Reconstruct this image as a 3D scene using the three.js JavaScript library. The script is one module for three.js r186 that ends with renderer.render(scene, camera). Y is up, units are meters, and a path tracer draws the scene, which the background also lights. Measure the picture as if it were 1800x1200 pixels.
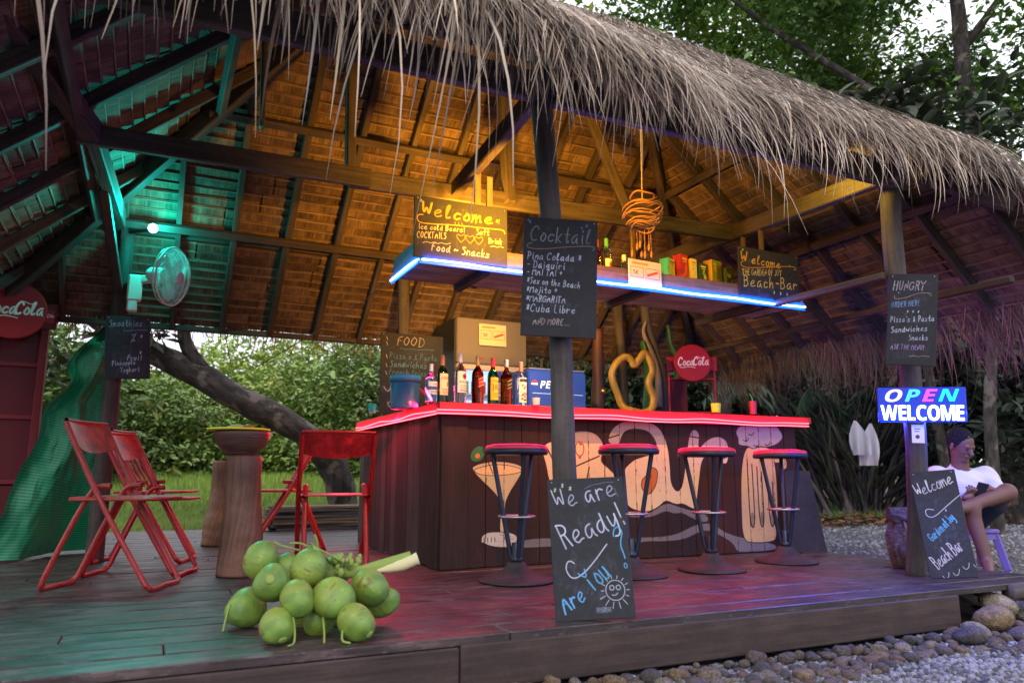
import * as THREE from 'three';
import { mergeGeometries } from 'three/addons/utils/BufferGeometryUtils.js';
import { MarchingCubes } from 'three/addons/objects/MarchingCubes.js';
import { RectAreaLightUniformsLib } from 'three/addons/lights/RectAreaLightUniformsLib.js';

// ---------------------------------------------------------------- camera, sky, sun, exposure
const scene = new THREE.Scene();
const camera = new THREE.PerspectiveCamera(48.56, 1024 / 682, 0.05, 400);
camera.position.set(0, 0.61, 0);
camera.rotation.order = 'YXZ';
camera.rotation.set(10.02 * Math.PI / 180, -25.4 * Math.PI / 180, 0);
camera.focus = 4.7; camera.userData.fStop = 2.4;
const renderer = new THREE.WebGLRenderer();
renderer.toneMapping = THREE.LinearToneMapping;
renderer.toneMappingExposure = 2.15;
renderer.shadowMap.enabled = true;
RectAreaLightUniformsLib.init();

function hash(x, y, s) { let h = Math.imul(x, 374761393) + Math.imul(y, 668265263) + Math.imul(s, 1274126177); h = Math.imul(h ^ (h >>> 13), 1274126177); h ^= h >>> 16; return (h >>> 0) / 4294967296; }
function vnoise(x, y, px, py, s) {   // periodic value noise
  const x0 = Math.floor(x), y0 = Math.floor(y); let fx = x - x0, fy = y - y0;
  fx = fx * fx * (3 - 2 * fx); fy = fy * fy * (3 - 2 * fy);
  const m = (a, p) => ((a % p) + p) % p, X0 = m(x0, px), X1 = m(x0 + 1, px), Y0 = m(y0, py), Y1 = m(y0 + 1, py);
  const a = hash(X0, Y0, s), b = hash(X1, Y0, s), c = hash(X0, Y1, s), d = hash(X1, Y1, s);
  return a + (b - a) * fx + (c - a) * fy + (a - b - c + d) * fx * fy;
}
function fbm(u, v, fx, fy, oct, s) { let r = 0, a = 0.5, t = 0; for (let i = 0; i < oct; i++) { r += a * vnoise(u * fx, v * fy, fx, fy, s + i * 17); t += a; a *= 0.5; fx *= 2; fy *= 2; } return r / t; }
function mulberry(a) { return () => { a |= 0; a = a + 0x6D2B79F5 | 0; let t = Math.imul(a ^ a >>> 15, 1 | a); t = t + Math.imul(t ^ t >>> 7, 61 | t) ^ t; return ((t ^ t >>> 14) >>> 0) / 4294967296; }; }
let rnd = mulberry(20240);
const R = (a, b) => a + (b - a) * rnd();
const pick = (a) => a[Math.floor(rnd() * a.length)];
const clamp = (x, a, b) => Math.min(b, Math.max(a, x));
const V = (x, y, z) => new THREE.Vector3(x, y, z);
const sstep = (a, b, x) => { const t = clamp((x - a) / (b - a), 0, 1); return t * t * (3 - 2 * t); };

{ // pale dusk overcast: thin cloud, a little brighter overhead
  const w = 512, h = 256, d = new Float32Array(w * h * 4);
  for (let y = 0; y < h; y++) for (let x = 0; x < w; x++) {
    const el = (y + 0.5) / h * 2 - 1, i = (y * w + x) * 4;
    const c = fbm(x / w, y / h, 8, 4, 5, 3) - 0.5;
    const up = clamp(el, 0, 1), b = (0.74 + 0.32 * up) * (1 + 0.35 * c);
    const g = el < 0 ? 0.25 : 1;
    d[i] = b * 0.96 * g; d[i + 1] = b * 0.97 * g; d[i + 2] = b * 1.09 * g; d[i + 3] = 1;
  }
  const t = new THREE.DataTexture(d, w, h, THREE.RGBAFormat, THREE.FloatType);
  t.mapping = THREE.EquirectangularReflectionMapping; t.magFilter = THREE.LinearFilter; t.needsUpdate = true;
  scene.background = t; scene.environment = t;
}
const sun = new THREE.DirectionalLight(0xfff0e0, 0.5);
sun.position.set(-6, 14, 12); sun.target.position.set(3, 0, -4);
sun.shadow.radius = 40; sun.castShadow = true;
sun.shadow.camera.left = -25; sun.shadow.camera.right = 25; sun.shadow.camera.top = 25; sun.shadow.camera.bottom = -25; sun.shadow.camera.far = 80;
scene.add(sun, sun.target);

// ---------------------------------------------------------------- naming helpers
const used = new Map();
function numbered(name) { const n = used.get(name) || 0; used.set(name, n + 1); return n ? `${name}_${String(n).padStart(3, '0')}` : name; }
function tag(o, label, category, group, kind) { if (label) o.userData.label = label; if (category) o.userData.category = category; if (group) o.userData.group = group; if (kind) o.userData.kind = kind; return o; }
function thing(name, label, category, [x, y, z] = [0, 0, 0], turn = 0, group) {
  const o = new THREE.Group(); o.name = numbered(name); o.position.set(x, y, z); o.rotation.y = turn; scene.add(o); return tag(o, label, category, group);
}
function structure(name, parent = scene) { const o = new THREE.Group(); o.name = numbered(name); parent.add(o); o.userData.kind = 'structure'; return o; }
function part(name, geo, mat, parent, label) {
  const g = Array.isArray(geo) ? merge(geo) : geo;
  const m = new THREE.Mesh(g, mat); m.name = name; m.castShadow = m.receiveShadow = true; parent.add(m); if (label) m.userData.label = label; return m;
}
function copyOf(o, label, pos, turn, group) {
  const c = o.clone(); c.name = numbered(o.name.replace(/_\d{3}$/, '')); scene.add(c);
  c.traverse((m) => { m.userData = { ...m.userData }; });
  if (label) c.userData.label = label; if (group) c.userData.group = group;
  c.position.set(...pos); c.rotation.y = turn; return c;
}
function merge(list) {
  const gs = list.flat(9).map((g) => { let k = g.index ? g.toNonIndexed() : g; if (!k.attributes.normal) k.computeVertexNormals(); for (const n of Object.keys(k.attributes)) if (!['position', 'normal', 'uv'].includes(n)) k.deleteAttribute(n);
    if (!k.attributes.uv) k.setAttribute('uv', new THREE.BufferAttribute(new Float32Array(k.attributes.position.count * 2), 2)); return k; });
  return gs.length === 1 ? gs[0] : mergeGeometries(gs);
}
// ---------------------------------------------------------------- geometry helpers
function metreUV(g, axis = 'x', ou = rnd() * 7, ov = rnd() * 7) {   // uv in metres, grain along one axis
  const k = g.index ? g.toNonIndexed() : g, p = k.attributes.position, uv = new Float32Array(p.count * 2), ax = 'xyz'.indexOf(axis);
  const a = V(), b = V(), c = V();
  for (let i = 0; i < p.count; i += 3) {
    a.fromBufferAttribute(p, i); b.fromBufferAttribute(p, i + 1).sub(a); c.fromBufferAttribute(p, i + 2).sub(a); b.cross(c);
    const n = [Math.abs(b.x), Math.abs(b.y), Math.abs(b.z)], d = n.indexOf(Math.max(...n));
    let o = [0, 1, 2].filter((q) => q !== d); if (o[1] === ax) o.reverse();
    for (let j = 0; j < 3; j++) { const q = [p.getX(i + j), p.getY(i + j), p.getZ(i + j)]; uv[(i + j) * 2] = q[o[0]] + ou; uv[(i + j) * 2 + 1] = q[o[1]] + ov; }
  }
  k.setAttribute('uv', new THREE.BufferAttribute(uv, 2)); return k;
}
function cbox(w, h, d, ch = 0.004, axis = 'x') {   // chamfered box with uv in metres
  const H = [w / 2, h / 2, d / 2], c = Math.min(ch, w * 0.45, h * 0.45, d * 0.45), pos = [];
  const P = (ax, s) => [0, 1, 2].map((i) => s[i] * (i === ax ? H[i] : H[i] - c));
  const poly = (pts) => {
    const [a, b, e] = pts.map((q) => V(...q)); const n = b.clone().sub(a).cross(e.clone().sub(a)), mid = a.clone().add(b).add(e);
    if (n.dot(mid) < 0) pts = pts.slice().reverse();
    for (let i = 1; i < pts.length - 1; i++) pos.push(...pts[0], ...pts[i], ...pts[i + 1]);
  };
  for (let ax = 0; ax < 3; ax++) { const o = [0, 1, 2].filter((q) => q !== ax);
    for (const s of [-1, 1]) {
      poly([[-1, -1], [1, -1], [1, 1], [-1, 1]].map(([u, v]) => { const t = [0, 0, 0]; t[ax] = s; t[o[0]] = u; t[o[1]] = v; return P(ax, t); }));
    }
    for (const u of [-1, 1]) for (const v of [-1, 1]) {   // edges along ax
      const f = (s, k) => { const t = [0, 0, 0]; t[ax] = s; t[o[0]] = u; t[o[1]] = v; return P(k, t); };
      poly([f(-1, o[0]), f(1, o[0]), f(1, o[1]), f(-1, o[1])]);
    }
  }
  for (const x of [-1, 1]) for (const y of [-1, 1]) for (const z of [-1, 1]) poly([P(0, [x, y, z]), P(1, [x, y, z]), P(2, [x, y, z])]);
  const g = new THREE.BufferGeometry(); g.setAttribute('position', new THREE.Float32BufferAttribute(pos, 3)); g.computeVertexNormals();
  return metreUV(g, axis);
}
function move(g, x, y, z, rx = 0, ry = 0, rz = 0) { const k = g.clone(); if (rx || ry || rz) k.applyMatrix4(new THREE.Matrix4().makeRotationFromEuler(new THREE.Euler(rx, ry, rz, 'YXZ'))); return k.translate(x, y, z); }
function frameTo(p, q, up = V(0, 1, 0)) {   // matrix whose x axis runs from p to q
  const x = q.clone().sub(p).normalize(); if (Math.abs(x.dot(up)) > 0.98) up = V(0, 0, 1);
  const z = x.clone().cross(up).normalize(), y = z.clone().cross(x);
  return new THREE.Matrix4().makeBasis(x, y, z).setPosition(p.clone().add(q).multiplyScalar(0.5));
}
function beam(p, q, h, d, ch = 0.008, up) { p = V(...p); q = V(...q); return cbox(p.distanceTo(q), h, d, ch).applyMatrix4(frameTo(p, q, up)); }
function tube(points, r, seg = 24, rs = 8, closed = false) {   // round bar through points
  const c = new THREE.CatmullRomCurve3(points.map((p) => V(...p)), closed, 'centripetal'); return new THREE.TubeGeometry(c, seg, r, rs, closed);
}
function rod(p, q, r, r2 = r, rs = 10) {
  p = V(...p); q = V(...q); const L = p.distanceTo(q), g = new THREE.CylinderGeometry(r2, r, L, rs, 1); g.rotateZ(-Math.PI / 2); return g.applyMatrix4(frameTo(p, q));
}
function limb(pts, radii, seg = 40, rs = 14, bump = 0.12, seed = 1, ellip = 1) {   // rough natural pole, tapered, uv in metres along u
  const c = new THREE.CatmullRomCurve3(pts.map((p) => V(...p)), false, 'centripetal'), fr = c.computeFrenetFrames(seg, false), L = c.getLength();
  const pos = [], uv = [], idx = [];
  for (let i = 0; i <= seg; i++) {
    const t = i / seg, p = c.getPointAt(t), k = t * (radii.length - 1), k0 = Math.min(Math.floor(k), radii.length - 2), r0 = radii[k0] + (radii[k0 + 1] - radii[k0]) * (k - k0);
    for (let j = 0; j <= rs; j++) {
      const a = j / rs * Math.PI * 2, r = r0 * (1 + bump * (fbm(t, (j % rs) / rs, 12, 4, 3, seed) - 0.5) * 2);
      const v = fr.normals[i].clone().multiplyScalar(Math.cos(a) * r).addScaledVector(fr.binormals[i], Math.sin(a) * r * ellip).add(p);
      pos.push(v.x, v.y, v.z); uv.push(t * L, j / rs * 2 * Math.PI * r0);
    }
  }
  for (let i = 0; i < seg; i++) for (let j = 0; j < rs; j++) { const a = i * (rs + 1) + j, b = a + rs + 1; idx.push(a, a + 1, b, b, a + 1, b + 1); }
  for (const e of [0, seg]) { const p = c.getPointAt(e / seg), n = pos.length / 3; pos.push(p.x, p.y, p.z); uv.push(0, 0); for (let j = 0; j < rs; j++) { const a = e * (rs + 1) + j; e ? idx.push(a, a + 1, n) : idx.push(a + 1, a, n); } }
  const g = new THREE.BufferGeometry(); g.setAttribute('position', new THREE.Float32BufferAttribute(pos, 3)); g.setAttribute('uv', new THREE.Float32BufferAttribute(uv, 2)); g.setIndex(idx); g.computeVertexNormals();
  return g.toNonIndexed();
}
const lathe = (pts, n = 24) => new THREE.LatheGeometry(pts.map(([x, y]) => new THREE.Vector2(x, y)), n);
// ---------------------------------------------------------------- textures
function tex(w, h, f, srgb = true) {
  const d = new Uint8Array(w * h * 4);
  for (let y = 0; y < h; y++) for (let x = 0; x < w; x++) { const c = f(x / w, y / h, x, y), i = (y * w + x) * 4; for (let k = 0; k < 3; k++) d[i + k] = clamp(Array.isArray(c) ? c[k] : c, 0, 1) * 255; d[i + 3] = 255; }
  const t = new THREE.DataTexture(d, w, h); t.wrapS = t.wrapT = THREE.RepeatWrapping; t.magFilter = t.minFilter = THREE.LinearFilter; if (srgb) t.colorSpace = THREE.SRGBColorSpace; t.needsUpdate = true; return t;
}
function rep(t, x, y) { const c = t.clone(); c.repeat.set(x, y); c.needsUpdate = true; return c; }
const grainHeight = (u, v) => 0.55 * fbm(u, v, 4, 64, 4, 11) + 0.3 * fbm(u, v, 3, 16, 3, 12) + 0.15 * fbm(u, v, 64, 64, 2, 13);
const grainCol = tex(512, 512, (u, v) => { const g = grainHeight(u, v), b = fbm(u, v, 5, 5, 4, 21); const k = 0.45 + 0.75 * g - 0.35 * (b - 0.5); return [k, k * 0.985, k * 0.96]; });
const grainBump = tex(512, 512, (u, v) => grainHeight(u, v), false);
const wornCol = tex(1024, 512, (u, v) => {   // deck boards: grain, scuffs, pale worn spots
  const g = grainHeight(u, v), b = fbm(u, v, 5, 4, 5, 31), w = sstep(0.58, 0.78, fbm(u, v, 7, 22, 5, 32)), k = 0.42 + 0.6 * g - 0.5 * (b - 0.5);
  const s = sstep(0.71, 0.76, fbm(u, v, 40, 60, 3, 33)) * 0.5;
  return [k + 0.55 * w + s, k * 0.97 + 0.52 * w + s, k * 0.96 + 0.55 * w + s];
});
const wornRough = tex(512, 512, (u, v) => 0.3 + 0.42 * fbm(u, v, 6, 10, 4, 35) , false);
const fibre = tex(512, 512, (u, v) => { const g = fbm(u, v, 8, 200, 2, 41), b = fbm(u, v, 6, 6, 4, 42), q = fbm(u, v, 3, 30, 3, 44); const k = 0.5 + 0.34 * g + 0.5 * (b - 0.5) + 0.3 * (q - 0.5); return [k, k * 0.97, k * 0.92]; });
const fibreBump = tex(512, 512, (u, v) => fbm(u, v, 8, 200, 2, 41), false);
const blot = tex(512, 512, (u, v) => { const k = 0.7 + 0.6 * (fbm(u, v, 6, 6, 5, 51) - 0.5) + 0.3 * (fbm(u, v, 48, 48, 3, 52) - 0.5); return k; });
const blotBump = tex(512, 512, (u, v) => fbm(u, v, 24, 24, 4, 53), false);
const bark = tex(512, 512, (u, v) => { const g = fbm(u, v, 10, 24, 4, 61), l = sstep(0.56, 0.66, fbm(u, v, 6, 8, 5, 62)); const k = 0.22 + 0.7 * g; return [k + 0.5 * l, k + 0.51 * l, k + 0.48 * l]; });
const barkBump = tex(512, 512, (u, v) => fbm(u, v, 10, 24, 4, 61), false);
// ---------------------------------------------------------------- materials
const lin = (r, g, b) => new THREE.Color().setRGB(r, g, b);
function wood(r, g, b, rough = 0.75, map = grainCol, bump = 0.003) { return new THREE.MeshStandardMaterial({ color: lin(r, g, b), roughness: rough, map, bumpMap: grainBump, bumpScale: bump }); }
function plain(r, g, b, rough = 0.6, metal = 0, map = null) { return new THREE.MeshStandardMaterial({ color: lin(r, g, b), roughness: rough, metalness: metal, map }); }
function glow(r, g, b, k) { return new THREE.MeshStandardMaterial({ color: 0x111111, emissive: lin(r, g, b), emissiveIntensity: k, roughness: 0.5 }); }
const M = {
  deck: [[0.088, 0.064, 0.067], [0.072, 0.055, 0.058], [0.1, 0.07, 0.07], [0.083, 0.066, 0.068]].map((c) => new THREE.MeshStandardMaterial({ color: lin(...c), map: wornCol, roughnessMap: wornRough, roughness: 0.9, bumpMap: grainBump, bumpScale: 0.003 })),
  fascia: wood(0.06, 0.038, 0.036, 0.8),
  beam: wood(0.085, 0.066, 0.06, 0.75), beamDark: wood(0.075, 0.055, 0.053, 0.8), slat: wood(0.2, 0.12, 0.075, 0.75), lath: wood(0.27, 0.19, 0.14, 0.8), pole: wood(0.1, 0.085, 0.085, 0.8, grainCol, 0.006),
  bar: wood(0.034, 0.015, 0.013, 0.85), counter: wood(0.16, 0.09, 0.07, 0.5), stump: wood(0.2, 0.095, 0.06, 0.55), bowl: wood(0.13, 0.07, 0.055, 0.4),
  thatch: [[0.32, 0.225, 0.18], [0.27, 0.19, 0.155], [0.37, 0.265, 0.21]].map((c) => new THREE.MeshStandardMaterial({ color: lin(...c), roughness: 0.95, map: fibre, bumpMap: fibreBump, bumpScale: 0.002 })),
  thatchTop: new THREE.MeshStandardMaterial({ color: lin(0.2, 0.15, 0.11), roughness: 1, map: fibre, bumpMap: fibreBump, bumpScale: 0.01 }),
  blade: new THREE.MeshStandardMaterial({ color: lin(1, 1, 1), roughness: 0.9, side: THREE.DoubleSide }),
  redMetal: new THREE.MeshStandardMaterial({ color: lin(0.78, 0.022, 0.03), roughness: 0.38, map: rep(blot, 3, 3) }),
  wornRed: new THREE.MeshStandardMaterial({ color: lin(0.72, 0.06, 0.05), roughness: 0.42, map: rep(blot, 4, 4) }),
  navyMetal: plain(0.012, 0.016, 0.035, 0.4, 0.2), castIron: new THREE.MeshStandardMaterial({ color: lin(0.06, 0.045, 0.05), roughness: 0.7, map: blot, bumpMap: blotBump, bumpScale: 0.002 }),
  seatRed: plain(0.7, 0.025, 0.07, 0.35), black: plain(0.012, 0.012, 0.014, 0.6), white: plain(0.75, 0.75, 0.73, 0.5), steel: plain(0.4, 0.4, 0.4, 0.35, 0.9),
  bark: new THREE.MeshStandardMaterial({ color: lin(0.11, 0.09, 0.08), roughness: 0.95, map: bark, bumpMap: barkBump, bumpScale: 0.015 }),
};
// ================================================================ ground
const DECK = { x0: -2.6, x1: 5.02, z0: -2.85, z1: -9.5 };
function groundY(x, z) {
  let y = -0.24 + 0.17 * sstep(3.0, 3.8, -z - 0.25 * Math.max(0, x - 5));
  y += 0.05 * Math.max(0, -z - 11) * sstep(11, 15, -z) * sstep(14, 4, x) + 0.03 * (fbm(x / 40 + 3, z / 40 + 3, 40, 40, 3, 71) - 0.5) * 2;
  return Math.min(y, 2.2);
}
function sheet(name, x0, x1, z0, z1, nx, nz, lift, mat, keep) {
  const pos = [], idx = [], uv = [];
  const id = (i, j) => j * (nx + 1) + i;
  for (let j = 0; j <= nz; j++) for (let i = 0; i <= nx; i++) { const x = Array.isArray(x0) ? x0[i] : x0 + (x1 - x0) * i / nx, z = Array.isArray(z0) ? z0[j] : z0 + (z1 - z0) * j / nz; pos.push(x, groundY(x, z) + lift, z); uv.push(x, z); }
  for (let j = 0; j < nz; j++) for (let i = 0; i < nx; i++) { if (keep && !keep(x0 + (x1 - x0) * (i + 0.5) / nx, z0 + (z1 - z0) * (j + 0.5) / nz)) continue; idx.push(id(i, j), id(i, j + 1), id(i + 1, j), id(i + 1, j), id(i, j + 1), id(i + 1, j + 1)); }
  const g = new THREE.BufferGeometry(); g.setAttribute('position', new THREE.Float32BufferAttribute(pos, 3)); g.setAttribute('uv', new THREE.Float32BufferAttribute(uv, 2)); g.setIndex(idx); g.computeVertexNormals();
  const m = new THREE.Mesh(g, mat); m.name = name; m.receiveShadow = true; m.userData.kind = 'structure'; scene.add(m); return m;
}
const soilTex = tex(512, 512, (u, v) => { const a = fbm(u, v, 8, 8, 6, 81), l = sstep(0.6, 0.66, fbm(u, v, 40, 40, 3, 82)); return [0.4 + 0.7 * a + 0.25 * l, 0.36 + 0.62 * a + 0.14 * l, 0.32 + 0.55 * a]; });
const gravelTex = tex(512, 512, (u, v) => { const a = vnoise(u * 90, v * 90, 90, 90, 91), b = fbm(u, v, 6, 6, 4, 92), k = 0.35 + 0.65 * a + 0.4 * (b - 0.5); return [k, k, k * 1.03]; });
const gravelBump = tex(512, 512, (u, v) => vnoise(u * 90, v * 90, 90, 90, 91), false);
const grassTex = tex(512, 512, (u, v) => { const a = fbm(u, v, 30, 30, 4, 95), b = fbm(u, v, 4, 4, 4, 96), k = 0.4 + 0.6 * a + 0.5 * (b - 0.5); return [k, k, k * 0.8]; });
const axisX = [], axisZ = []; for (let x = -120; x < -6; x += 9.5) axisX.push(x); for (let x = -6; x < 18; x += 0.3) axisX.push(x); for (let x = 18; x <= 140; x += 8) axisX.push(x); for (let z = 12; z > 1; z -= 2) axisZ.push(z); for (let z = 1; z > -11; z -= 0.15) axisZ.push(z); for (let z = -11; z > -26; z -= 0.75) axisZ.push(z); for (let z = -26; z >= -160; z -= 9) axisZ.push(z);
sheet('ground', axisX, 0, axisZ, 0, axisX.length - 1, axisZ.length - 1, -0.012, new THREE.MeshStandardMaterial({ color: lin(0.1, 0.075, 0.06), roughness: 1, map: rep(soilTex, 0.5, 0.5), bumpMap: rep(blotBump, 0.5, 0.5), bumpScale: 0.03 }));
const inDeck = (x, z) => x > DECK.x0 + 0.1 && x < DECK.x1 - 0.15 && z < DECK.z0 - 0.12 && z > DECK.z1 + 0.1;
sheet('gravel_path', -3, 26, -10.5, 3, 116, 54, 0.004, new THREE.MeshStandardMaterial({ color: lin(0.17, 0.175, 0.2), roughness: 1, map: rep(gravelTex, 1.2, 1.2), bumpMap: rep(gravelBump, 1.2, 1.2), bumpScale: 0.015 }), (x, z) => !inDeck(x, z) && (z > -3.3 || (x > 4.9 && z > -7.2 - 0.07 * (x - 6) + 0.5 * Math.sin(x * 1.1))));
sheet('lawn', -14, 12, -24, -9.35, 52, 40, 0.004, new THREE.MeshStandardMaterial({ color: lin(0.085, 0.13, 0.03), roughness: 1, map: rep(grassTex, 0.6, 0.6) }));
{ // loose stone chips of the gravel path
  const g = new THREE.IcosahedronGeometry(1, 0), p = g.attributes.position; for (let i = 0; i < p.count; i++) { const k = 0.75 + 0.5 * hash(Math.round(p.getX(i) * 50), Math.round(p.getY(i) * 50), Math.round(p.getZ(i) * 50)); p.setXYZ(i, p.getX(i) * k, p.getY(i) * k * 0.7, p.getZ(i) * k); } g.computeVertexNormals();
  const n = 26000, m = new THREE.InstancedMesh(g, new THREE.MeshStandardMaterial({ color: 0xffffff, roughness: 0.95 }), n), o = new THREE.Object3D(), c = new THREE.Color();
  let k = 0; rnd = mulberry(5);
  while (k < n) {
    let x, z; if (rnd() < 0.75) { x = R(1.4, 7); z = R(-3.1, -1.4); } else { x = R(5.1, 13); z = R(-7.3, -2.4); }
    if (z < -2.86 && x < 5.05) { if (x < 4.9 || z < -3.2) continue; }
    const d = Math.hypot(x, z), s = R(0.007, 0.016) * (1 + d * 0.05);
    o.position.set(x, groundY(x, z) + s * 0.25, z); o.rotation.set(R(0, 6), R(0, 6), R(0, 6)); o.scale.setScalar(s); o.updateMatrix(); m.setMatrixAt(k, o.matrix);
    const v = R(0.06, 0.27); c.setRGB(v, v * R(0.98, 1.04), v * R(1.05, 1.2)); m.setColorAt(k, c); k++;
  }
  m.name = 'gravel'; m.userData.kind = 'stuff'; m.castShadow = m.receiveShadow = true; tag(m, 'pale blue-grey gravel chips strewn in front and to the right of the deck', 'gravel'); scene.add(m);
}
// ================================================================ river stones along the deck
const stoneGeos = [];
rnd = mulberry(77);
for (let k = 0; k < 12; k++) {
  const g = new THREE.IcosahedronGeometry(1, 2), p = g.attributes.position, sx = R(0.85, 1.3), sy = R(0.55, 0.85), sz = R(0.8, 1.1), f = R(0.6, 1.1);
  const q = [V(R(-1, 1), R(-1, 1), R(-1, 1)).normalize(), V(R(-1, 1), R(-1, 1), R(-1, 1)).normalize(), V(R(-1, 1), R(-1, 1), R(-1, 1)).normalize(), V(R(-1, 1), R(-1, 1), R(-1, 1)).normalize()];
  const a = V();
  for (let i = 0; i < p.count; i++) { a.fromBufferAttribute(p, i); let r = 1; for (const n of q) { const d = a.dot(n); if (d > 0.72) r -= (d - 0.72) * f; } p.setXYZ(i, a.x * r * sx, a.y * r * sy, a.z * r * sz); }
  g.computeVertexNormals();
  { // smooth the facets: share normals by position
    const map = new Map(), n = g.attributes.normal; for (let i = 0; i < p.count; i++) { const key = [p.getX(i), p.getY(i), p.getZ(i)].map((v) => v.toFixed(3)).join(); const s = map.get(key) || V(); s.add(V(n.getX(i), n.getY(i), n.getZ(i))); map.set(key, s); }
    for (let i = 0; i < p.count; i++) { const s = map.get([p.getX(i), p.getY(i), p.getZ(i)].map((v) => v.toFixed(3)).join()).clone().normalize(); n.setXYZ(i, s.x, s.y, s.z); }
  }
  stoneGeos.push(metreUV(g, 'x', k, k));
}
const stoneMats = [[0.36, 0.27, 0.2], [0.46, 0.34, 0.25], [0.52, 0.43, 0.32], [0.26, 0.22, 0.2], [0.42, 0.27, 0.19], [0.6, 0.5, 0.36], [0.3, 0.23, 0.22], [0.52, 0.36, 0.19], [0.2, 0.17, 0.16]].map((c) => new THREE.MeshStandardMaterial({ color: lin(...c), roughness: 0.75, map: blot, bumpMap: blotBump, bumpScale: 0.012 }));
{
  const border = structure('stone_border'); tag(border, 'rounded brown river stones heaped along the front of the deck'); rnd = mulberry(313);
  const placed = [];
  const put = (x, z, s, lift = 0) => { const m = part('stone', pick(stoneGeos), pick(stoneMats), border); m.position.set(x, groundY(x, z) + s * 0.42 + lift, z); m.rotation.set(R(-0.3, 0.3), R(0, 6.3), R(-0.3, 0.3)); m.scale.setScalar(s); placed.push([x, z, s]); };
  for (const [x, z, s, l] of [[3.8, -2.62, 0.085, 0.02], [4.22, -2.78, 0.11, 0.03], [4.42, -2.62, 0.1, 0.02], [4.66, -2.72, 0.12, 0.03], [4.45, -2.9, 0.12, 0.06], [4.75, -2.55, 0.13, 0], [4.62, -2.4, 0.1, 0], [4.3, -2.5, 0.09, 0], [4.9, -2.75, 0.12, 0.02], [5.1, -2.6, 0.14, 0], [4.15, -2.58, 0.075, 0]]) put(x, z, s, l);
  let tries = 0;
  while (placed.length < 330 && tries++ < 30000) {
    const x = R(1.0, 5.8), w = 0.34 + 0.32 * sstep(3.2, 4.6, x) + 0.1 * Math.sin(x * 3.1), z = -2.84 + Math.pow(rnd(), 1.3) * w, s = x > 4 ? rnd() < 0.4 ? R(0.03, 0.06) : R(0.05, 0.1) : rnd() < 0.5 ? R(0.018, 0.036) : R(0.03, 0.055);
    if (z < -2.8 + s * 0.5 && x < 4.08) continue;
    if (placed.some(([a, b, c]) => Math.hypot(a - x, b - z) < (c + s) * 0.78)) continue;
    put(x, z, s, z < -2.7 ? R(0, 0.03) : 0);
  }
  const lg = part('driftwood_log', limb([[4.5, -0.05, -2.86], [4.9, -0.045, -2.74], [5.5, -0.05, -2.6]], [0.05, 0.06, 0.05], 24, 10, 0.2, 5), M.pole, border);
}
// ================================================================ deck
rnd = mulberry(99);
{
  const deck = structure('deck'); tag(deck, 'dark worn timber deck that carries the bar');
  const W = 0.168, T = 0.035, geos = {};
  let row = 0;
  for (let z = DECK.z0; z > DECK.z1; z -= W, row++) {
    const joints = row === 0 ? [DECK.x0, 1.35, 5.02] : row % 2 ? [DECK.x0, 0.2 + 0.35 * ((row * 7) % 5) - 0.8, 3.1 + 0.3 * ((row * 3) % 4) - 0.4, 5.02] : [DECK.x0, 1.4 + 0.3 * ((row * 5) % 4) - 0.5, 5.02];
    for (let i = 0; i < joints.length - 1; i++) {
      const L = joints[i + 1] - joints[i] - 0.004, x1 = joints[i + 1] === 5.02 ? R(-0.03, 0.02) : 0;
      const m = part('plank', cbox(L + x1, T, W - R(0.004, 0.009), 0.004), pick(M.deck), deck);
      m.position.set(joints[i] + (L + x1) / 2, -T / 2 + R(-0.0025, 0.0015), z - W / 2); m.rotation.x = R(-0.006, 0.006);
    }
  }
  for (const [a, b, y, z] of [[DECK.x0, 1.13, -0.125, -2.862], [1.134, 4.05, -0.118, -2.857]]) { const m = part('fascia_board', cbox(b - a, 0.17, 0.035, 0.006), M.fascia, deck); m.position.set((a + b) / 2, y, z); }
  for (const x of [5.0]) { const m = part('side_board', cbox(5.2, 0.13, 0.04, 0.006, 'x'), M.fascia, deck); m.rotation.y = Math.PI / 2; m.position.set(4.99, -0.105, -6.7); }
  for (const x of [-1, 0.8, 2.6, 3.95]) { const m = part('joist', cbox(6.4, 0.12, 0.08, 0.006), M.beamDark, deck); m.rotation.y = Math.PI / 2; m.position.set(x, -0.1, -6.15); }
}
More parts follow.
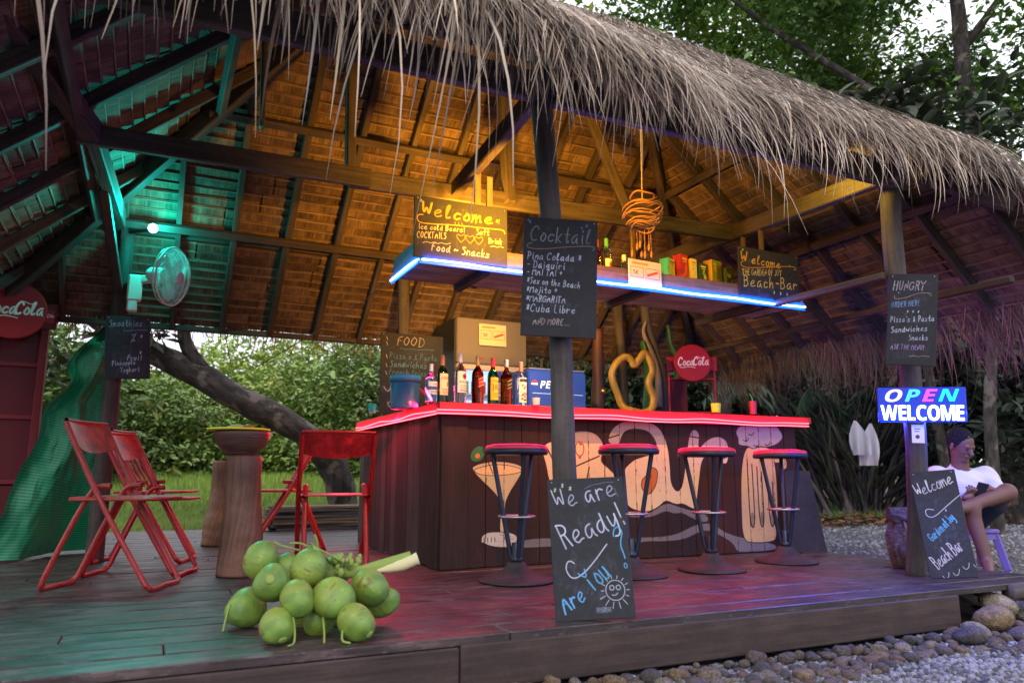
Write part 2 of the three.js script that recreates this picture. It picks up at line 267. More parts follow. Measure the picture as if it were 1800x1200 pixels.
// ================================================================ thatched pavilion
const PAV = thing('thatched_pavilion', 'open timber pavilion with a shaggy grey thatched roof over the bar', 'pavilion');
const RF = { y: 3.85, z: -4.7, xl: 0.95, xr: 3.4, s: 0.864, sf: 0.74 };   // the front slope is shallower
const EV = { f: -2.84, b: -6.98, l: -1.35, r: 5.7 };
const FK = RF.sf / RF.s, sfx = (x) => RF.sf - 0.115 * sstep(2.6, 0.3, x) - 0.045 * sstep(3.0, 4.8, x), across = (z) => Math.max((z - RF.z) * FK, RF.z - z), hipX = (EV.f - RF.z) * FK;
const roofY = (x, z) => RF.y - RF.s * Math.max((z - RF.z) * sfx(x) / RF.s, RF.z - z, RF.xl - x, x - RF.xr, 0);
rnd = mulberry(4242);
{
  const P = (x, z, dy = 0) => V(x, roofY(x, z) + dy, z);
  const ridge = [V(RF.xl, RF.y, RF.z), V(RF.xr, RF.y, RF.z)];
  // the front eave is a little shorter than the sides, so hips start where both planes meet
  const slopes = {
    back: { e: [P(EV.l, EV.b), P(EV.r, EV.b)], r: [ridge[0], ridge[1]], n: V(0, 1, -RF.s), len: 0.95 },
    front: { e: [V(EV.r - 0.0, roofY(2, EV.f), EV.f), V(EV.l, roofY(2, EV.f), EV.f)], r: [ridge[1], ridge[0]], n: V(0, 1, RF.sf), len: 1.3 },
    left: { e: [V(EV.l, 1.86, EV.f), V(EV.l, 1.86, EV.b)], r: [ridge[0], ridge[0]], n: V(-RF.s, 1, 0), len: 0.5 },
    right: { e: [V(EV.r, 1.86, EV.b), V(EV.r, 1.86, EV.f)], r: [ridge[1], ridge[1]], n: V(RF.s, 1, 0), len: 0.7 },
  };
  const inside = { // keeps a point in its own slope
    back: (p) => RF.z - p.z >= Math.max(RF.xl - p.x, p.x - RF.xr) - 0.02, front: (p) => (p.z - RF.z) * FK >= Math.max(RF.xl - p.x, p.x - RF.xr) - 0.02,
    left: (p) => RF.xl - p.x >= across(p.z) - 0.02, right: (p) => p.x - RF.xr >= across(p.z) - 0.02,
  };
  const frontStuff = [], laths = [];
  for (const [k, s] of Object.entries(slopes)) {
    const n = s.n.clone().normalize(), along = s.e[1].clone().sub(s.e[0]).normalize(), up = along.clone().cross(n).normalize(); if (up.y < 0) up.negate();
    const sl = k === 'front' ? RF.sf : RF.s, run = k === 'front' ? RF.z - EV.f : k === 'back' ? EV.b - RF.z : 2.3, SL = Math.abs(run) * Math.hypot(1, sl), pitch = 0.17, rows = Math.floor(SL / pitch);
    for (let i = 0; i < rows; i++) {
      const y = (i + 0.5) * pitch, t = y / SL, horiz = Math.abs(run) * (1 - t);
      const lo = k === 'back' || k === 'front' ? Math.max(EV.l, RF.xl - horiz * (k === 'front' ? FK : 1)) : Math.max(EV.b, RF.z - horiz), hi = k === 'back' || k === 'front' ? Math.min(EV.r, RF.xr + horiz * (k === 'front' ? FK : 1)) : Math.min(EV.f, RF.z + horiz / FK);
      let cnt = Math.max(1, Math.round((hi - lo) / s.len)), L = (hi - lo) / cnt;
      for (let j = 0; j < cnt; j++) {
        const c = lo + L * (j + 0.5), x = k === 'left' ? RF.xl - horiz : k === 'right' ? RF.xr + horiz : c, z = k === 'front' ? RF.z + horiz : k === 'back' ? RF.z - horiz : c;
        const base = V(x, RF.y - (k === 'front' ? sfx(x) : sl) * horiz, z);
        const w2 = L - R(0.004, 0.016), tl = R(0.12, 0.2) * (up.dot(along.clone().cross(n)) > 0 ? 1 : -1), course = (o) => { const c2 = cbox(w2, 0.02, pitch * 0.58, 0.005, 'z'); c2.rotateX(tl); return c2.translate(R(-0.003, 0.003), R(-0.002, 0.002), o * pitch * 0.25); }, g = merge([course(-1), course(1)]);
        const m4 = new THREE.Matrix4().makeBasis(along, n, along.clone().cross(n));
        const roll = new THREE.Matrix4().makeRotationY(R(-0.012, 0.012));
        g.applyMatrix4(new THREE.Matrix4().multiplyMatrices(m4, roll)); g.translate(base.x + R(-0.003, 0.003), base.y + 0.012 + R(-0.004, 0.004), base.z);
        if (k === 'front' && i > 3) frontStuff.push(g); else if (k === 'front') frontStuff.push(g); else part('thatch_panel', g, pick(M.thatch), PAV);
        for (const lo2 of [-0.5, 0]) laths.push((() => { const q = base.clone().addScaledVector(up, pitch * lo2); return cbox(L, 0.007, 0.009, 0.002).applyMatrix4(new THREE.Matrix4().makeBasis(along, n, along.clone().cross(n)).setPosition(q.addScaledVector(n, -0.008 + R(-0.002, 0.002)))); })());
      }
    }
    // rafters and purlins below the panels
    const inset = 0.055;
    const lo = k === 'back' || k === 'front' ? EV.l : EV.b, hi = k === 'back' || k === 'front' ? EV.r : EV.f, step = k === 'back' ? 0.4 : k === 'left' ? 0.72 : 0.46;
    for (let c = lo + step * 0.6; c < hi - 0.1; c += step) {
      const d = k === 'back' || k === 'front' ? Math.max(RF.xl - c, c - RF.xr, 0) / (k === 'front' ? FK : 1) : across(c), top = d + 0.05, bot = Math.abs(run) - 0.02;
      if (bot - top < 0.3) continue;
      const pt = (h) => k === 'left' ? V(RF.xl - h, RF.y - RF.s * h, c) : k === 'right' ? V(RF.xr + h, RF.y - RF.s * h, c) : k === 'front' ? V(c, RF.y - sfx(c) * h, RF.z + h) : V(c, RF.y - RF.s * h, RF.z - h);
      const a = pt(top).addScaledVector(n, -inset), b = pt(bot).addScaledVector(n, -inset), jit = R(-0.03, 0.03);
      if (k === 'back' || k === 'front') a.x += jit; else a.z += jit;
      part('rafter', beam(a.toArray(), b.toArray(), 0.075, R(0.04, 0.055), 0.005, n), pick([M.beamDark, M.beam]), PAV);
    }
    for (const h of [0.75, 1.5]) {
      if (h > Math.abs(run) - 0.2) continue;
      const q = (c) => k === 'left' ? V(RF.xl - h, RF.y - RF.s * h, c) : k === 'right' ? V(RF.xr + h, RF.y - RF.s * h, c) : k === 'front' ? V(c, RF.y - sfx(c) * h, RF.z + h) : V(c, RF.y - RF.s * h, RF.z - h);
      const hk = k === 'front' ? h * FK : h, [a, b] = k === 'back' || k === 'front' ? [RF.xl - hk, RF.xr + hk] : [RF.z - h, RF.z + h / FK];
      part('purlin', beam(q(a).addScaledVector(n, -0.115).toArray(), q(b).addScaledVector(n, -0.115).toArray(), 0.045, 0.06, 0.005, n), M.beamDark, PAV);
    }
  }
  const fs = part('front_thatch_panel', frontStuff, M.thatch[0], PAV); fs.userData.kind = 'stuff';
  const lt = part('thatch_lath', laths, M.lath, PAV); lt.userData.kind = 'stuff';
  for (const [x, z, c] of [[RF.xl, RF.z, [EV.l, EV.b]], [RF.xr, RF.z, [EV.r, EV.b]], [RF.xr, RF.z, [RF.xr + hipX, EV.f]], [RF.xl, RF.z, [RF.xl - hipX, EV.f]]]) part('hip_rafter', beam([x, RF.y - 0.12, z], [c[0], roofY(c[0], c[1]) - 0.12, c[1]], 0.13, 0.07, 0.008), M.beamDark, PAV);
  part('ridge_beam', beam([RF.xl - 0.1, RF.y - 0.13, RF.z], [RF.xr + 0.1, RF.y - 0.13, RF.z], 0.14, 0.08), M.beamDark, PAV);
  // outer thatch body
  const th = 0.14, pos = [];
  const tri = (...p) => pos.push(...p.flatMap((v) => v.toArray())), quad = (a, b, c, d) => { tri(a, b, c); tri(a, c, d); };
  const E = { fl: V(EV.l, 0, EV.f), fr: V(EV.r, 0, EV.f), br: V(EV.r, 0, EV.b), bl: V(EV.l, 0, EV.b) };
  const lift = (v, dy) => V(v.x, roofY(v.x, v.z) + dy, v.z);
  const top = (v) => th + 0.15 * Math.min(EV.f - v.z, v.z - EV.b, v.x - EV.l, EV.r - v.x);   // thicker towards the ridge
  for (const [dy, flip] of [[0.035, true], [0, false]]) {
    const f = (a, b, c, d) => (flip ? (d ? quad(a, d, c, b) : tri(a, c, b)) : (d ? quad(a, b, c, d) : tri(a, b, c)));
    const l = (v) => lift(v, dy || top(v)), r0 = l(V(RF.xl, 0, RF.z)), r1 = l(V(RF.xr, 0, RF.z));
    const A = V(RF.xl - hipX, 0, EV.f), B = V(RF.xr + hipX, 0, EV.f);
    for (let i = 0; i < 24; i++) { const P = (t) => l(A.clone().lerp(B, t)), Q = (t) => r0.clone().lerp(r1, t), a = i / 24, b = (i + 1) / 24; f(P(a), P(b), Q(b), Q(a)); }
    f(l(E.br), l(E.bl), r0, r1);
    f(l(B), l(E.fr), l(E.br), r1); f(l(E.bl), l(E.fl), l(A), r0);
  }
  const rim = (pts) => { for (let i = 0; i < pts.length - 1; i++) quad(lift(pts[i], 0.035), lift(pts[i + 1], 0.035), lift(pts[i + 1], top(pts[i + 1])), lift(pts[i], top(pts[i]))); };
  rim([E.bl, E.fl, ...Array.from({ length: 25 }, (_, i) => V(RF.xl - hipX, 0, EV.f).lerp(V(RF.xr + hipX, 0, EV.f), i / 24)), E.fr, E.br, E.bl]);
  const g = new THREE.BufferGeometry(); g.setAttribute('position', new THREE.Float32BufferAttribute(pos, 3)); g.computeVertexNormals();
  part('thatch_body', metreUV(g, 'y'), M.thatchTop, PAV);
  // blades
  const shapes = [0.15, 0.35, 0.6, 0.95, 1.4].map((k) => {
    const gp = [], gi = [], N = 6; let x = 0, y = 0, a = 0;
    for (let i = 0; i <= N; i++) { const t = i / N, w = 0.5 * (1 - Math.pow(t, 2.2) * 0.9); gp.push(x, y, -w, x, y + 0.0, w); a = -k * (t + 0.5 / N) * 1.15; x += Math.cos(a) / N; y += Math.sin(a) / N; }
    for (let i = 0; i < N; i++) { const q = i * 2; gi.push(q, q + 1, q + 2, q + 2, q + 1, q + 3); }
    const q = new THREE.BufferGeometry(); q.setAttribute('position', new THREE.Float32BufferAttribute(gp, 3)); q.setIndex(gi); q.computeVertexNormals(); return q;
  });
  const lists = shapes.map(() => []);
  const add = (p, dir, n, L, w, k, tone) => lists[k].push([p, dir, n, L, w, tone]);
  const tones = [[0.5, 0.4, 0.3], [0.38, 0.29, 0.22], [0.62, 0.51, 0.39], [0.27, 0.2, 0.15], [0.54, 0.42, 0.29], [0.17, 0.12, 0.09], [0.45, 0.38, 0.32], [0.1, 0.07, 0.055]];
  const slopeDirs = { front: [V(0, -RF.sf, 1).normalize(), V(0, 1, RF.sf).normalize(), V(1, 0, 0)], right: [V(1, -RF.s, 0).normalize(), V(RF.s, 1, 0).normalize(), V(0, 0, 1)], back: [V(0, -RF.s, -1).normalize(), V(0, 1, -RF.s).normalize(), V(1, 0, 0)], left: [V(-1, -RF.s, 0).normalize(), V(-RF.s, 1, 0).normalize(), V(0, 0, 1)] };
  const scatter = (k, n, x0, x1, z0, z1, lmin, lmax) => {
    const [d, nn, al] = slopeDirs[k];
    for (let i = 0; i < n; i++) {
      const x = R(x0, x1), z = R(z0, z1), p = V(x, 0, z); if (!inside[k](p)) continue; p.y = roofY(x, z) + top(p) + R(-0.03, 0.03);
      const dir = d.clone().addScaledVector(al, R(-0.6, 0.6)).addScaledVector(nn, R(-0.06, 0.16)).normalize();
      add(p, dir, nn, R(lmin, lmax), R(0.003, 0.011), pick([0, 0, 1, 1, 2]), pick(tones));
    }
  };
  scatter('front', 20000, -0.6, 5.7, EV.f - 0.02, RF.z, 0.16, 0.42);
  scatter('front', 5000, 0.2, 5.4, EV.f - 0.35, EV.f, 0.2, 0.42);
  scatter('right', 3500, RF.xr, EV.r, EV.b, EV.f, 0.25, 0.45);
  // fringe hanging from the eaves
  const fringe = (k, n, from, to, lmin, lmax, tn, kk, wide = 1) => {
    const [d, nn, al] = slopeDirs[k];
    for (let i = 0; i < n; i++) {
      const t = rnd(), p = from.clone().lerp(to, t), lay = rnd(); p.y = roofY(p.x, p.z) + 0.02 + lay * 0.19; p.addScaledVector(d, R(-0.12, 0.02));
      const clump = 0.55 + 0.9 * fbm(t, 0.5, 14, 3, 3, 7), long = rnd() < 0.07 ? R(1.25, 1.9) : 1;
      const swing = 1.3 * (fbm(t, 0.3, 40, 3, 3, 19) - 0.5), dir = d.clone().addScaledVector(al, swing + R(-0.42, 0.42)).addScaledVector(nn, R(-0.2, 0.16)).normalize();
      add(p, dir, nn, R(lmin, lmax) * clump * long, R(0.003, 0.0095) * wide, pick(kk), pick(tn));
    }
  };
  const brown = [[0.3, 0.2, 0.14], [0.24, 0.15, 0.1], [0.36, 0.26, 0.18], [0.18, 0.11, 0.08]];
  const fx0 = RF.xl - hipX, fx1 = RF.xr + hipX;
  fringe('front', 260, V(2.2, 0, EV.f), V(fx1, 0, EV.f), 0.3, 0.62, tones, [2, 3], 1.7);
  fringe('front', 2600, V(fx0, 0, EV.f), V(fx1, 0, EV.f), 0.1, 0.42, tones, [1, 2, 2, 3]);
  fringe('front', 1500, V(0.2, 0, EV.f + 0.22), V(2.2, 0, EV.f + 0.22), 0.26, 0.62, tones, [1, 2, 2, 3]);
  fringe('front', 260, V(-0.8, 0, EV.f + 0.16), V(1.3, 0, EV.f + 0.16), 0.4, 0.8, tones, [2, 3, 4], 2);
  for (let i = 0; i < 8500; i++) { // a second, newer layer of thatch laid over the left part, ending raggedly near the middle post
    const x = R(-0.6, 2.15) - 0.12 * rnd(), z = EV.f + 0.32 - 0.9 * Math.pow(rnd(), 1.5), p = V(x, 0, z); p.y = roofY(x, z) + top(p) + R(0.0, 0.1); const [d, nn, al] = slopeDirs.front, sw = 1.1 * (fbm(x / 4 + 2, 0.4, 40, 3, 3, 23) - 0.5);
    add(p, d.clone().addScaledVector(al, sw + R(-0.45, 0.45)).addScaledVector(nn, R(-0.08, 0.14)).normalize(), nn, R(0.2, 0.5) * (rnd() < 0.05 ? 1.5 : 1), R(0.003, 0.011), pick([0, 1, 1, 2, 3]), pick(tones));
  }
  fringe('right', 2600, V(EV.r, 0, EV.f + 0.0), V(EV.r, 0, EV.b), 0.3, 0.75, brown, [1, 2, 2, 3]);
  fringe('front', 500, V(fx1, 0, EV.f), V(EV.r, 0, EV.f), 0.2, 0.5, tones, [1, 2, 3]);
  fringe('back', 2200, V(EV.l, 0, EV.b), V(EV.r, 0, EV.b), 0.12, 0.34, brown, [2, 3, 4]);
  fringe('left', 900, V(EV.l, 0, EV.f), V(EV.l, 0, EV.b), 0.15, 0.4, brown, [2, 3]);
  const o = new THREE.Matrix4(), c = new THREE.Color();
  shapes.forEach((s, k) => {
    const m = new THREE.InstancedMesh(s, M.blade, lists[k].length);
    lists[k].forEach(([p, dir, n, L, w, tone], i) => {
      const z = dir.clone().cross(n).normalize(), y = z.clone().cross(dir); o.makeBasis(dir.clone().multiplyScalar(L), y.multiplyScalar(L), z.multiplyScalar(w)).setPosition(p);
      m.setMatrixAt(i, o); const v = R(0.6, 1.25) * (0.45 + 1.1 * fbm((p.x + 4) / 12, (p.z + 9) / 12, 50, 40, 4, 47)); c.setRGB(tone[0] * v, tone[1] * v, tone[2] * v); m.setColorAt(i, c);
    });
    m.name = 'thatch_blade'; m.userData.kind = 'stuff'; m.castShadow = m.receiveShadow = true; PAV.add(m);
  });
  // frame: posts, ring beams, tie beam
  part('post', limb([[1.93, -0.02, -3.34], [1.82, 0.6, -3.24], [1.785, 1.2, -3.2], [1.71, 2.0, -3.17], [1.62, 2.6, -3.1]], [0.06, 0.057, 0.054, 0.054], 60, 18, 0.1, 3), M.pole, PAV);
  part('post', limb([[4.36, -0.02, -3.33], [4.32, 0.6, -3.23], [4.29, 1.22, -3.19], [4.23, 1.84, -3.18], [4.23, 2.62, -3.17]], [0.06, 0.062, 0.064], 50, 16, 0.1, 8), M.pole, PAV);
  part('post', limb([[-0.3, -0.02, -6.32], [-0.29, 1, -6.32], [-0.28, 2.62, -6.3]], [0.062, 0.06, 0.058], 40, 16, 0.08, 12), M.beamDark, PAV);
  part('post', limb([[1.93, -0.02, -6.32], [1.94, 1.2, -6.3], [1.93, 2.62, -6.3]], [0.055, 0.05, 0.05], 40, 16, 0.1, 13), M.pole, PAV);
  part('post', limb([[4.2, -0.02, -6.3], [4.22, 1.2, -6.3], [4.16, 2.62, -6.3]], [0.058, 0.055, 0.05], 40, 16, 0.1, 14), M.pole, PAV);
  part('post', limb([[-0.85, -0.02, -3.1], [-0.83, 1.2, -3.1], [-0.8, 2.6, -3.1]], [0.06, 0.06, 0.055], 30, 14, 0.1, 15), M.pole, PAV);
  const B = (n, p, q, h, d, m = M.beam) => part(n, beam(p, q, h, d, 0.008), m, PAV);
  B('ring_beam', [-0.85, 2.5, -3.1], [1.66, 2.51, -3.1], 0.15, 0.06); B('ring_beam', [1.664, 2.51, -3.1], [4.3, 2.5, -3.1], 0.16, 0.06);
  B('ring_beam', [-0.4, 2.5, -6.3], [1.95, 2.52, -6.3], 0.13, 0.06); B('ring_beam', [1.954, 2.52, -6.3], [4.25, 2.52, -6.3], 0.13, 0.06);
  B('ring_beam', [4.1, 2.49, -2.95], [4.02, 2.52, -6.35], 0.12, 0.07); B('ring_beam', [-0.31, 2.49, -6.4], [-0.42, 2.5, -4.62], 0.12, 0.08); B('ring_beam', [-0.42, 2.5, -4.6], [-0.78, 2.52, -3.1], 0.13, 0.09);
  B('tie_beam', [-0.5, 2.485, -4.6], [1.15, 2.47, -4.52], 0.12, 0.05); B('tie_beam', [1.02, 2.475, -4.575], [4.1, 2.5, -4.46], 0.12, 0.05);
  B('cross_beam', [1.64, 2.51, -3.14], [1.73, 2.5, -4.55], 0.11, 0.06);
  B('lower_rail', [4.15, 1.86, -3.2], [4.02, 1.85, -4.9], 0.05, 0.04, M.beam);
  B('knee_brace', [-0.3, 1.98, -6.24], [-0.4, 2.46, -5.4], 0.06, 0.06);
  B('strut', [2.12, 2.45, -4.5], [2.12, 3.72, -4.68], 0.09, 0.07); B('strut', [1.02, 2.53, -4.55], [1.02, 3.7, -4.68], 0.08, 0.06); B('strut', [3.1, 2.53, -4.5], [2.75, 3.6, -4.65], 0.07, 0.07);
  B('hanging_strip', [0.48, 2.72, -4.62], [0.46, 3.36, -4.62], 0.075, 0.03, M.beam);
  B('eave_pole', [-1.2, 1.84, -6.93], [4.9, 1.85, -6.93], 0.045, 0.045); B('eave_pole', [4.97, 1.86, -2.9], [4.97, 1.84, -6.9], 0.045, 0.045, M.beamDark);
}
// ================================================================ lamps, neon and sign light
function strip(p, q, h, towards, color, k) {   // a long narrow area light from p to q, facing a direction
  p = V(...p); q = V(...q); const l = new THREE.RectAreaLight(lin(...color), k, p.distanceTo(q), h), c = p.clone().add(q).multiplyScalar(0.5);
  const x = q.clone().sub(p).normalize(), z = V(...towards).normalize().negate(), y = z.clone().cross(x).normalize(); x.copy(y.clone().cross(z));
  l.quaternion.setFromRotationMatrix(new THREE.Matrix4().makeBasis(x, y, z)); l.position.copy(c); scene.add(l); return l;
}
function point(pos, color, k, radius = 1) { const l = new THREE.PointLight(lin(...color), k); l.position.set(...pos); l.castShadow = true; l.shadow.radius = radius; scene.add(l); return l; }
// ================================================================ bar counter with painted front
const BAR = { x0: 1.76, x1: 4.95, z: -4.81, zb: -6.95, h: 1.04 };
const mural = (() => {
  const S = 620, W = 1984, H = 660, c = document.createElement('canvas'); c.width = W; c.height = H; const g = c.getContext('2d');
  const X = (x) => (x / 100 - BAR.x0) * S, Y = (y) => H - y / 100 * S;
  rnd = mulberry(8);
  g.fillStyle = '#1e0e0c'; g.fillRect(0, 0, W, H);
  for (let i = 0; i < 24; i++) { g.fillStyle = `rgba(${R(20, 80)},${R(10, 38)},${R(10, 36)},0.35)`; g.fillRect(i * 0.135 * S, 0, 0.135 * S, H); }
  for (let i = 0; i < 2600; i++) { g.fillStyle = `rgba(${rnd() < 0.5 ? '15,8,8' : '78,48,42'},${R(0.02, 0.13)})`; g.fillRect(R(0, W), R(-60, H), R(0.6, 2.2), R(30, 260)); }
  g.fillStyle = 'rgba(90,30,30,0.35)'; g.fillRect(X(390), Y(60), X(440) - X(390), H);
  const path = (s) => { const p = s.split(' ').map((q) => q.split(',').map(Number)), n = p.length, m = (a, b) => [(a[0] + b[0]) / 2, (a[1] + b[1]) / 2]; const st = m(p[n - 1], p[0]); g.beginPath(); g.moveTo(X(st[0]), Y(st[1])); for (let i = 0; i < n; i++) { const e = m(p[i], p[(i + 1) % n]); g.quadraticCurveTo(X(p[i][0]), Y(p[i][1]), X(e[0]), Y(e[1])); } g.closePath(); };
  const shape = (s, fill, line = 8, stroke = '#241512') => { path(s); g.lineJoin = 'round'; if (line) { g.lineWidth = line; g.strokeStyle = stroke; g.stroke(); } path(s); g.fillStyle = fill; g.fill(); };
  const D = {
    letters: '307,84 309,92 315,98 326,102 342,102 353,98 359,90 362,80 363,66 363,55 368,48 373,50 376,58 379,74 384,97 393,95 391,84 392,81 397,86 406,91 416,91 422,85 420,69 412,72 415,81 407,82 399,78 393,71 391,60 388,46 386,35 380,37 374,40 367,39 358,43 352,38 342,34 332,35 324,38 320,46 318,55 321,65 327,70 332,73 341,75 350,78 352,84 349,90 343,95 333,96 324,95 319,90 318,84',
    bee: '251,81 263,86 278,92 289,93 297,91 303,85 303,79 300,71 307,66 315,59 318,49 314,38 304,33 270,34 257,58 256,67',
    heart: '343,46 336,51 337,58 340,59 343,65 346,67 351,65 351,60 349,53',
    wave: '315,42 320,37 328,33 342,32 358,41 370,37 386,33 395,32 399,26 392,25 381,29 373,33 365,32 358,35 345,30 329,30 318,32',
    wave2: '329,16 351,15 369,17 381,22 390,24 402,24 410,19 416,16 430,12 467,6 467,1 431,1 425,2 422,8 411,14 399,19 388,18 375,13 356,12 337,13 327,10',
    wave3: '230,16 237,17 250,18 269,17 269,12 250,12 237,12 232,13',
    foam: '432,85 433,90 430,95 433,100 439,101 444,105 453,104 460,105 470,105 475,101 481,94 479,90 472,86 462,84 453,85 448,82 442,85',
    mug: '434,67 440,84 448,82 455,84 467,83 470,70 471,52 469,10 459,8 443,8 432,10 432,35',
    handle: '468,76 483,76 483,66 478,66 478,72 469,71', glass: '197,65 202,68 211,70 224,70 234,68 238,65 223,45 223,35 224,23 219,22 220,35 221,45',
    drink: '199,64 204,66 213,68 223,68 233,66 237,64 230,62 218,61 206,61', foot: '205,19 209,23 219,23 229,22 233,19 230,13 219,13 209,15', olive: '197,74 199,78 203,81 207,80 208,75 205,71 201,70 198,71',
  };
  const cream = '#e9d3a6', grey = '#98959d';
  for (const k of ['wave', 'wave2', 'wave3']) shape(D[k], '#77757a', 3);
  const two = (s) => { shape(s, cream, 12); g.save(); path(s); g.clip(); g.fillStyle = '#a3a09f'; g.fillRect(0, 0, W, Y(84)); g.restore(); };
  two(D.bee); two(D.letters);
  g.lineWidth = 6; g.strokeStyle = '#241512'; const ln = (...a) => { g.beginPath(); a.forEach(([x, y], i) => (i ? g.lineTo(X(x), Y(y)) : g.moveTo(X(x), Y(y)))); g.stroke(); };
  ln([276, 66], [300, 75]); ln([287, 52], [291, 67]); ln([256, 80], [263, 68]); ln([307, 88], [318, 91]); ln([383, 91], [393, 90]); ln([412, 73], [421, 76]);
  g.strokeStyle = '#9a5a2c'; g.lineWidth = 5; g.beginPath(); g.ellipse(X(283), Y(80), 22, 32, 0, 0, 7); g.stroke(); g.fillStyle = '#b56a35'; g.beginPath(); g.arc(X(284), Y(84), 10, 0, 7); g.fill(); g.beginPath(); g.arc(X(283), Y(74), 8, 0, 7); g.fill();
  shape(D.heart, '#c9742c', 8);
  shape(D.handle, '#d9b983', 6); shape(D.mug, '#dcbb7c', 9); shape(D.foam, '#aaa7a4', 7);
  g.strokeStyle = '#3a2a1c'; g.lineWidth = 7;
  for (const [x, t, b] of [[443, 74, 20], [453, 68, 20], [464, 60, 20]]) { g.beginPath(); g.moveTo(X(x - 2.6), Y(t)); g.bezierCurveTo(X(x - 3), Y(b + 14), X(x - 3), Y(b), X(x), Y(b)); g.bezierCurveTo(X(x + 3), Y(b), X(x + 2.4), Y(b + 16), X(x + 2.2), Y(t - 4)); g.stroke(); g.fillStyle = 'rgba(90,80,60,0.5)'; g.beginPath(); g.ellipse(X(x), Y(b + 6), 12, 36, 0, 0, 7); g.fill(); }
  g.lineWidth = 5; for (const [x, y] of [[440, 92], [451, 88], [446, 97], [463, 89]]) { g.beginPath(); g.arc(X(x), Y(y), 22, 0.2, 2.4); g.stroke(); }
  shape(D.glass, '#c9bd92', 7); shape(D.drink, '#e8c98f', 5); shape(D.foot, '#c9c6bd', 4);
  for (let i = 0; i < 9; i++) { g.fillStyle = i % 2 ? '#6b6870' : '#d8d5cf'; g.fillRect(X(206 + i * 1.3), Y(19.5), 5, 18); }
  shape(D.olive, '#2d7a45', 4); g.fillStyle = '#d77a34'; g.beginPath(); g.arc(X(202.5), Y(74), 11, 0, 7); g.fill(); ln([206, 79], [214, 62]);
  for (let i = 0; i < 1500; i++) { g.fillStyle = `rgba(60,35,28,${R(0.05, 0.3)})`; g.fillRect(R(0, W), R(0, H), R(0.6, 2), R(3, 26)); }   // scuffs through the paint
  for (let i = 0; i < 260; i++) { g.fillStyle = `rgba(30,18,15,${R(0.3, 0.7)})`; g.beginPath(); g.arc(R(0, W), R(0, H), R(0.8, 2.2), 0, 7); g.fill(); }
  for (let i = 0; i < 900; i++) { const y = Math.pow(rnd(), 2.2) * 0.3; g.fillStyle = `rgba(${rnd() < 0.6 ? '28,18,14' : '95,75,60'},${R(0.05, 0.35)})`; g.beginPath(); g.ellipse(R(0, W), H - y * S, R(1, 14), R(0.6, 3), R(-0.5, 0.5), 0, 7); g.fill(); }   // kick marks
  const bw = 0.13636 * S; for (let i = 0; i <= 22; i++) { const x = (1.95 - BAR.x0) * S + i * bw; for (let k = 0; k < 60; k++) { g.fillStyle = `rgba(26,13,11,${R(0.2, 0.8)})`; g.fillRect(x + R(-3, 3), R(0, H), R(0.8, 3), R(2, 26)); } }   // chipped paint along the joints
  for (let i = 0; i < 500; i++) { g.fillStyle = `rgba(255,248,225,${R(0.03, 0.12)})`; g.fillRect(R(0, W), R(0, H), R(1, 3), R(8, 50)); }
  const t = new THREE.CanvasTexture(c); t.colorSpace = THREE.SRGBColorSpace; return new THREE.MeshStandardMaterial({ map: t, color: lin(0.86, 0.82, 0.76), roughness: 0.8, bumpMap: grainBump, bumpScale: 0.0015 });
})();
{
  rnd = mulberry(17);
  const bar = thing('bar_counter', 'dark plank bar with a cocktail glass, letters and beer mug painted on it', 'bar', [BAR.x0, 0, BAR.z]);
  const trimM = plain(0.22, 0.012, 0.018, 0.6);
  const uvOnFront = (g, ox) => { const p = g.attributes.position, uv = g.attributes.uv; for (let i = 0; i < p.count; i++) uv.setXY(i, (p.getX(i) + ox) / 3.2, (p.getY(i)) / (660 / 620)); return g; };
  const n = 22, pw = (BAR.x1 - 1.95) / n;
  for (let i = 0; i < n; i++) {
    const x = 1.95 - BAR.x0 + pw * (i + 0.5), w = pw - R(0.002, 0.006), hgt = BAR.h - 0.01;
    const g = move(cbox(w, hgt, 0.022, 0.003, 'y'), x, hgt / 2 + 0.005, -0.011 + R(-0.002, 0.002)); uvOnFront(g, 0); part('plank', g, mural, bar);
  }
  for (let i = 0; i < 15; i++) { const w = (BAR.z - BAR.zb) / 15; part('side_plank', move(cbox(0.022, BAR.h - 0.01, w - R(0.002, 0.006), 0.003, 'y'), 0.012 + R(-0.002, 0.002), BAR.h / 2, -0.02 - w * (i + 0.5)), pick([M.bar, M.bar, M.beamDark]), bar); }
  part('corner_board', move(cbox(0.19, BAR.h - 0.005, 0.03, 0.005, 'y'), 0.094, BAR.h / 2, 0.001), M.bar, bar);
  part('corner_board', move(cbox(0.03, BAR.h - 0.005, 0.16, 0.005, 'y'), -0.006, BAR.h / 2, -0.096), M.bar, bar);
  part('end_panel', move(cbox(0.025, BAR.h - 0.01, 0.6, 0.003, 'y'), BAR.x1 - BAR.x0 + 0.012, BAR.h / 2, -0.33), M.bar, bar);
  part('back_panel', move(cbox(3.1, BAR.h - 0.03, 0.03, 0.003, 'y'), 1.62, BAR.h / 2, -0.62), M.bar, bar);
  part('countertop', move(cbox(3.3, 0.05, 0.68, 0.006), 1.62, BAR.h + 0.027, -0.27), M.counter, bar);
  part('side_countertop', move(cbox(0.62, 0.05, 1.56, 0.006, 'z'), 0.28, BAR.h + 0.027, -1.393), M.counter, bar);
  part('edge_trim', move(cbox(3.34, 0.055, 0.018, 0.003), 1.62, BAR.h + 0.023, 0.082), trimM, bar);
  part('edge_trim', move(cbox(0.018, 0.055, 2.26, 0.003, 'z'), -0.041, BAR.h + 0.023, -1.04), trimM, bar);
}
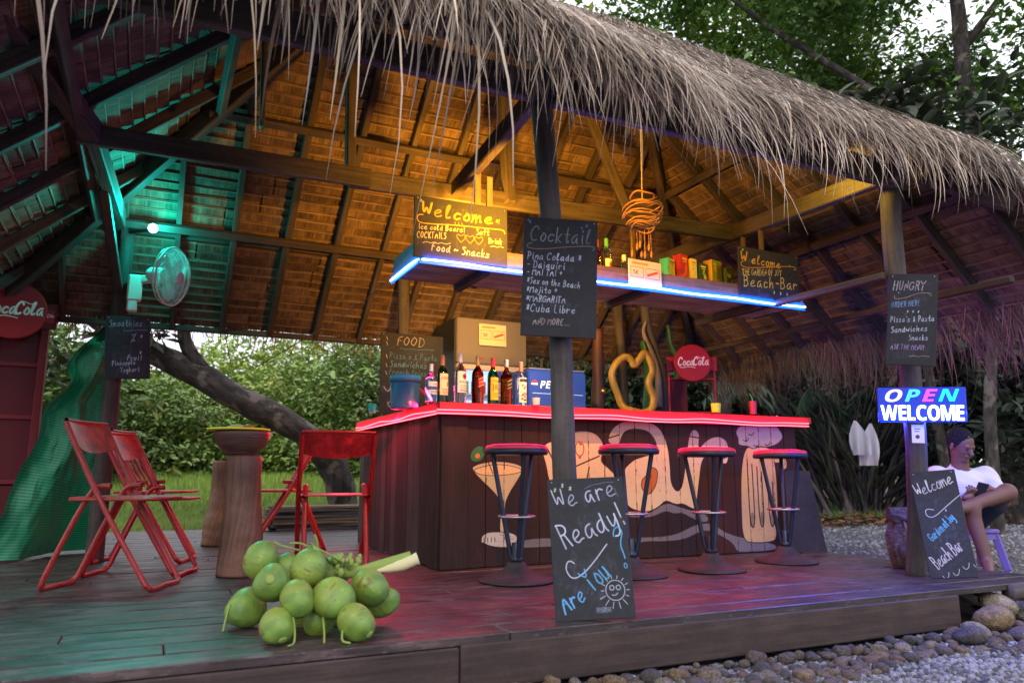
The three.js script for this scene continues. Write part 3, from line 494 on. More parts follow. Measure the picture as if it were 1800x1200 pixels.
{ // red neon under the counter edge: two thin tubes
  const n = thing('neon_light', 'red neon tube running along the bar counter edge', 'neon light', [0, 0, 0]);
  const rm = glow(1, 0.16, 0.2, 1.7), rs = glow(1, 0.0, 0.04, 0.6), y = BAR.h - 0.005, w = (i) => 0.006 * Math.sin(i * 1.7) + 0.003 * Math.sin(i * 4.1);
  const a = [], b = []; for (let i = 0; i <= 12; i++) { const x = 1.69 + 3.32 * i / 12; a.push([x, y + w(i), BAR.z + 0.1]); b.push([x, y - 0.022 + w(i) * 0.7, BAR.z + 0.096]); }
  const c = [], d = []; for (let i = 0; i <= 8; i++) { const z = BAR.z + 0.08 - 2.2 * i / 8; c.push([1.7, y + w(i + 3), z]); d.push([1.704, y - 0.022, z]); }
  part('glow_band', [move(cbox(3.32, 0.04, 0.006, 0.002), 3.35, y - 0.008, BAR.z + 0.0925), move(cbox(0.006, 0.04, 2.2, 0.002, 'z'), 1.7095, y - 0.008, BAR.z - 1.02)], rs, n); part('tube', [tube(a, 0.0042, 60, 6), tube(c, 0.0042, 40, 6)], rm, n); part('tube', [tube(b, 0.0042, 60, 6), tube(d, 0.0042, 40, 6)], rm, n);  // flat emissive strips behind the tubes stand in for their red halo
  strip([1.72, y - 0.012, BAR.z + 0.112], [5.0, y - 0.012, BAR.z + 0.112], 0.03, [0, -0.5, 0.85], [1, 0.01, 0.14], 32);
  strip([1.72, y - 0.03, BAR.z + 0.08], [5.0, y - 0.03, BAR.z + 0.08], 0.03, [0, -0.9, -0.4], [1, 0.015, 0.06], 1.2);
  strip([1.72, y + 0.01, BAR.z + 0.125], [5.0, y + 0.01, BAR.z + 0.125], 0.02, [0, 0.1, -1], [1, 0.015, 0.05], 20);
  strip([1.675, y - 0.012, BAR.z], [1.675, y - 0.012, BAR.zb], 0.03, [-0.7, -0.7, 0.25], [1, 0.01, 0.07], 60);
  strip([1.66, y + 0.01, BAR.z], [1.66, y + 0.01, BAR.zb], 0.02, [1, 0.1, 0], [1, 0.015, 0.05], 14);
}
// ================================================================ hanging shelf with blue neon
const SH = { x0: 1.36, x1: 4.37, zf: -4.1, zb: -4.62, y: 1.85 };
{
  const s = thing('hanging_shelf', 'long wooden tray shelf hung from the roof beams above the bar', 'shelf', [SH.x0, SH.y, SH.zf]);
  const W = SH.x1 - SH.x0, D = SH.zf - SH.zb; rnd = mulberry(23);
  const shelfM = wood(0.2, 0.1, 0.055, 0.6), under = wood(0.42, 0.36, 0.36, 0.7);
  for (let i = 0; i < 4; i++) part('shelf_board', move(cbox(W - 0.04, 0.018, D / 4 - 0.004, 0.003), W / 2, 0.022, -D / 4 * (i + 0.5)), under, s);
  part('inner_board', move(cbox(W - 0.04, 0.016, D - 0.03, 0.003), W / 2, 0.106, -D / 2), shelfM, s);
  part('front_lip', move(cbox(W, 0.105, 0.02, 0.004), W / 2, 0.062, 0.011), shelfM, s);
  part('side_lip', move(cbox(0.02, 0.13, D, 0.004, 'z'), -0.01, 0.075, -D / 2), shelfM, s); part('side_lip', move(cbox(0.02, 0.105, D, 0.004, 'z'), W + 0.01, 0.062, -D / 2), shelfM, s);
  part('back_rail', move(cbox(W, 0.05, 0.02, 0.003), W / 2, 0.05, -D - 0.01), M.beamDark, s);
  for (const x of [0.42, 1.6, 2.6]) part('bearer', move(cbox(0.05, 0.045, D - 0.02, 0.004, 'z'), x, -0.012, -D / 2), M.beam, s);
  for (const [x, z, y1] of [[1.72, -0.02, 2.52], [1.8, -0.02, 2.45], [4.06, -0.06, 2.44], [4.06, -0.25, 2.44], [1.9, -0.5, 2.45], [3.2, -0.5, 2.45]]) part('hanger', move(cbox(0.04, y1 - SH.y, 0.018, 0.003, 'y'), x - SH.x0, (y1 - SH.y) / 2, z), M.slat, s);
  const n = thing('neon_light', 'blue neon tube along the lower edge of the hanging shelf', 'neon light');
  const bm = glow(0.4, 0.68, 1, 4.5), bs = glow(0.0, 0.11, 1, 1.25), a = []; for (let i = 0; i <= 14; i++) a.push([SH.x0 + 0.02 + (W - 0.02) * i / 14, SH.y - 0.001 + 0.004 * Math.sin(i * 1.9), SH.zf + 0.034]);
  const pts = [[SH.x0 - 0.03, SH.y + 0.002, SH.zb - 0.02], [SH.x0 - 0.032, SH.y, SH.zf - 0.06], [SH.x0 - 0.02, SH.y, SH.zf + 0.02], ...a];
  part('glow_band', [move(cbox(W + 0.03, 0.052, 0.006, 0.002), W / 2 + SH.x0 - 0.01, SH.y + 0.002, SH.zf + 0.025), move(cbox(0.006, 0.052, D + 0.03, 0.002, 'z'), SH.x0 - 0.0245, SH.y + 0.002, (SH.zf + SH.zb) / 2)], bs, n);  // glowing strip behind the tube imitates its blue light on the shelf edge
  part('tube', tube(pts, 0.0062, 90, 7), bm, n);
  const blue = [0.02, 0.13, 1];
  strip([SH.x0, SH.y, SH.zf + 0.045], [SH.x1, SH.y, SH.zf + 0.045], 0.02, [0, -0.5, 1], blue, 40);
  strip([SH.x0, SH.y + 0.004, SH.zf + 0.055], [SH.x1, SH.y + 0.004, SH.zf + 0.055], 0.016, [0, 0.25, -1], blue, 45);
  strip([SH.x0 - 0.045, SH.y, SH.zb], [SH.x0 - 0.045, SH.y, SH.zf], 0.02, [-1, -0.3, 0], blue, 30); strip([SH.x0 - 0.055, SH.y + 0.004, SH.zb], [SH.x0 - 0.055, SH.y + 0.004, SH.zf], 0.016, [1, 0.2, 0], blue, 40);
}
function flood(pos, target, color, k, angle, pen) { const l = new THREE.SpotLight(lin(...color), k); l.position.set(...pos); l.target.position.set(...target); l.angle = angle; l.penumbra = pen; l.castShadow = true; l.shadow.radius = 2; scene.add(l, l.target); return l; }
{ // warm floodlight behind the cocktail board; it lights the shelf front and the roof
  const b = thing('flood_lamp', 'warm yellow lamp fixed behind the middle front post above the cocktail board', 'lamp', [1.85, 2.17, -3.42]);
  part('arm', rod([0, 0, 0.03], [-0.14, 0.0, 0.22], 0.008), M.black, b); part('housing', move(lathe([[0, 0.04], [0.022, 0.036], [0.04, 0.0], [0.043, -0.03], [0.039, -0.03], [0.034, 0.0], [0, 0.015]], 24), 0, 0, 0, Math.PI / 2 + 0.1, 0, 0), M.black, b);
  part('bulb', new THREE.SphereGeometry(0.024, 16, 12).translate(0, 0.0, -0.02), glow(1, 0.6, 0.15, 3), b);
  flood([1.86, 2.17, -3.5], [2.6, 2.45, -5.6], [1, 0.42, 0.025], 8, 1.42, 0.5);
}
{ // added, unseen warm lamp behind the left welcome board, to light the back slope of the roof
  const b = thing('flood_lamp', 'added warm lamp, unseen behind the left welcome board, to light the roof', 'lamp', [1.66, 2.0, -4.24]);
  part('stand', lathe([[0, -0.035], [0.035, -0.035], [0.035, -0.025], [0.008, -0.02], [0.008, 0.03], [0, 0.03]], 16), M.black, b); part('housing', move(lathe([[0, 0.04], [0.022, 0.036], [0.04, 0.0], [0.043, -0.03], [0.039, -0.03], [0.034, 0.0], [0, 0.015]], 24), 0, 0.05, 0, Math.PI / 2 + 0.3, 0, 0), M.black, b);
  part('bulb', new THREE.SphereGeometry(0.024, 16, 12).translate(0, 0.055, -0.02), glow(1, 0.6, 0.15, 3), b);
  flood([1.68, 2.07, -4.31], [2.55, 2.75, -6.0], [1, 0.42, 0.025], 11, 1.1, 0.75);
}
{ // second small warm lamp behind the right post
  const b = thing('flood_lamp', 'small warm lamp tucked behind the front roof beam near the right post', 'lamp', [3.78, 2.57, -3.27]);
  part('housing', lathe([[0, 0.05], [0.02, 0.05], [0.035, 0.01], [0.034, 0.006], [0, 0.02]], 18), M.black, b); part('bulb', new THREE.SphereGeometry(0.024, 14, 10).translate(0, -0.004, 0), glow(1, 0.66, 0.12, 3), b);
  point([3.78, 2.51, -3.33], [0.9, 0.56, 0.03], 0.8, 2);
}
{ // teal lamp on the back-left post
  const b = thing('wall_lamp', 'small teal lamp shining at the top of the back left post', 'lamp', [-0.1, 2.43, -6.06]);
  part('bracket', beam([-0.17, 0.0, -0.2], [0, -0.01, 0], 0.02, 0.02), M.black, b);
  part('bulb', new THREE.SphereGeometry(0.034, 16, 12), glow(0.2, 1, 0.85, 14), b);
  part('cap', move(lathe([[0, 0.03], [0.022, 0.026], [0.026, 0.05], [0, 0.055]], 14), 0, 0, -0.03), M.black, b);
  flood([-0.08, 2.42, -5.99], [-0.5, 2.5, -3.6], [0, 0.72, 0.6], 3.2, 1.1, 0.7);
  point([-0.06, 2.4, -5.99], [0, 0.75, 0.6], 0.8, 2);
  flood([0.0, 2.36, -5.86], [0.1, 0, -3.3], [0, 0.7, 0.6], 5, 0.75, 0.8);
}
{ // unseen warm lamp added under the back edge of the shelf, to light the bottles
  const b = thing('unseen_lamp', 'small unseen warm lamp added under the back edge of the hanging shelf', 'lamp', [2.42, 1.79, -4.55]);
  part('housing', move(cbox(0.12, 0.03, 0.05, 0.006), 0, 0.02, 0), M.black, b); part('bulb', new THREE.SphereGeometry(0.018, 12, 8).translate(0, -0.002, -0.01), glow(1, 0.7, 0.4, 2), b);
  flood([2.42, 1.765, -4.58], [3.1, 1.0, -5.7], [1, 0.66, 0.36], 3.6, 1.3, 0.5);
}
// ================================================================ handwriting: single-stroke letters, x 0-9, y 0-c (3 = baseline, 8 = x-height, c = capital)
const GL = { a: '583816142344575463', b: '1c13 16385755433314', c: '573816143354', d: '583816142344575c5463', e: '155658381614335464', f: '5b4c3b33 1858', g: '57381615244557585240201', h: '1c13 15374857536', i: '282433 2a2b', j: '38321001 3a3b', k: '1c13 581553', l: '153b3c2c1a142344', m: '081603 16283833 3658686374', n: '1813 1638485753', o: '38161433545738', p: '1810 173857553414', q: '58381615244557 585061', r: '1813 163857', s: '573817264554331304', t: '3c344354 1858', u: '181423435658 58536', v: '183358', w: '0813375368', x: '1853 5813', y: '1814345758 58523010', z: '18581353',
  A: '033c63 1757', B: '1c13 1c4c5a4818 4866543313', C: '6a5c3c1a07143354', D: '1c13 0c4c69664313', E: '5c1c1353 1848', F: '5c1c13 1848', G: '6a4c1a0714335467 6747', H: '1c13 6c63 1868', I: '2c23', J: '4c442305', K: '1c13 5c1853', L: '2c1c142353', M: '030c386c63', N: '131c535c', O: '3c1a0633566a3c', P: '1c13 0c4c5a4717', R: '1c13 1c4c5a4818 3853', S: '5b3c1b2948564313', T: '3c33 0c6c', U: '1c1533555c', W: '0c133a536c', Y: '0c386c 3833', V: '0c336c', X: '0c63 6c03', Q: '3c1a0633566a3c 4663', Z: '0c6c0363',
  '!': '2c26 2324', '?': '1a3c5a3736 3334', '.': '2324', '-': '1747', '*': '353b 165a 561a', "'": '2c2a', ',': '2412', '+': '363a 1858', '%': '135c 1b2b2a1a1b 45554445', '&': '6326384a3b29544513234465', '4': '435c1656', '5': '5c1c185855431304', '~': '0618274657', '/': '135c' };
function letterWidth(ch) { if (ch === ' ') return 3.2; const s = GL[ch]; if (!s) return 3.2; let m = 0; for (const st of s.split(' ')) for (let i = 0; i < st.length; i += 2) m = Math.max(m, +st[i]); return m + 1.0; }
function chalk(g, text, x, y, size, o = {}) {   // size = capital height in canvas pixels; y = baseline
  const { color = '#d8dde6', width = size * 0.12, slant = 0.12, up = 0, space = 0.2, wob = 0.35, squeeze = 0.72, alpha = 0.95 } = o, k = size / 9, pen = width * 1.3;
  g.save(); g.translate(x, y); g.rotate(-up); g.lineCap = 'round'; g.lineJoin = 'round';
  let cx = 0;
  for (const ch of text) {
    const s = GL[ch]; if (s) for (const st of s.split(' ')) {
      const p = []; for (let i = 0; i + 1 < st.length; i += 2) { const py = parseInt(st[i + 1], 16) - 3; p.push([(cx + +st[i] * squeeze + py * slant) * k + R(-wob, wob) * k * 0.6, -py * k + R(-wob, wob) * k * 0.6]); }
      if (p.length < 2) continue;
      for (let pass = 0; pass < 3; pass++) {
        g.globalAlpha = alpha * (pass ? R(0.2, 0.6) : R(0.5, 0.95)); g.strokeStyle = color; g.lineWidth = pen * (pass ? R(0.3, 0.9) : R(0.7, 1.05));
        const j = () => (pass ? R(-0.22, 0.22) * pen : 0);
        g.beginPath(); g.moveTo(p[0][0] + j(), p[0][1] + j());
        for (let i = 1; i < p.length - 1; i++) g.quadraticCurveTo(p[i][0] + j(), p[i][1] + j(), (p[i][0] + p[i + 1][0]) / 2, (p[i][1] + p[i + 1][1]) / 2);
        const e = p[p.length - 1]; g.lineTo(e[0] + j(), e[1] + j()); g.stroke();
      }
    }
    cx += letterWidth(ch) * squeeze + space * 4;
  }
  g.restore(); return cx * k;
}
function flourish(g, pts, color, w) { g.save(); g.lineCap = 'round'; g.strokeStyle = color; for (let q = 0; q < 2; q++) { g.globalAlpha = q ? 0.5 : 0.8; g.lineWidth = w * (q ? 0.6 : 0.85); g.beginPath(); pts.forEach(([x, y], i) => { if (!i) g.moveTo(x, y); else if (i < pts.length - 1) g.quadraticCurveTo(x, y, (x + pts[i + 1][0]) / 2, (y + pts[i + 1][1]) / 2); else g.lineTo(x, y); }); g.stroke(); } g.restore(); }
const star = (g, x, y, s, c) => chalk(g, '*', x - s * 0.3, y + s * 0.5, s, { color: c, width: s * 0.13 });
function chalkboard(label, w, h, T, S, draw, seed) {   // S pixels per metre; T = { p, yaw, lean, roll }
  const c = document.createElement('canvas'); c.width = Math.round(w * S); c.height = Math.round(h * S); const g = c.getContext('2d'); rnd = mulberry(seed);
  g.fillStyle = '#202127'; g.fillRect(0, 0, c.width, c.height);
  for (let i = 0; i < 240; i++) { const a = R(0, 6.3), x = R(0, c.width), y = R(0, c.height), L = R(30, 180); g.strokeStyle = `rgba(${rnd() < 0.6 ? '150,150,160' : '8,8,10'},${R(0.01, 0.05)})`; g.lineWidth = R(4, 26); g.beginPath(); g.moveTo(x, y); g.lineTo(x + Math.cos(a) * L, y + Math.sin(a) * L); g.stroke(); }
  for (let i = 0; i < 7; i++) { g.globalAlpha = 0.1; chalk(g, pick(['Welcome', 'Open', 'Beer', 'Fresh', 'Menu', 'Today']), R(0, c.width * 0.5), R(c.height * 0.2, c.height), R(40, 90), { color: '#9aa0ac', width: R(8, 16), up: R(-0.1, 0.3), alpha: 0.07 }); } g.globalAlpha = 1;
  for (let i = 0; i < 40; i++) { g.fillStyle = `rgba(150,155,168,${R(0.008, 0.03)})`; g.beginPath(); g.ellipse(R(0, c.width), R(0, c.height), R(20, 120), R(8, 40), R(-0.6, 0.6), 0, 7); g.fill(); }
  draw(g, c.width, c.height);
  g.globalAlpha = 1; for (let i = 0; i < c.width * c.height / 60; i++) { g.fillStyle = 'rgba(34,35,40,0.55)'; g.fillRect(R(0, c.width), R(0, c.height), R(0.5, 1.6), R(0.5, 1.6)); }   // slate grain through the chalk
  const t = new THREE.CanvasTexture(c); t.colorSpace = THREE.SRGBColorSpace;
  const b = thing('chalkboard', label, 'chalkboard', T.p); b.rotation.order = 'YXZ'; b.rotation.set(-(T.lean || 0) * Math.PI / 180, T.yaw * Math.PI / 180, (T.roll || 0) * Math.PI / 180);
  part('panel', cbox(w, h, 0.014, 0.003), M.black, b);
  const face = new THREE.PlaneGeometry(w - 0.004, h - 0.004); for (const x of [-1, 1]) part('nail', new THREE.SphereGeometry(0.004, 8, 6).translate(x * (w / 2 - 0.02), h / 2 - 0.016, 0.0085), M.steel, b);
  part('slate_face', face.translate(0, 0, 0.0082), new THREE.MeshStandardMaterial({ map: t, color: lin(0.72, 0.74, 0.86), roughness: 0.75 }), b);
  return b;
}
const Y_ = '#e8b928', Wt = '#d3d8e4', Bl = '#5fb6e0', Gn = '#b9dca6';
chalkboard('welcome chalkboard with three hearts, hung at the left end of the shelf', 0.6, 0.375, { p: [1.595, 2.045, -4.065], yaw: 0, roll: 0.5 }, 1150, (g, W, H) => {
  chalk(g, 'Welcome', 50, 132, 92, { color: Y_, width: 11, squeeze: 0.98, space: 0.28 }); chalk(g, '*!', 600, 120, 34, { color: Y_ }); star(g, 45, 34, 30, '#b9c3d6');
  flourish(g, [[60, 130], [20, 130], [18, 180], [60, 195], [300, 172], [560, 165], [665, 158], [672, 186]], Y_, 8); for (const x of [290, 316, 342]) flourish(g, [[x, 152], [x + 12, 178]], Y_, 5);
  chalk(g, 'ice cold Beers!', 26, 236, 40, { color: '#ecd9a0', width: 5.5, up: 0.06, squeeze: 0.78 }); chalk(g, 'Soft', 450, 222, 46, { color: '#ecd9a0', width: 5.5, up: 0.05 });
  chalk(g, 'Drink', 545, 272, 38, { color: '#ecd9a0', width: 5, up: 0.04 }); flourish(g, [[560, 296], [590, 286], [610, 296], [640, 284], [660, 292]], '#ecd9a0', 5);
  chalk(g, 'COCKTAILS', 18, 300, 44, { color: '#ecd9a0', width: 5.5, up: 0.09, squeeze: 0.66 });
  for (const x of [338, 404, 470]) flourish(g, [[x, 292], [x - 36, 262], [x - 24, 232], [x, 250], [x + 26, 226], [x + 34, 260], [x, 292]], '#f09a2a', 6);
  flourish(g, [[60, 330], [90, 314], [112, 328], [142, 312], [166, 326], [196, 310], [222, 322], [260, 308]], '#ecd9a0', 5);
  chalk(g, 'Food ~ Snacks', 120, 374, 56, { color: '#ecd9a0', width: 6.5, squeeze: 0.8, up: -0.015 });
}, 301);
chalkboard('tall cocktail list chalkboard nailed to the middle front post', 0.364, 0.588, { p: [1.73, 1.55, -3.105], yaw: -20, roll: -2 }, 1260, (g, W, H) => {
  chalk(g, 'Cocktail', 36, 150, 96, { color: '#9a989e', width: 6, squeeze: 0.7, space: 0.1 }); star(g, 34, 30, 26, Bl); star(g, 390, 34, 22, Bl); star(g, 360, 48, 18, Bl);
  flourish(g, [[50, 162], [16, 172], [22, 198], [120, 200], [260, 176], [420, 160], [446, 172], [430, 190]], '#b08e86', 5);
  const L = [['Pina Colada *', 246, 46], ['- Daiquiri', 300, 44], ['- MAI TAI +', 346, 40], ['*Sex on the Beach', 398, 40], ['*Mojito +', 456, 40], ['*MARGARITA', 512, 40], ['*Cuba Libre', 574, 48]];
  for (const [t, y, s] of L) chalk(g, t, 22, y + 20, s, { color: Wt, width: 4.6, squeeze: t.length > 14 ? 0.62 : 0.76, up: t.length > 14 ? -0.05 : 0 });
  chalk(g, 'AND MORE...', 70, 672, 38, { color: '#c5a9a0', width: 4.2, squeeze: 0.78, up: 0.01 });
}, 302);
chalkboard('welcome beach bar chalkboard hung at the right end of the shelf', 0.585, 0.365, { p: [4.03, 2.062, -4.07], yaw: 0, roll: -0.5 }, 1100, (g, W, H) => {
  chalk(g, 'W', 22, 132, 92, { color: '#f0a822', width: 14, squeeze: 0.95 }); chalk(g, 'elcome', 130, 128, 74, { color: '#eab544', width: 8, squeeze: 0.9, up: -0.02, space: 0.16 }); star(g, 50, 26, 28, Gn); star(g, 545, 100, 26, '#5fd06a');
  flourish(g, [[60, 118], [22, 124], [24, 168], [120, 170], [330, 134], [520, 104], [610, 98], [620, 122], [590, 126]], '#e89a28', 7); for (const x of [300, 325, 350]) star(g, x, 142, 22, '#e8922a');
  chalk(g, 'THE GARDEN OF JOY', 30, 238, 50, { color: '#e6d27a', width: 5, squeeze: 0.66, up: 0.1, space: 0.16 }); chalk(g, 'Beach-Bar', 36, 330, 92, { color: '#ecd36a', width: 7, squeeze: 0.86, up: 0.06 });
  for (const x of [360, 430, 500]) star(g, x, 348, 36, Gn);
}, 303);
chalkboard('hungry menu chalkboard on the right front post above the lit sign', 0.265, 0.56, { p: [4.1, 1.535, -3.005], yaw: -50, roll: -6.5 }, 1200, (g, W, H) => {
  chalk(g, 'HUNGRY', 24, 120, 68, { color: '#b9a8ae', width: 6, squeeze: 0.62 }); flourish(g, [[40, 164], [30, 190], [110, 180], [190, 140], [270, 138], [280, 160]], '#cf9a8a', 4.5); star(g, 66, 140, 20, Bl);
  chalk(g, 'ORDER HERE', 22, 252, 40, { color: '#7fa9d8', width: 4, squeeze: 0.58, up: 0.1 }); for (const x of [130, 165, 200]) star(g, x, 280, 24, Wt);
  chalk(g, "Pizza's & Pasta", 18, 362, 42, { color: Wt, width: 4, squeeze: 0.6, up: 0.06 }); chalk(g, 'Sandwiches', 24, 440, 44, { color: Wt, width: 4, squeeze: 0.66, up: 0.09 }); chalk(g, 'Snacks', 140, 492, 40, { color: Wt, width: 4, squeeze: 0.66, up: 0.05 });
  chalk(g, 'ASK THE MENU!', 26, 560, 36, { color: '#b892c8', width: 4, squeeze: 0.6 }); flourish(g, [[150, 612], [180, 600], [206, 612], [236, 600], [280, 606]], '#c99ab0', 4);
}, 304);
chalkboard('we are ready chalkboard with a smiling sun, standing at the front edge of the deck', 0.345, 0.61, { p: [1.795, 0.298, -2.975], yaw: -25.4, lean: 12, roll: 2.6 }, 1250, (g, W, H) => {
  for (const [x, y] of [[40, 62], [84, 38], [128, 56]]) star(g, x, y, 34, Gn);
  chalk(g, 'We are', 44, 172, 112, { color: Wt, width: 7.5, squeeze: 0.72, up: 0.19, space: 0.1, slant: -0.05 }); flourish(g, [[210, 60], [250, 40], [290, 36], [340, 26], [380, 30]], '#8e97a6', 3); flourish(g, [[380, 60], [390, 90], [400, 110]], '#8e97a6', 3);
  chalk(g, 'Ready!', 70, 388, 132, { color: Wt, width: 7.5, squeeze: 0.7, up: 0.33, space: 0.04, slant: -0.04 });
  flourish(g, [[120, 468], [90, 440], [66, 500], [110, 560], [200, 500], [310, 372]], Wt, 8);
  chalk(g, 'Are', 52, 728, 100, { color: '#63b7e6', width: 8, squeeze: 0.62, up: 0.5, slant: 0.1, space: 0.05 }); chalk(g, 'You', 206, 622, 118, { color: '#63b7e6', width: 8, squeeze: 0.56, up: 0.62, slant: 0.0, space: 0.0 });
  flourish(g, [[352, 330], [350, 296], [384, 276], [404, 310], [390, 350], [386, 390], [398, 420], [404, 452]], '#63b7e6', 9); flourish(g, [[398, 480], [392, 500], [410, 506], [414, 486], [400, 478]], '#63b7e6', 6);
  g.strokeStyle = '#c9ccd6'; g.lineWidth = 5; g.globalAlpha = 0.85; g.beginPath(); g.arc(334, 618, 52, 0, 7); g.stroke(); for (const x of [316, 352]) { g.beginPath(); g.arc(x, 604, 12, 0, 7); g.stroke(); } g.beginPath(); g.arc(326, 622, 22, 0.4, 2.2); g.stroke();
  for (let i = 0; i < 14; i++) { const a = i / 14 * 6.28, r0 = 62, r1 = i > 1 && i < 7 ? 96 : 78; flourish(g, [[334 + Math.cos(a) * r0, 618 + Math.sin(a) * r0], [334 + Math.cos(a) * r1, 618 + Math.sin(a) * r1]], '#c9ccd6', 5); }
  for (let i = 0; i < 120; i++) { g.globalAlpha = 0.14; g.fillStyle = '#aab4c4'; g.beginPath(); g.ellipse(262 + R(-38, 38), 716 + R(-14, 14), R(3, 12), R(2, 5), 0, 0, 7); g.fill(); } g.globalAlpha = 1;
}, 305);
chalkboard('welcome chalkboard leaning at the right end of the deck, beside the seated person', 0.242, 0.62, { p: [4.215, 0.335, -3.015], yaw: -50, lean: 14, roll: 5 }, 1250, (g, W, H) => {
  chalk(g, 'Welcome', 26, 190, 92, { color: '#d5d2c4', width: 7, squeeze: 0.58, up: 0.34, space: 0.0 }); flourish(g, [[110, 290], [60, 270], [50, 330], [100, 350], [200, 268], [320, 180]], '#d9d6c6', 7); star(g, 190, 300, 24, Wt);
  chalk(g, 'Garden of Joy', 62, 520, 62, { color: '#59b9d8', width: 6.5, squeeze: 0.46, up: 0.72, space: 0.0 });
  chalk(g, 'Beach Bar', 58, 716, 92, { color: '#d9cfc6', width: 6.5, squeeze: 0.42, up: 0.62, space: 0.0 });
  for (const [x, y] of [[80, 760], [150, 740], [220, 700], [290, 690]]) flourish(g, [[x, y], [x + 10, y + 24], [x + 36, y + 12], [x + 44, y - 24]], '#d5d2c4', 5);
}, 306);
chalkboard('food menu chalkboard standing behind the left end of the bar', 0.56, 0.7, { p: [1.99, 1.46, -6.2], yaw: 0, roll: 0 }, 900, (g, W, H) => {
  chalk(g, 'FOOD', 120, 92, 70, { color: '#bba58a', width: 6, squeeze: 1.0 }); flourish(g, [[150, 112], [200, 122], [250, 110], [300, 122], [350, 108], [430, 112]], '#3b8fb0', 5);
  chalk(g, "Pizza's & Pasta", 66, 196, 46, { color: '#3f8aa6', width: 4.5, squeeze: 0.78 }); chalk(g, 'Sandwiches', 70, 262, 48, { color: '#5aa4c0', width: 4.5, squeeze: 0.78 }); chalk(g, 'French Fries', 66, 322, 46, { color: '#3f8aa6', width: 4.5, squeeze: 0.72 });
  for (const y of [30, 70, 170, 240, 300]) flourish(g, [[40, y], [50, y + 26]], '#c9c4bd', 6); flourish(g, [[30, 420], [60, 470], [90, 410]], '#c9c4bd', 9); flourish(g, [[60, 540], [110, 520], [150, 560], [80, 580], [60, 540]], '#c9c4bd', 7);
}, 307);
chalkboard('dark drinks chalkboard hanging on the back left post beside the green net', 0.3, 0.46, { p: [-0.2, 1.53, -6.15], yaw: 10, roll: 4 }, 900, (g, W, H) => {
  chalk(g, 'Smoothies', 20, 70, 44, { color: '#a9adb4', width: 4.5, squeeze: 0.62, up: 0.05 }); flourish(g, [[110, 96], [180, 88], [250, 84]], '#a9adb4', 4);
  chalk(g, '%', 150, 170, 60, { color: '#a9b6c8', width: 6 }); star(g, 216, 130, 28, Wt); star(g, 212, 240, 28, Wt); chalk(g, 'Fruit', 130, 290, 34, { color: Wt, width: 4 }); chalk(g, 'Pineapple', 40, 330, 32, { color: Wt, width: 3.5, squeeze: 0.62, up: 0.08 }); chalk(g, 'Yoghurt', 90, 372, 32, { color: Wt, width: 3.5, squeeze: 0.62, up: 0.06 });
}, 308);
// ================================================================ price cards and paper notice
function card(label, p, w, h, yaw, roll, draw, S = 900) {
  const c = document.createElement('canvas'); c.width = Math.round(w * S); c.height = Math.round(h * S); const g = c.getContext('2d'); rnd = mulberry(40 + Math.round(p[0] * 100));
  g.fillStyle = '#d2c2a4'; g.fillRect(0, 0, c.width, c.height); draw(g, c.width, c.height);
  const t = new THREE.CanvasTexture(c); t.colorSpace = THREE.SRGBColorSpace;
  const o = thing('price_card', label, 'card', p); o.rotation.order = 'YXZ'; o.rotation.set(-0.04, yaw * Math.PI / 180, roll * Math.PI / 180);
  part('backing', cbox(w, h, 0.004, 0.001), M.white, o); part('print', new THREE.PlaneGeometry(w - 0.002, h - 0.002).translate(0, 0, 0.0032), new THREE.MeshStandardMaterial({ map: t, roughness: 0.6 }), o); return o;
}
const priceDraw = (g, W, H) => { g.strokeStyle = '#5a4634'; g.lineWidth = 3; g.strokeRect(W * 0.06, H * 0.3, W * 0.38, H * 0.4); g.strokeRect(W * 0.52, H * 0.3, W * 0.42, H * 0.4); g.font = `bold ${H * 0.24}px serif`; g.fillStyle = '#463626'; g.fillText('5\u20ac', W * 0.12, H * 0.6); g.save(); g.translate(W * 0.56, H * 0.6); g.rotate(-0.35); g.fillStyle = '#b8483a'; g.fillRect(0, -H * 0.06, W * 0.36, H * 0.1); g.restore(); g.fillStyle = '#c98a5a'; g.fillRect(W * 0.1, H * 0.1, W * 0.5, H * 0.09); g.fillStyle = '#e9c9a2'; g.fillRect(W * 0.1, H * 0.8, W * 0.78, H * 0.06); };
card('cream price card clipped to the front of the hanging shelf', [2.92, 1.945, -4.065], 0.265, 0.175, 0, -1.5, priceDraw);
card('cream price card stuck on the tall drinks cooler', [2.76, 1.87, -6.225], 0.27, 0.2, 0, 0, priceDraw);
const notice = card('small white notice taped to the post under the lit sign', [4.095, 0.85, -3.03], 0.066, 0.108, -50, -3, (g, W, H) => { g.fillStyle = '#30343c'; g.beginPath(); g.arc(W * 0.45, H * 0.66, W * 0.18, 0, 7); g.fill(); g.fillRect(W * 0.2, H * 0.2, W * 0.5, H * 0.05); g.fillRect(W * 0.2, H * 0.34, W * 0.4, H * 0.05); });
notice.name = 'paper_notice'; notice.userData.category = 'notice';
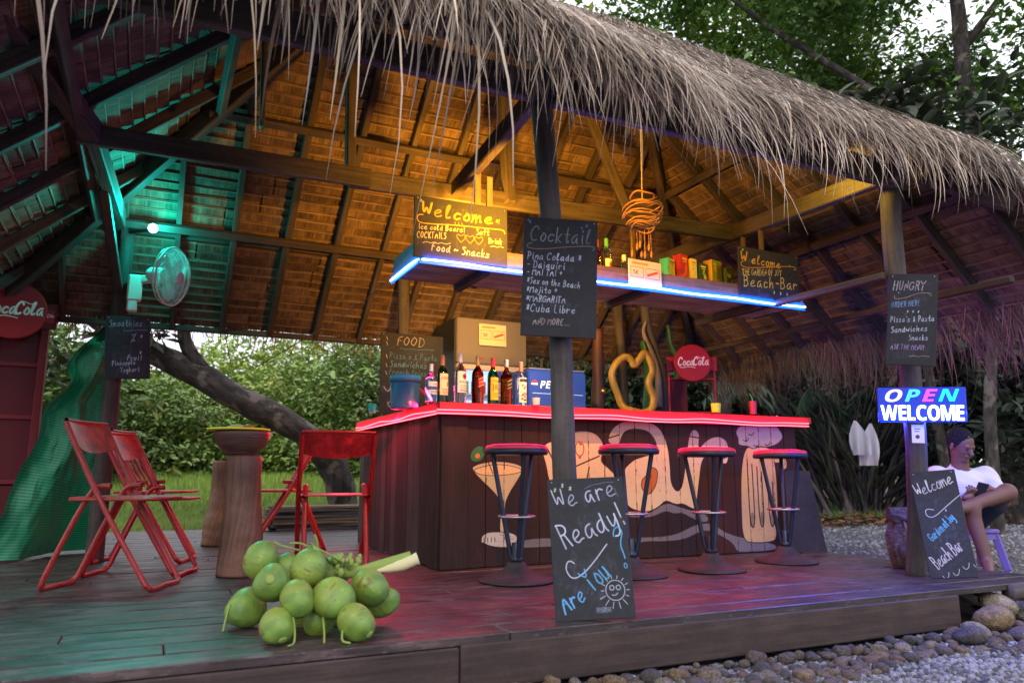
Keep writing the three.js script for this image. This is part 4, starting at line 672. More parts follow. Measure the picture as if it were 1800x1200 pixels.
// ================================================================ LED sign
{
  const s = thing('lit_sign', 'lit sign with coloured letters, halo glow put on its board, on the right front post', 'sign', [4.085, 1.018, -2.985]); s.rotation.order = 'YXZ'; s.rotation.set(0, -50 * Math.PI / 180, -2 * Math.PI / 180);
  const haloBlue = new THREE.MeshStandardMaterial({ color: lin(0.0, 0.02, 0.1), emissive: lin(0.0, 0.008, 0.3), emissiveIntensity: 1.0, roughness: 0.4 });  // board glows blue in place of the halo around the letters
  part('board', cbox(0.462, 0.205, 0.018, 0.006), haloBlue, s);
  const { FontLoader } = await import('three/addons/loaders/FontLoader.js'), { TextGeometry } = await import('three/addons/geometries/TextGeometry.js');
  const font = await new FontLoader().loadAsync('fonts/droid/droid_sans_bold.typeface.json');
  const ledM = (r, g, b, k) => glow(r, g, b, k), cols = [ledM(1, 0.78, 0.74, 0.95), ledM(0.05, 0.62, 0.75, 1.0), ledM(1, 0.06, 0.4, 1.0), ledM(0.0, 0.66, 0.78, 1.0)], wm = ledM(0.9, 0.95, 1, 2.2);
  const glyph = (ch, size, sh) => { const t = new TextGeometry(ch, { font, size, depth: 0.006, curveSegments: 4, bevelEnabled: false }); t.computeBoundingBox(); const w = t.boundingBox.max.x - t.boundingBox.min.x; t.translate(-t.boundingBox.min.x, 0, 0); if (sh) t.applyMatrix4(new THREE.Matrix4().makeShear(0, 0, sh, 0, 0, 0)); return [t, w]; };
  let x = -0.2; [...'OPEN'].forEach((ch, i) => { const [t, w] = glyph(ch, 0.072, 0.28); t.scale(1.35, 1, 1); t.translate(x, 0.018, 0.012); part('letter', t, cols[i], s); x += w * 1.35 + 0.028; });
  x = -0.215; const tw = [...'WELCOME'].reduce((a, ch) => a + glyph(ch, 0.088, 0)[1], 0), kx = (0.43 - 6 * 0.007) / tw; [...'WELCOME'].forEach((ch) => { const [t, w] = glyph(ch, 0.088, 0); t.scale(kx, 1, 1); t.translate(x, -0.092, 0.012); part('letter', t, wm, s); x += w * kx + 0.007; });
  const n = V(Math.sin(-50 * Math.PI / 180), 0, Math.cos(-50 * Math.PI / 180));
  const l = new THREE.RectAreaLight(lin(0.02, 0.07, 1), 60, 0.5, 0.25); l.position.copy(s.position).addScaledVector(n, 0.03); l.lookAt(l.position.clone().add(V(-0.75, -0.55, 0.62))); scene.add(l);
  const l2 = new THREE.RectAreaLight(lin(0.012, 0.06, 1), 36, 0.5, 0.25); l2.position.copy(s.position).addScaledVector(n, -0.34); l2.lookAt(l2.position.clone().addScaledVector(n, -1).add(V(0, -0.7, 0))); scene.add(l2);
}
// ================================================================ bar stools
{
  const s = thing('bar_stool', 'bar stool', 'bar stool', [1.99, 0, -4.13], 0.4);
  part('base', lathe([[0, 0.0], [0.215, 0.0], [0.22, 0.012], [0.2, 0.02], [0.14, 0.036], [0.085, 0.066], [0.055, 0.1], [0.046, 0.112], [0, 0.112]], 40), M.castIron, s);
  part('column', lathe([[0.03, 0.11], [0.04, 0.118], [0.04, 0.136], [0.028, 0.145], [0.028, 0.22], [0, 0.22]], 20), M.navyMetal, s);
  for (let i = 0; i < 3; i++) { const a = i * 2.094, ca = Math.cos(a), sa = Math.sin(a); part('leg', rod([ca * 0.033, 0.135, sa * 0.033], [ca * 0.145, 0.735, sa * 0.145], 0.0145, 0.0145, 10), M.navyMetal, s); }
  part('foot_ring', new THREE.TorusGeometry(0.105, 0.008, 8, 40).rotateX(Math.PI / 2).translate(0, 0.37, 0), M.steel, s);
  part('seat_rim', lathe([[0, 0.73], [0.185, 0.73], [0.192, 0.74], [0.192, 0.758], [0.185, 0.764], [0, 0.764]], 40), M.navyMetal, s);
  part('seat', lathe([[0.186, 0.7635], [0.188, 0.772], [0.18, 0.784], [0.14, 0.792], [0, 0.795]], 40), M.seatRed, s);
  s.userData.label = 'red-topped bar stool at the left end, in front of the painted cocktail glass'; s.userData.group = 'bar stools along the counter front';
  const s2 = copyOf(s, 'red-topped bar stool just right of the middle post, half behind the ready board', [2.74, 0, -4.05], 1.3); s2.scale.y = 1.012;
  copyOf(s, 'red-topped bar stool third from left, in front of the last painted letter', [3.36, 0, -4.05], 0.15);
  copyOf(s, 'red-topped bar stool at the right end, in front of the painted beer mug', [4.16, 0, -4.2], 0.75);
}
// ================================================================ folding chairs
function foldingChair(label, pos, turn, { slats = false, backSlats = false, scale = 1, wide = 1, mat = M.redMetal } = {}) {
  const c = thing('folding_chair', label, 'chair', pos, turn, 'red folding metal chairs'), r = 0.0145;
  c.scale.set(scale, scale, scale * wide);
  for (const s of [-1, 1]) part('long_rail', tube([[-0.245, 0.86, s * 0.2], [-0.2, 0.77, s * 0.2], [-0.02, 0.44, s * 0.2], [0.23, 0.03, s * 0.185]], r, 24, 8), mat, c);
  part('front_foot_bar', tube([[0.228, 0.035, -0.184], [0.243, 0.014, -0.165], [0.243, 0.013, 0], [0.243, 0.014, 0.165], [0.228, 0.035, 0.184]], r, 24, 8), mat, c);
  for (const s of [-1, 1]) part('rear_leg', tube([[0.0, 0.53, s * 0.165], [-0.07, 0.525, s * 0.165], [-0.115, 0.47, s * 0.165], [-0.3, 0.06, s * 0.165], [-0.31, 0.035, s * 0.16]], r, 26, 8), mat, c);
  part('rear_foot_bar', tube([[-0.308, 0.04, -0.16], [-0.322, 0.014, -0.14], [-0.322, 0.013, 0], [-0.322, 0.014, 0.14], [-0.308, 0.04, 0.16]], r, 24, 8), mat, c);
  // seat
  part('seat_frame', tube([[-0.2, 0.462, -0.18], [0.02, 0.462, -0.182], [0.2, 0.464, -0.175], [0.245, 0.466, -0.12], [0.25, 0.466, 0], [0.245, 0.466, 0.12], [0.2, 0.464, 0.175], [0.02, 0.462, 0.182], [-0.2, 0.462, 0.18]], 0.009, 50, 7), mat, c);
  if (slats) for (let i = 0; i < 7; i++) part('seat_slat', move(cbox(0.052, 0.008, 0.355 - (i > 5 ? 0.06 : 0), 0.002, 'z'), -0.165 + i * 0.064, 0.468, 0), mat, c);
  else { const sh = new THREE.Shape(); sh.moveTo(-0.2, -0.172); sh.lineTo(0.17, -0.172); sh.quadraticCurveTo(0.24, -0.16, 0.24, 0); sh.quadraticCurveTo(0.24, 0.16, 0.17, 0.172); sh.lineTo(-0.2, 0.172); sh.closePath(); part('seat', new THREE.ExtrudeGeometry(sh, { depth: 0.012, bevelEnabled: true, bevelSize: 0.004, bevelThickness: 0.004, bevelSegments: 2, curveSegments: 10 }).rotateX(-Math.PI / 2).translate(0, 0.46, 0), mat === M.wornRed ? M.wornRed : mat, c); }
  // curved back panel between the rails
  const pos2 = [], idx = [], N = 14;
  for (let i = 0; i <= N; i++) { const t = i / N * 2 - 1, bulge = -0.045 * (1 - t * t), dip = 0.03 * (1 - t * t);
    for (const [y, o] of [[0.875, 0], [0.735 - dip, 0], [0.735 - dip, 0.01], [0.875, 0.01]]) pos2.push(-0.25 + (0.875 - y) * 0.53 + bulge + o, y, t * 0.198); }
  for (let i = 0; i < N; i++) for (let k = 0; k < 4; k++) { const a = i * 4 + k, b = i * 4 + (k + 1) % 4; idx.push(a, a + 4, b, b, a + 4, b + 4); }
  const g = new THREE.BufferGeometry(); g.setAttribute('position', new THREE.Float32BufferAttribute(pos2, 3)); g.setIndex(idx); const gf = g.toNonIndexed(); gf.computeVertexNormals();
  if (!backSlats) part('back_panel', metreUV(gf, 'z'), mat, c);
  part('top_rail', tube(Array.from({ length: 9 }, (_, i) => { const t = i / 4 - 1; return [-0.245 - 0.04 * (1 - t * t), 0.875, t * 0.2]; }), 0.01, 30, 7), mat, c);
  if (backSlats) for (let i = 0; i < 4; i++) part('back_slat', tube([[-0.275, 0.87, -0.12 + i * 0.08], [-0.06, 0.5, -0.12 + i * 0.08]], 0.009, 6, 7), mat, c);
  return c;
}
foldingChair('worn red folding chair nearest the camera on the left, facing the stump table', [-0.1, 0, -4.87], -0.42, { mat: M.wornRed, scale: 1.04, wide: 1.05 });
foldingChair('second red folding chair on the left, just behind the worn one', [0.04, 0, -5.42], -0.4, { wide: 1.05 });
foldingChair('farthest red folding chair on the left, with a slatted back, beside the green net', [0.06, 0, -6.2], -0.35, { backSlats: true, slats: true, scale: 1.06 });
foldingChair('red folding chair seen from behind, standing beside the left end of the bar', [1.17, 0, -5.32], Math.PI / 2 - 0.14, { slats: true, scale: 1.02, wide: 1.16 });
foldingChair('red folding chair with a slatted back, behind the one beside the bar', [1.02, 0, -6.55], Math.PI - 0.1, { slats: true, backSlats: true, scale: 1.05 });
// ================================================================ stump table with bowl
{
  const stump = (name, label, pos, r0, r1, h, seed, mat) => { const t = thing(name, label, 'table', pos); part('trunk', limb([[0, 0, 0], [0.004, h * 0.3, 0.004], [-0.008, h * 0.7, 0], [-0.012, h, 0]], [r1, r1 * 0.9, r0 * 1.02, r0], 40, 26, 0.05, seed), mat, t); return t; };
  stump('stump_table', 'reddish tree-trunk pedestal table carrying the wooden bowl', [0.555, 0, -5.1], 0.108, 0.14, 0.735, 44, M.stump);
  stump('stump_table', 'orange tree-trunk pedestal standing half hidden behind the bowl table', [0.66, 0, -7.35], 0.13, 0.2, 0.74, 45, wood(0.26, 0.095, 0.035, 0.55));
  const b = thing('wooden_bowl', 'dark turned wooden bowl on the stump table', 'bowl', [0.525, 0.737, -5.1]);
  part('bowl', lathe([[0, 0], [0.085, 0], [0.092, 0.008], [0.095, 0.018], [0.128, 0.038], [0.15, 0.065], [0.163, 0.1], [0.169, 0.138], [0.165, 0.146], [0.156, 0.14], [0.13, 0.09], [0, 0.06]], 40), M.bowl, b);
  const t = thing('yellow_tray', 'thin yellow tray laid across the top of the wooden bowl', 'tray', [0.5, 0.886, -5.1]);
  part('plate', lathe([[0, 0], [0.182, 0], [0.19, 0.005], [0.19, 0.013], [0.18, 0.014], [0, 0.009]], 40), plain(0.85, 0.72, 0.02, 0.45), t);
  const f = thing('fruit_slice', 'small orange fruit piece lying on the yellow tray', 'fruit', [0.56, 0.912, -5.08]);
  part('slice', new THREE.SphereGeometry(0.028, 16, 10).scale(1.1, 0.75, 0.9), new THREE.MeshStandardMaterial({ color: lin(0.55, 0.18, 0.06), roughness: 0.5, map: blot }), f); part('rind', new THREE.SphereGeometry(0.0285, 16, 6, 0, 6.3, 1.8, 1.3).scale(1.12, 0.78, 0.92), plain(0.5, 0.25, 0.05, 0.5), f);
  const l = thing('palm_sprig', 'pale green sprig lying on the yellow tray', 'leaf', [0.49, 0.9, -5.08]); part('sprig', limb([[-0.06, 0, 0], [0, 0.012, 0.01], [0.05, 0.018, 0]], [0.012, 0.016, 0.004], 12, 8, 0.2, 6), plain(0.3, 0.32, 0.12, 0.7), l);
}
// ================================================================ green coconuts
{
  const cocoTex = tex(256, 256, (u, v) => { const a = fbm(u, v, 5, 5, 5, 131), b = sstep(0.62, 0.72, fbm(u, v, 8, 8, 4, 132)), y = sstep(0.45, 0.75, v); const s = sstep(0.74, 0.78, fbm(u, v, 18, 18, 2, 133));
    let c = [0.53 + 0.2 * (a - 0.5) - 0.08 * y, 0.62 + 0.18 * (a - 0.5) - 0.03 * y, 0.25 + 0.08 * (a - 0.5)]; c = c.map((q, i) => q * (1 - 0.1 * b) + [0.02, 0.03, 0.03][i] * b + s * [0.12, 0.04, 0.02][i]); const cap = 0.5 * sstep(0.7, 1.0, v) + 0.35 * sstep(0.25, 0.0, v), sc = sstep(0.74, 0.78, fbm(u, v, 9, 5, 3, 137)) * 0.6; c = c.map((q, i) => q * (1 - sc) + [0.42, 0.34, 0.2][i] * sc); return c.map((q, i) => q * (1 - 0.6 * cap) + [0.3, 0.42, 0.2][i] * 0.6 * cap); });
  const cm = new THREE.MeshStandardMaterial({ map: cocoTex, color: lin(0.85, 0.85, 0.8), roughness: 0.5, bumpMap: blotBump, bumpScale: 0.0012 }), sm = plain(0.22, 0.3, 0.06, 0.7), cut = plain(0.6, 0.55, 0.3, 0.7);
  const b = thing('coconut_bunch', 'bunch of green coconuts lying at the front edge of the deck', 'coconuts');
  const geos = [1, 2, 3].map((s) => { const pts = []; for (let i = 0; i <= 22; i++) { const t = i / 22, y = -1.08 + 2.16 * t; pts.push([Math.max(0, Math.pow(Math.max(0, 1 - Math.pow(Math.abs(y / 1.08), 2.15)), 0.52) * (1 - 0.07 * y)), y]); } const g = lathe(pts, 30), p = g.attributes.position; for (let i = 0; i < p.count; i++) { const x = p.getX(i), z = p.getZ(i), a = Math.atan2(z, x), k = 1 + 0.1 * Math.cos(3 * a + s) * (0.6 + 0.4 * p.getY(i)); p.setX(i, x * k); p.setZ(i, z * k); } g.computeVertexNormals(); return g; });
  rnd = mulberry(61);
  const L = [[0.449, 0.267, -3.34, 0.066], [0.468, 0.196, -3.17, 0.073], [0.405, 0.074, -3.4, 0.077], [0.621, 0.24, -3.22, 0.07], [0.551, 0.146, -3.06, 0.064], [0.689, 0.137, -3.06, 0.074], [0.861, 0.158, -3.17, 0.073], [0.475, 0.062, -3.02, 0.06], [0.648, 0.056, -3.13, 0.062], [0.752, 0.066, -2.95, 0.064], [0.557, 0.215, -3.36, 0.062], [0.748, 0.2, -3.35, 0.062], [0.928, 0.09, -3.23, 0.064], [0.6, 0.06, -3.35, 0.068], [0.78, 0.06, -3.28, 0.068]];
  const dirs = [[0.2, 0.9, 0.3], [-0.2, 0.3, 0.9], [-0.5, -0.3, 0.8], [0.3, 0.9, 0.1], [0.1, -0.7, 0.7], [0.6, -0.3, 0.6], [0.5, -0.5, 0.6], [0.2, -0.6, 0.7], [0, 0.5, 0.5], [0.5, -0.5, 0.6], [0, 1, 0], [0, 1, 0.2], [0.7, 0.2, 0.3], [0, 1, 0], [0, 1, 0]];
  L.forEach(([x, y, z, r], i) => { const m = part('coconut', geos[i % 3], cm, b); m.position.set(x, y, z); m.scale.set(r * R(0.94, 1.04), r * R(1.04, 1.2), r * R(0.94, 1.04)); m.quaternion.setFromUnitVectors(V(0, 1, 0), V(...dirs[i]).normalize()); m.rotateY(R(0, 6.28));
    if (i < 10 && i % 2) part('calyx', lathe([[0, 1.08], [0.12, 1.1], [0.22, 1.06], [0.3, 0.98], [0.2, 1.02]], 12).rotateX(0), sm, m); });
  part('stalk', limb([[0.7, 0.2, -3.3], [0.86, 0.215, -3.26], [1.05, 0.262, -3.22]], [0.02, 0.026, 0.03], 16, 10, 0.15, 3, 0.6), sm, b); part('stalk_end', limb([[0.9, 0.21, -3.235], [1.0, 0.235, -3.205], [1.07, 0.262, -3.19]], [0.006, 0.022, 0.026], 12, 10, 0.12, 4, 0.7), cut, b);
  for (const p of [[[0.72, 0.25, -3.3], [0.66, 0.31, -3.26], [0.62, 0.34, -3.24]], [[0.72, 0.25, -3.3], [0.6, 0.33, -3.3], [0.55, 0.335, -3.3]], [[0.66, 0.31, -3.26], [0.65, 0.35, -3.25], [0.64, 0.37, -3.25]], [[0.6, 0.3, -3.34], [0.53, 0.32, -3.36], [0.5, 0.335, -3.38]], [[0.62, 0.33, -3.25], [0.7, 0.29, -3.24], [0.77, 0.25, -3.24]], [[0.53, 0.09, -3.02], [0.535, 0.04, -3.0], [0.53, 0.005, -2.98], [0.5, 0.003, -2.94]], [[0.645, 0.08, -3.04], [0.64, 0.03, -2.98], [0.63, 0.004, -2.93]], [[0.34, 0.1, -3.36], [0.325, 0.05, -3.34], [0.315, 0.004, -3.32]], [[0.7, 0.05, -2.94], [0.695, 0.01, -2.92], [0.72, 0.003, -2.9]]]) part('twig', tube(p, 0.0045, 10, 6), sm, b);
  rnd = mulberry(62); for (let i = 0; i < 26; i++) { const m = part('flower_bud', new THREE.SphereGeometry(R(0.008, 0.016), 8, 6), sm, b); m.position.set(0.77 + R(-0.05, 0.08), 0.235 + R(-0.03, 0.04), -3.26 + R(-0.04, 0.04)); m.scale.y = 1.4; }
}
// ================================================================ bottles on the bar
const glassM = (r, g, b, att = 0.15) => new THREE.MeshPhysicalMaterial({ color: lin(r, g, b), roughness: 0.05, transmission: 1, thickness: 0.05, ior: 1.45, attenuationColor: lin(r, g, b), attenuationDistance: att });
const liq = (r, g, b) => new THREE.MeshPhysicalMaterial({ color: lin(r, g, b), roughness: 0.1, clearcoat: 1, clearcoatRoughness: 0.05 });
function labelTex(w, h, draw) { const c = document.createElement('canvas'); c.width = w; c.height = h; const g = c.getContext('2d'); draw(g, w, h); const t = new THREE.CanvasTexture(c); t.colorSpace = THREE.SRGBColorSpace; return new THREE.MeshStandardMaterial({ map: t, roughness: 0.55 }); }
function bottle(label, [x, y, z], { h = 0.31, r = 0.038, square = false, body, cap, capH = 0.045, lab, l0 = 0.08, l1 = 0.62, neck = 0.3, tilt = 0 }, turn = 0.45) {
  const b = thing('bottle', label, 'bottle', [x, y, z], turn, 'bottles on the bar'), n = square ? 4 : 28, nr = 0.0125, sh = h * (1 - neck), nh = h - capH;
  const prof = [[0, 0], [r * 0.94, 0], [r, 0.006], [r, sh * 0.86], [r * 0.9, sh * 0.95], [r * 0.6, sh * 1.04], [nr * 1.15, sh * 1.12], [nr, sh * 1.2], [nr, nh], [0, nh]];
  const g = square ? lathe(prof.map(([a, q]) => [a * (a > nr * 1.3 ? 1.22 : 1.0), q]), 4).toNonIndexed().rotateY(Math.PI / 4) : lathe(prof, n); if (square) g.computeVertexNormals();
  part('body', g, body, b); part('cap', lathe([[0, nh - 0.01], [nr * 1.18, nh - 0.01], [nr * 1.22, nh], [nr * 1.2, h - 0.003], [nr * 1.1, h], [0, h]], 20), cap, b);
  if (lab) { const y0 = sh * l0, y1 = sh * l1; let lg; if (square) { const w = r * 1.22 * Math.SQRT2 * 0.94; lg = new THREE.PlaneGeometry(w, y1 - y0); const p = lg.attributes.position; for (let i = 0; i < 4; i++) p.setY(i, p.getY(i) + p.getX(i) * tilt); lg.translate(0, (y0 + y1) / 2, r * 1.22 * Math.SQRT1_2 + 0.0008); } else lg = new THREE.CylinderGeometry(r + 0.0008, r + 0.0008, y1 - y0, 24, 1, true, -1.25, 2.5).translate(0, (y0 + y1) / 2, 0); part('label', lg, lab, b); }
  return b;
}
const CT = BAR.h + 0.0525, clear = glassM(0.86, 0.92, 0.95, 0.6), silver = plain(0.6, 0.6, 0.62, 0.3, 0.7);
const lines = (g, w, y, n, c, k = 0.7) => { g.fillStyle = c; for (let i = 0; i < n; i++) g.fillRect(w * (0.5 - k / 2 + 0.06 * (i % 2)), y + i * 9, w * (k - 0.12 * (i % 2)), 4); };
bottle('clear square bottle with a pale blue label, leftmost in the bottle row', [1.685, CT, -4.82], { h: 0.26, r: 0.04, body: glassM(0.5, 0.7, 0.85, 0.25), cap: silver, capH: 0.05, neck: 0.34, lab: labelTex(128, 128, (g, w, h) => { g.fillStyle = '#c9d4e4'; g.fillRect(0, 0, w, h); g.fillStyle = '#2f55a0'; g.fillRect(0, 50, w, 34); lines(g, w, 94, 3, '#44505f'); g.fillStyle = '#d9a23a'; g.fillRect(40, 20, 48, 16); }), l0: 0.3, l1: 0.8 });
bottle('green whiskey bottle with a cream label and orange neck, second from left', [1.765, CT, -4.82], { h: 0.325, body: glassM(0.1, 0.3, 0.1, 0.04), cap: plain(0.45, 0.18, 0.06, 0.4), capH: 0.1, lab: labelTex(128, 128, (g, w, h) => { g.fillStyle = '#e9dcb4'; g.fillRect(0, 0, w, h); g.font = 'bold 20px serif'; g.fillStyle = '#5a2a22'; g.fillText('JAMESON', 14, 34); g.fillStyle = '#3a2a20'; g.fillRect(72, 50, 16, 26); lines(g, w, 90, 4, '#8a7550'); }), l0: 0.22, l1: 0.86 });
bottle('clear rum bottle with a white label, red dot and white cap, third from left', [1.895, CT, -4.82], { h: 0.345, r: 0.042, body: clear, cap: plain(0.8, 0.8, 0.8, 0.4), capH: 0.055, lab: labelTex(128, 160, (g, w, h) => { g.fillStyle = '#eceae4'; g.fillRect(0, 0, w, h); g.fillStyle = '#b8292e'; g.beginPath(); g.arc(64, 38, 22, 0, 7); g.fill(); g.fillStyle = '#1c1c1c'; g.fillRect(50, 34, 28, 8); g.font = 'bold 21px serif'; g.fillText('BACARDI', 14, 88); lines(g, w, 104, 4, '#777'); g.fillStyle = '#8a2a2a'; g.fillRect(20, 142, 88, 8); }), l0: 0.3, l1: 0.9 });
const whisky = glassM(0.7, 0.24, 0.04, 0.035);
bottle('square whisky bottle with a slanted red label, fourth from left', [2.025, CT, -4.82], { h: 0.335, r: 0.034, square: true, body: whisky, cap: plain(0.5, 0.36, 0.14, 0.4, 0.4), capH: 0.06, tilt: 0.35, lab: labelTex(128, 64, (g, w, h) => { g.fillStyle = '#c8332a'; g.fillRect(0, 0, w, h); g.font = 'bold 18px serif'; g.fillStyle = '#f0dcb0'; g.fillText('Red Label', 18, 38); g.fillRect(0, 2, w, 4); g.fillRect(0, 56, w, 4); }), l0: 0.52, l1: 0.78 }, 0.5);
bottle('green whisky bottle with a yellow label and red cap, fifth from left', [2.14, CT, -4.82], { h: 0.33, body: glassM(0.08, 0.42, 0.1, 0.06), cap: plain(0.6, 0.03, 0.05, 0.35), capH: 0.06, lab: labelTex(128, 160, (g, w, h) => { g.fillStyle = '#f2bd20'; g.fillRect(0, 0, w, h); g.font = 'bold 56px serif'; g.fillStyle = '#c8382a'; g.fillText('J&B', 14, 88); lines(g, w, 110, 4, '#8a5a12'); lines(g, w, 20, 2, '#b8382a'); }), l0: 0.14, l1: 0.82 });
bottle('square whisky bottle with a slanted black label, sixth from left', [2.245, CT, -4.82], { h: 0.325, r: 0.034, square: true, body: whisky, cap: plain(0.45, 0.4, 0.4, 0.35, 0.4), capH: 0.05, tilt: 0.35, lab: labelTex(128, 64, (g, w, h) => { g.fillStyle = '#141414'; g.fillRect(0, 0, w, h); g.font = 'bold 17px serif'; g.fillStyle = '#d9b868'; g.fillText('Black Label', 14, 38); g.fillRect(0, 2, w, 3); g.fillRect(0, 58, w, 3); }), l0: 0.52, l1: 0.78 }, 0.5);
bottle('ornate clear bottle with a brown patterned label, rightmost in the row beside the post', [2.36, CT, -4.82], { h: 0.315, r: 0.039, body: clear, cap: plain(0.35, 0.12, 0.08, 0.4), capH: 0.07, lab: labelTex(128, 160, (g, w, h) => { g.fillStyle = '#d8cdb8'; g.fillRect(0, 0, w, h); rnd = mulberry(3); for (let i = 0; i < 60; i++) { g.fillStyle = pick(['#5a2f1c', '#8a4a2a', '#2a2a34', '#b06a3a']); g.fillRect(R(14, 100), R(40, 140), R(4, 18), R(4, 14)); } g.fillStyle = '#2a2a2a'; g.fillRect(8, 6, 112, 22); }), l0: 0.1, l1: 0.9 });
bottle('amber bottle behind the white-labelled rum bottle', [1.96, CT, -4.98], { h: 0.24, r: 0.034, body: whisky, cap: M.black }); bottle('clear small bottle between the yellow and black labelled bottles', [2.2, CT, -4.96], { h: 0.23, r: 0.03, body: clear, cap: silver });
bottle('white-capped clear bottle behind the red labelled whisky', [2.1, CT, -4.97], { h: 0.26, r: 0.033, body: clear, cap: M.white });
{ // blue drinks cooler
  const b = thing('drinks_cooler', 'round blue insulated cooler with a lighter lid on the left arm of the bar', 'cooler', [1.69, CT, -5.42]);
  part('body', lathe([[0, 0], [0.1, 0], [0.104, 0.01], [0.11, 0.2], [0, 0.2]], 32), plain(0.04, 0.14, 0.3, 0.45), b); part('lid', lathe([[0, 0.198], [0.117, 0.198], [0.119, 0.235], [0.112, 0.25], [0.05, 0.258], [0, 0.258]], 32), plain(0.07, 0.38, 0.62, 0.4), b);
  part('tap', [move(cbox(0.02, 0.02, 0.04, 0.004), 0.0, 0.04, 0.115), rod([0.0, 0.05, 0.13], [0.0, 0.02, 0.13], 0.006)], M.white, b); part('strap', tube([[0.095, 0.15, 0.06], [0.13, 0.11, 0.08], [0.15, 0.02, 0.1]], 0.008, 12, 6), plain(0.5, 0.04, 0.06, 0.5), b);
  const cup = (name, label, x, z, r, h, m) => { const c = thing(name, label, 'cup', [x, CT, z]); part('cup', lathe([[0, 0], [r * 0.8, 0], [r * 0.82, 0.004], [r, h], [r * 0.95, h], [r * 0.76, 0.008], [0, 0.008]], 24), m, c); return c; };
  cup('plastic_cup', 'yellow cup on the right end of the bar counter', 3.98, -4.66, 0.04, 0.07, plain(0.72, 0.7, 0.03, 0.4));
  const rc = cup('plastic_cup', 'red cup with a green straw at the right end of the bar counter', 4.34, -4.64, 0.03, 0.1, plain(0.65, 0.02, 0.05, 0.4)); part('straw', tube([[0, 0.01, 0], [-0.005, 0.12, 0], [-0.03, 0.16, 0]], 0.005, 12, 6), plain(0.05, 0.5, 0.1, 0.4), rc);
  cup('glass_tumbler', 'small white cup beside the middle post on the bar', 2.42, -4.7, 0.028, 0.05, M.white); cup('plastic_cup', 'small teal cup on the left arm of the bar behind the cooler', 1.56, -5.85, 0.035, 0.07, plain(0.03, 0.5, 0.45, 0.4));
}
{ // blue soft drink cooler
  const b = thing('soft_drink_cooler', 'blue counter-top drinks cooler behind the bottles and the middle post', 'cooler', [2.87, CT, -5.35]);
  const blueP = plain(0.015, 0.045, 0.3, 0.35); part('body', cbox(0.52, 0.33, 0.3, 0.012), blueP, b).position.y = 0.165; part('lid', move(cbox(0.5, 0.014, 0.28, 0.004), 0, 0.338, 0), M.steel, b);
  part('front_print', new THREE.PlaneGeometry(0.5, 0.2).translate(0, 0.2, 0.1515), labelTex(400, 160, (g, w, h) => { g.fillStyle = '#1b3f9c'; g.fillRect(0, 0, w, h); g.font = 'bold italic 66px sans-serif'; g.fillStyle = '#e8ecf8'; g.fillText('PEPSI', 66, 92); g.beginPath(); g.arc(34, 66, 22, 0, 7); g.fill(); g.fillStyle = '#d0324a'; g.beginPath(); g.arc(34, 66, 22, 3.3, 6.1); g.fill(); g.fillStyle = '#1b3f9c'; g.beginPath(); g.arc(34, 66, 22, 0.3, 2.9); g.fill(); g.fillStyle = '#9fb4ea'; g.fillRect(20, 122, 360, 5); }), b);
}
{ // tall glass-door cooler behind the bar
  const b = thing('display_fridge', 'tall grey glass-door drinks fridge behind the bar', 'fridge', [2.77, 0, -6.62]);
  const grey = plain(0.16, 0.14, 0.13, 0.5), dark = plain(0.02, 0.03, 0.045, 0.5), cream = plain(0.55, 0.45, 0.38, 0.5);
  part('cabinet', [move(cbox(0.03, 2.02, 0.66, 0.006, 'y'), -0.345, 1.01, 0), move(cbox(0.03, 2.02, 0.66, 0.006, 'y'), 0.345, 1.01, 0), move(cbox(0.66, 2.02, 0.03, 0.006, 'y'), 0, 1.01, -0.32), move(cbox(0.66, 0.1, 0.64, 0.006), 0, 0.05, 0.01), move(cbox(0.66, 0.03, 0.64, 0.006), 0, 2.0, 0.01)], dark, b);
  part('header', move(cbox(0.7, 0.42, 0.05, 0.01), 0, 1.81, 0.345), grey, b);
  const d = part('door_frame', [move(cbox(0.05, 1.45, 0.04, 0.006, 'y'), -0.32, 0.87, 0.345), move(cbox(0.05, 1.45, 0.04, 0.006, 'y'), 0.32, 0.87, 0.345), move(cbox(0.59, 0.05, 0.04, 0.006), 0, 1.57, 0.345), move(cbox(0.59, 0.05, 0.04, 0.006), 0, 0.17, 0.345)], cream, b);
  part('glass_pane', move(cbox(0.588, 1.348, 0.006, 0.001), 0, 0.87, 0.34), new THREE.MeshPhysicalMaterial({ color: 0xffffff, transmission: 1, thickness: 0, roughness: 0.03 }), d);
  for (let i = 0; i < 4; i++) part('shelf', move(cbox(0.64, 0.012, 0.5, 0.002), 0, 0.32 + i * 0.34, -0.02), M.white, b);
  part('light_panel', move(cbox(0.6, 1.6, 0.008, 0.001), 0, 0.95, -0.295), glow(0.45, 0.6, 1, 0.75), b);
  for (const [x, c] of [[-0.16, [0.6, 0.25, 0.05]], [-0.11, [0.6, 0.04, 0.03]]]) part('indicator_lamp', move(new THREE.SphereGeometry(0.012, 10, 8), x, 1.655, 0.372), plain(...c, 0.4), b);
  rnd = mulberry(73); for (let i = 0; i < 14; i++) { const can = part('can', new THREE.CylinderGeometry(0.03, 0.03, 0.12, 14), pick([plain(0.5, 0.03, 0.04, 0.3), plain(0.05, 0.15, 0.5, 0.3), plain(0.6, 0.6, 0.6, 0.3), plain(0.05, 0.35, 0.1, 0.3)]), b); can.position.set(-0.26 + (i % 7) * 0.086, 1.066 + Math.floor(i / 7) * 0.34, 0.15); }
}
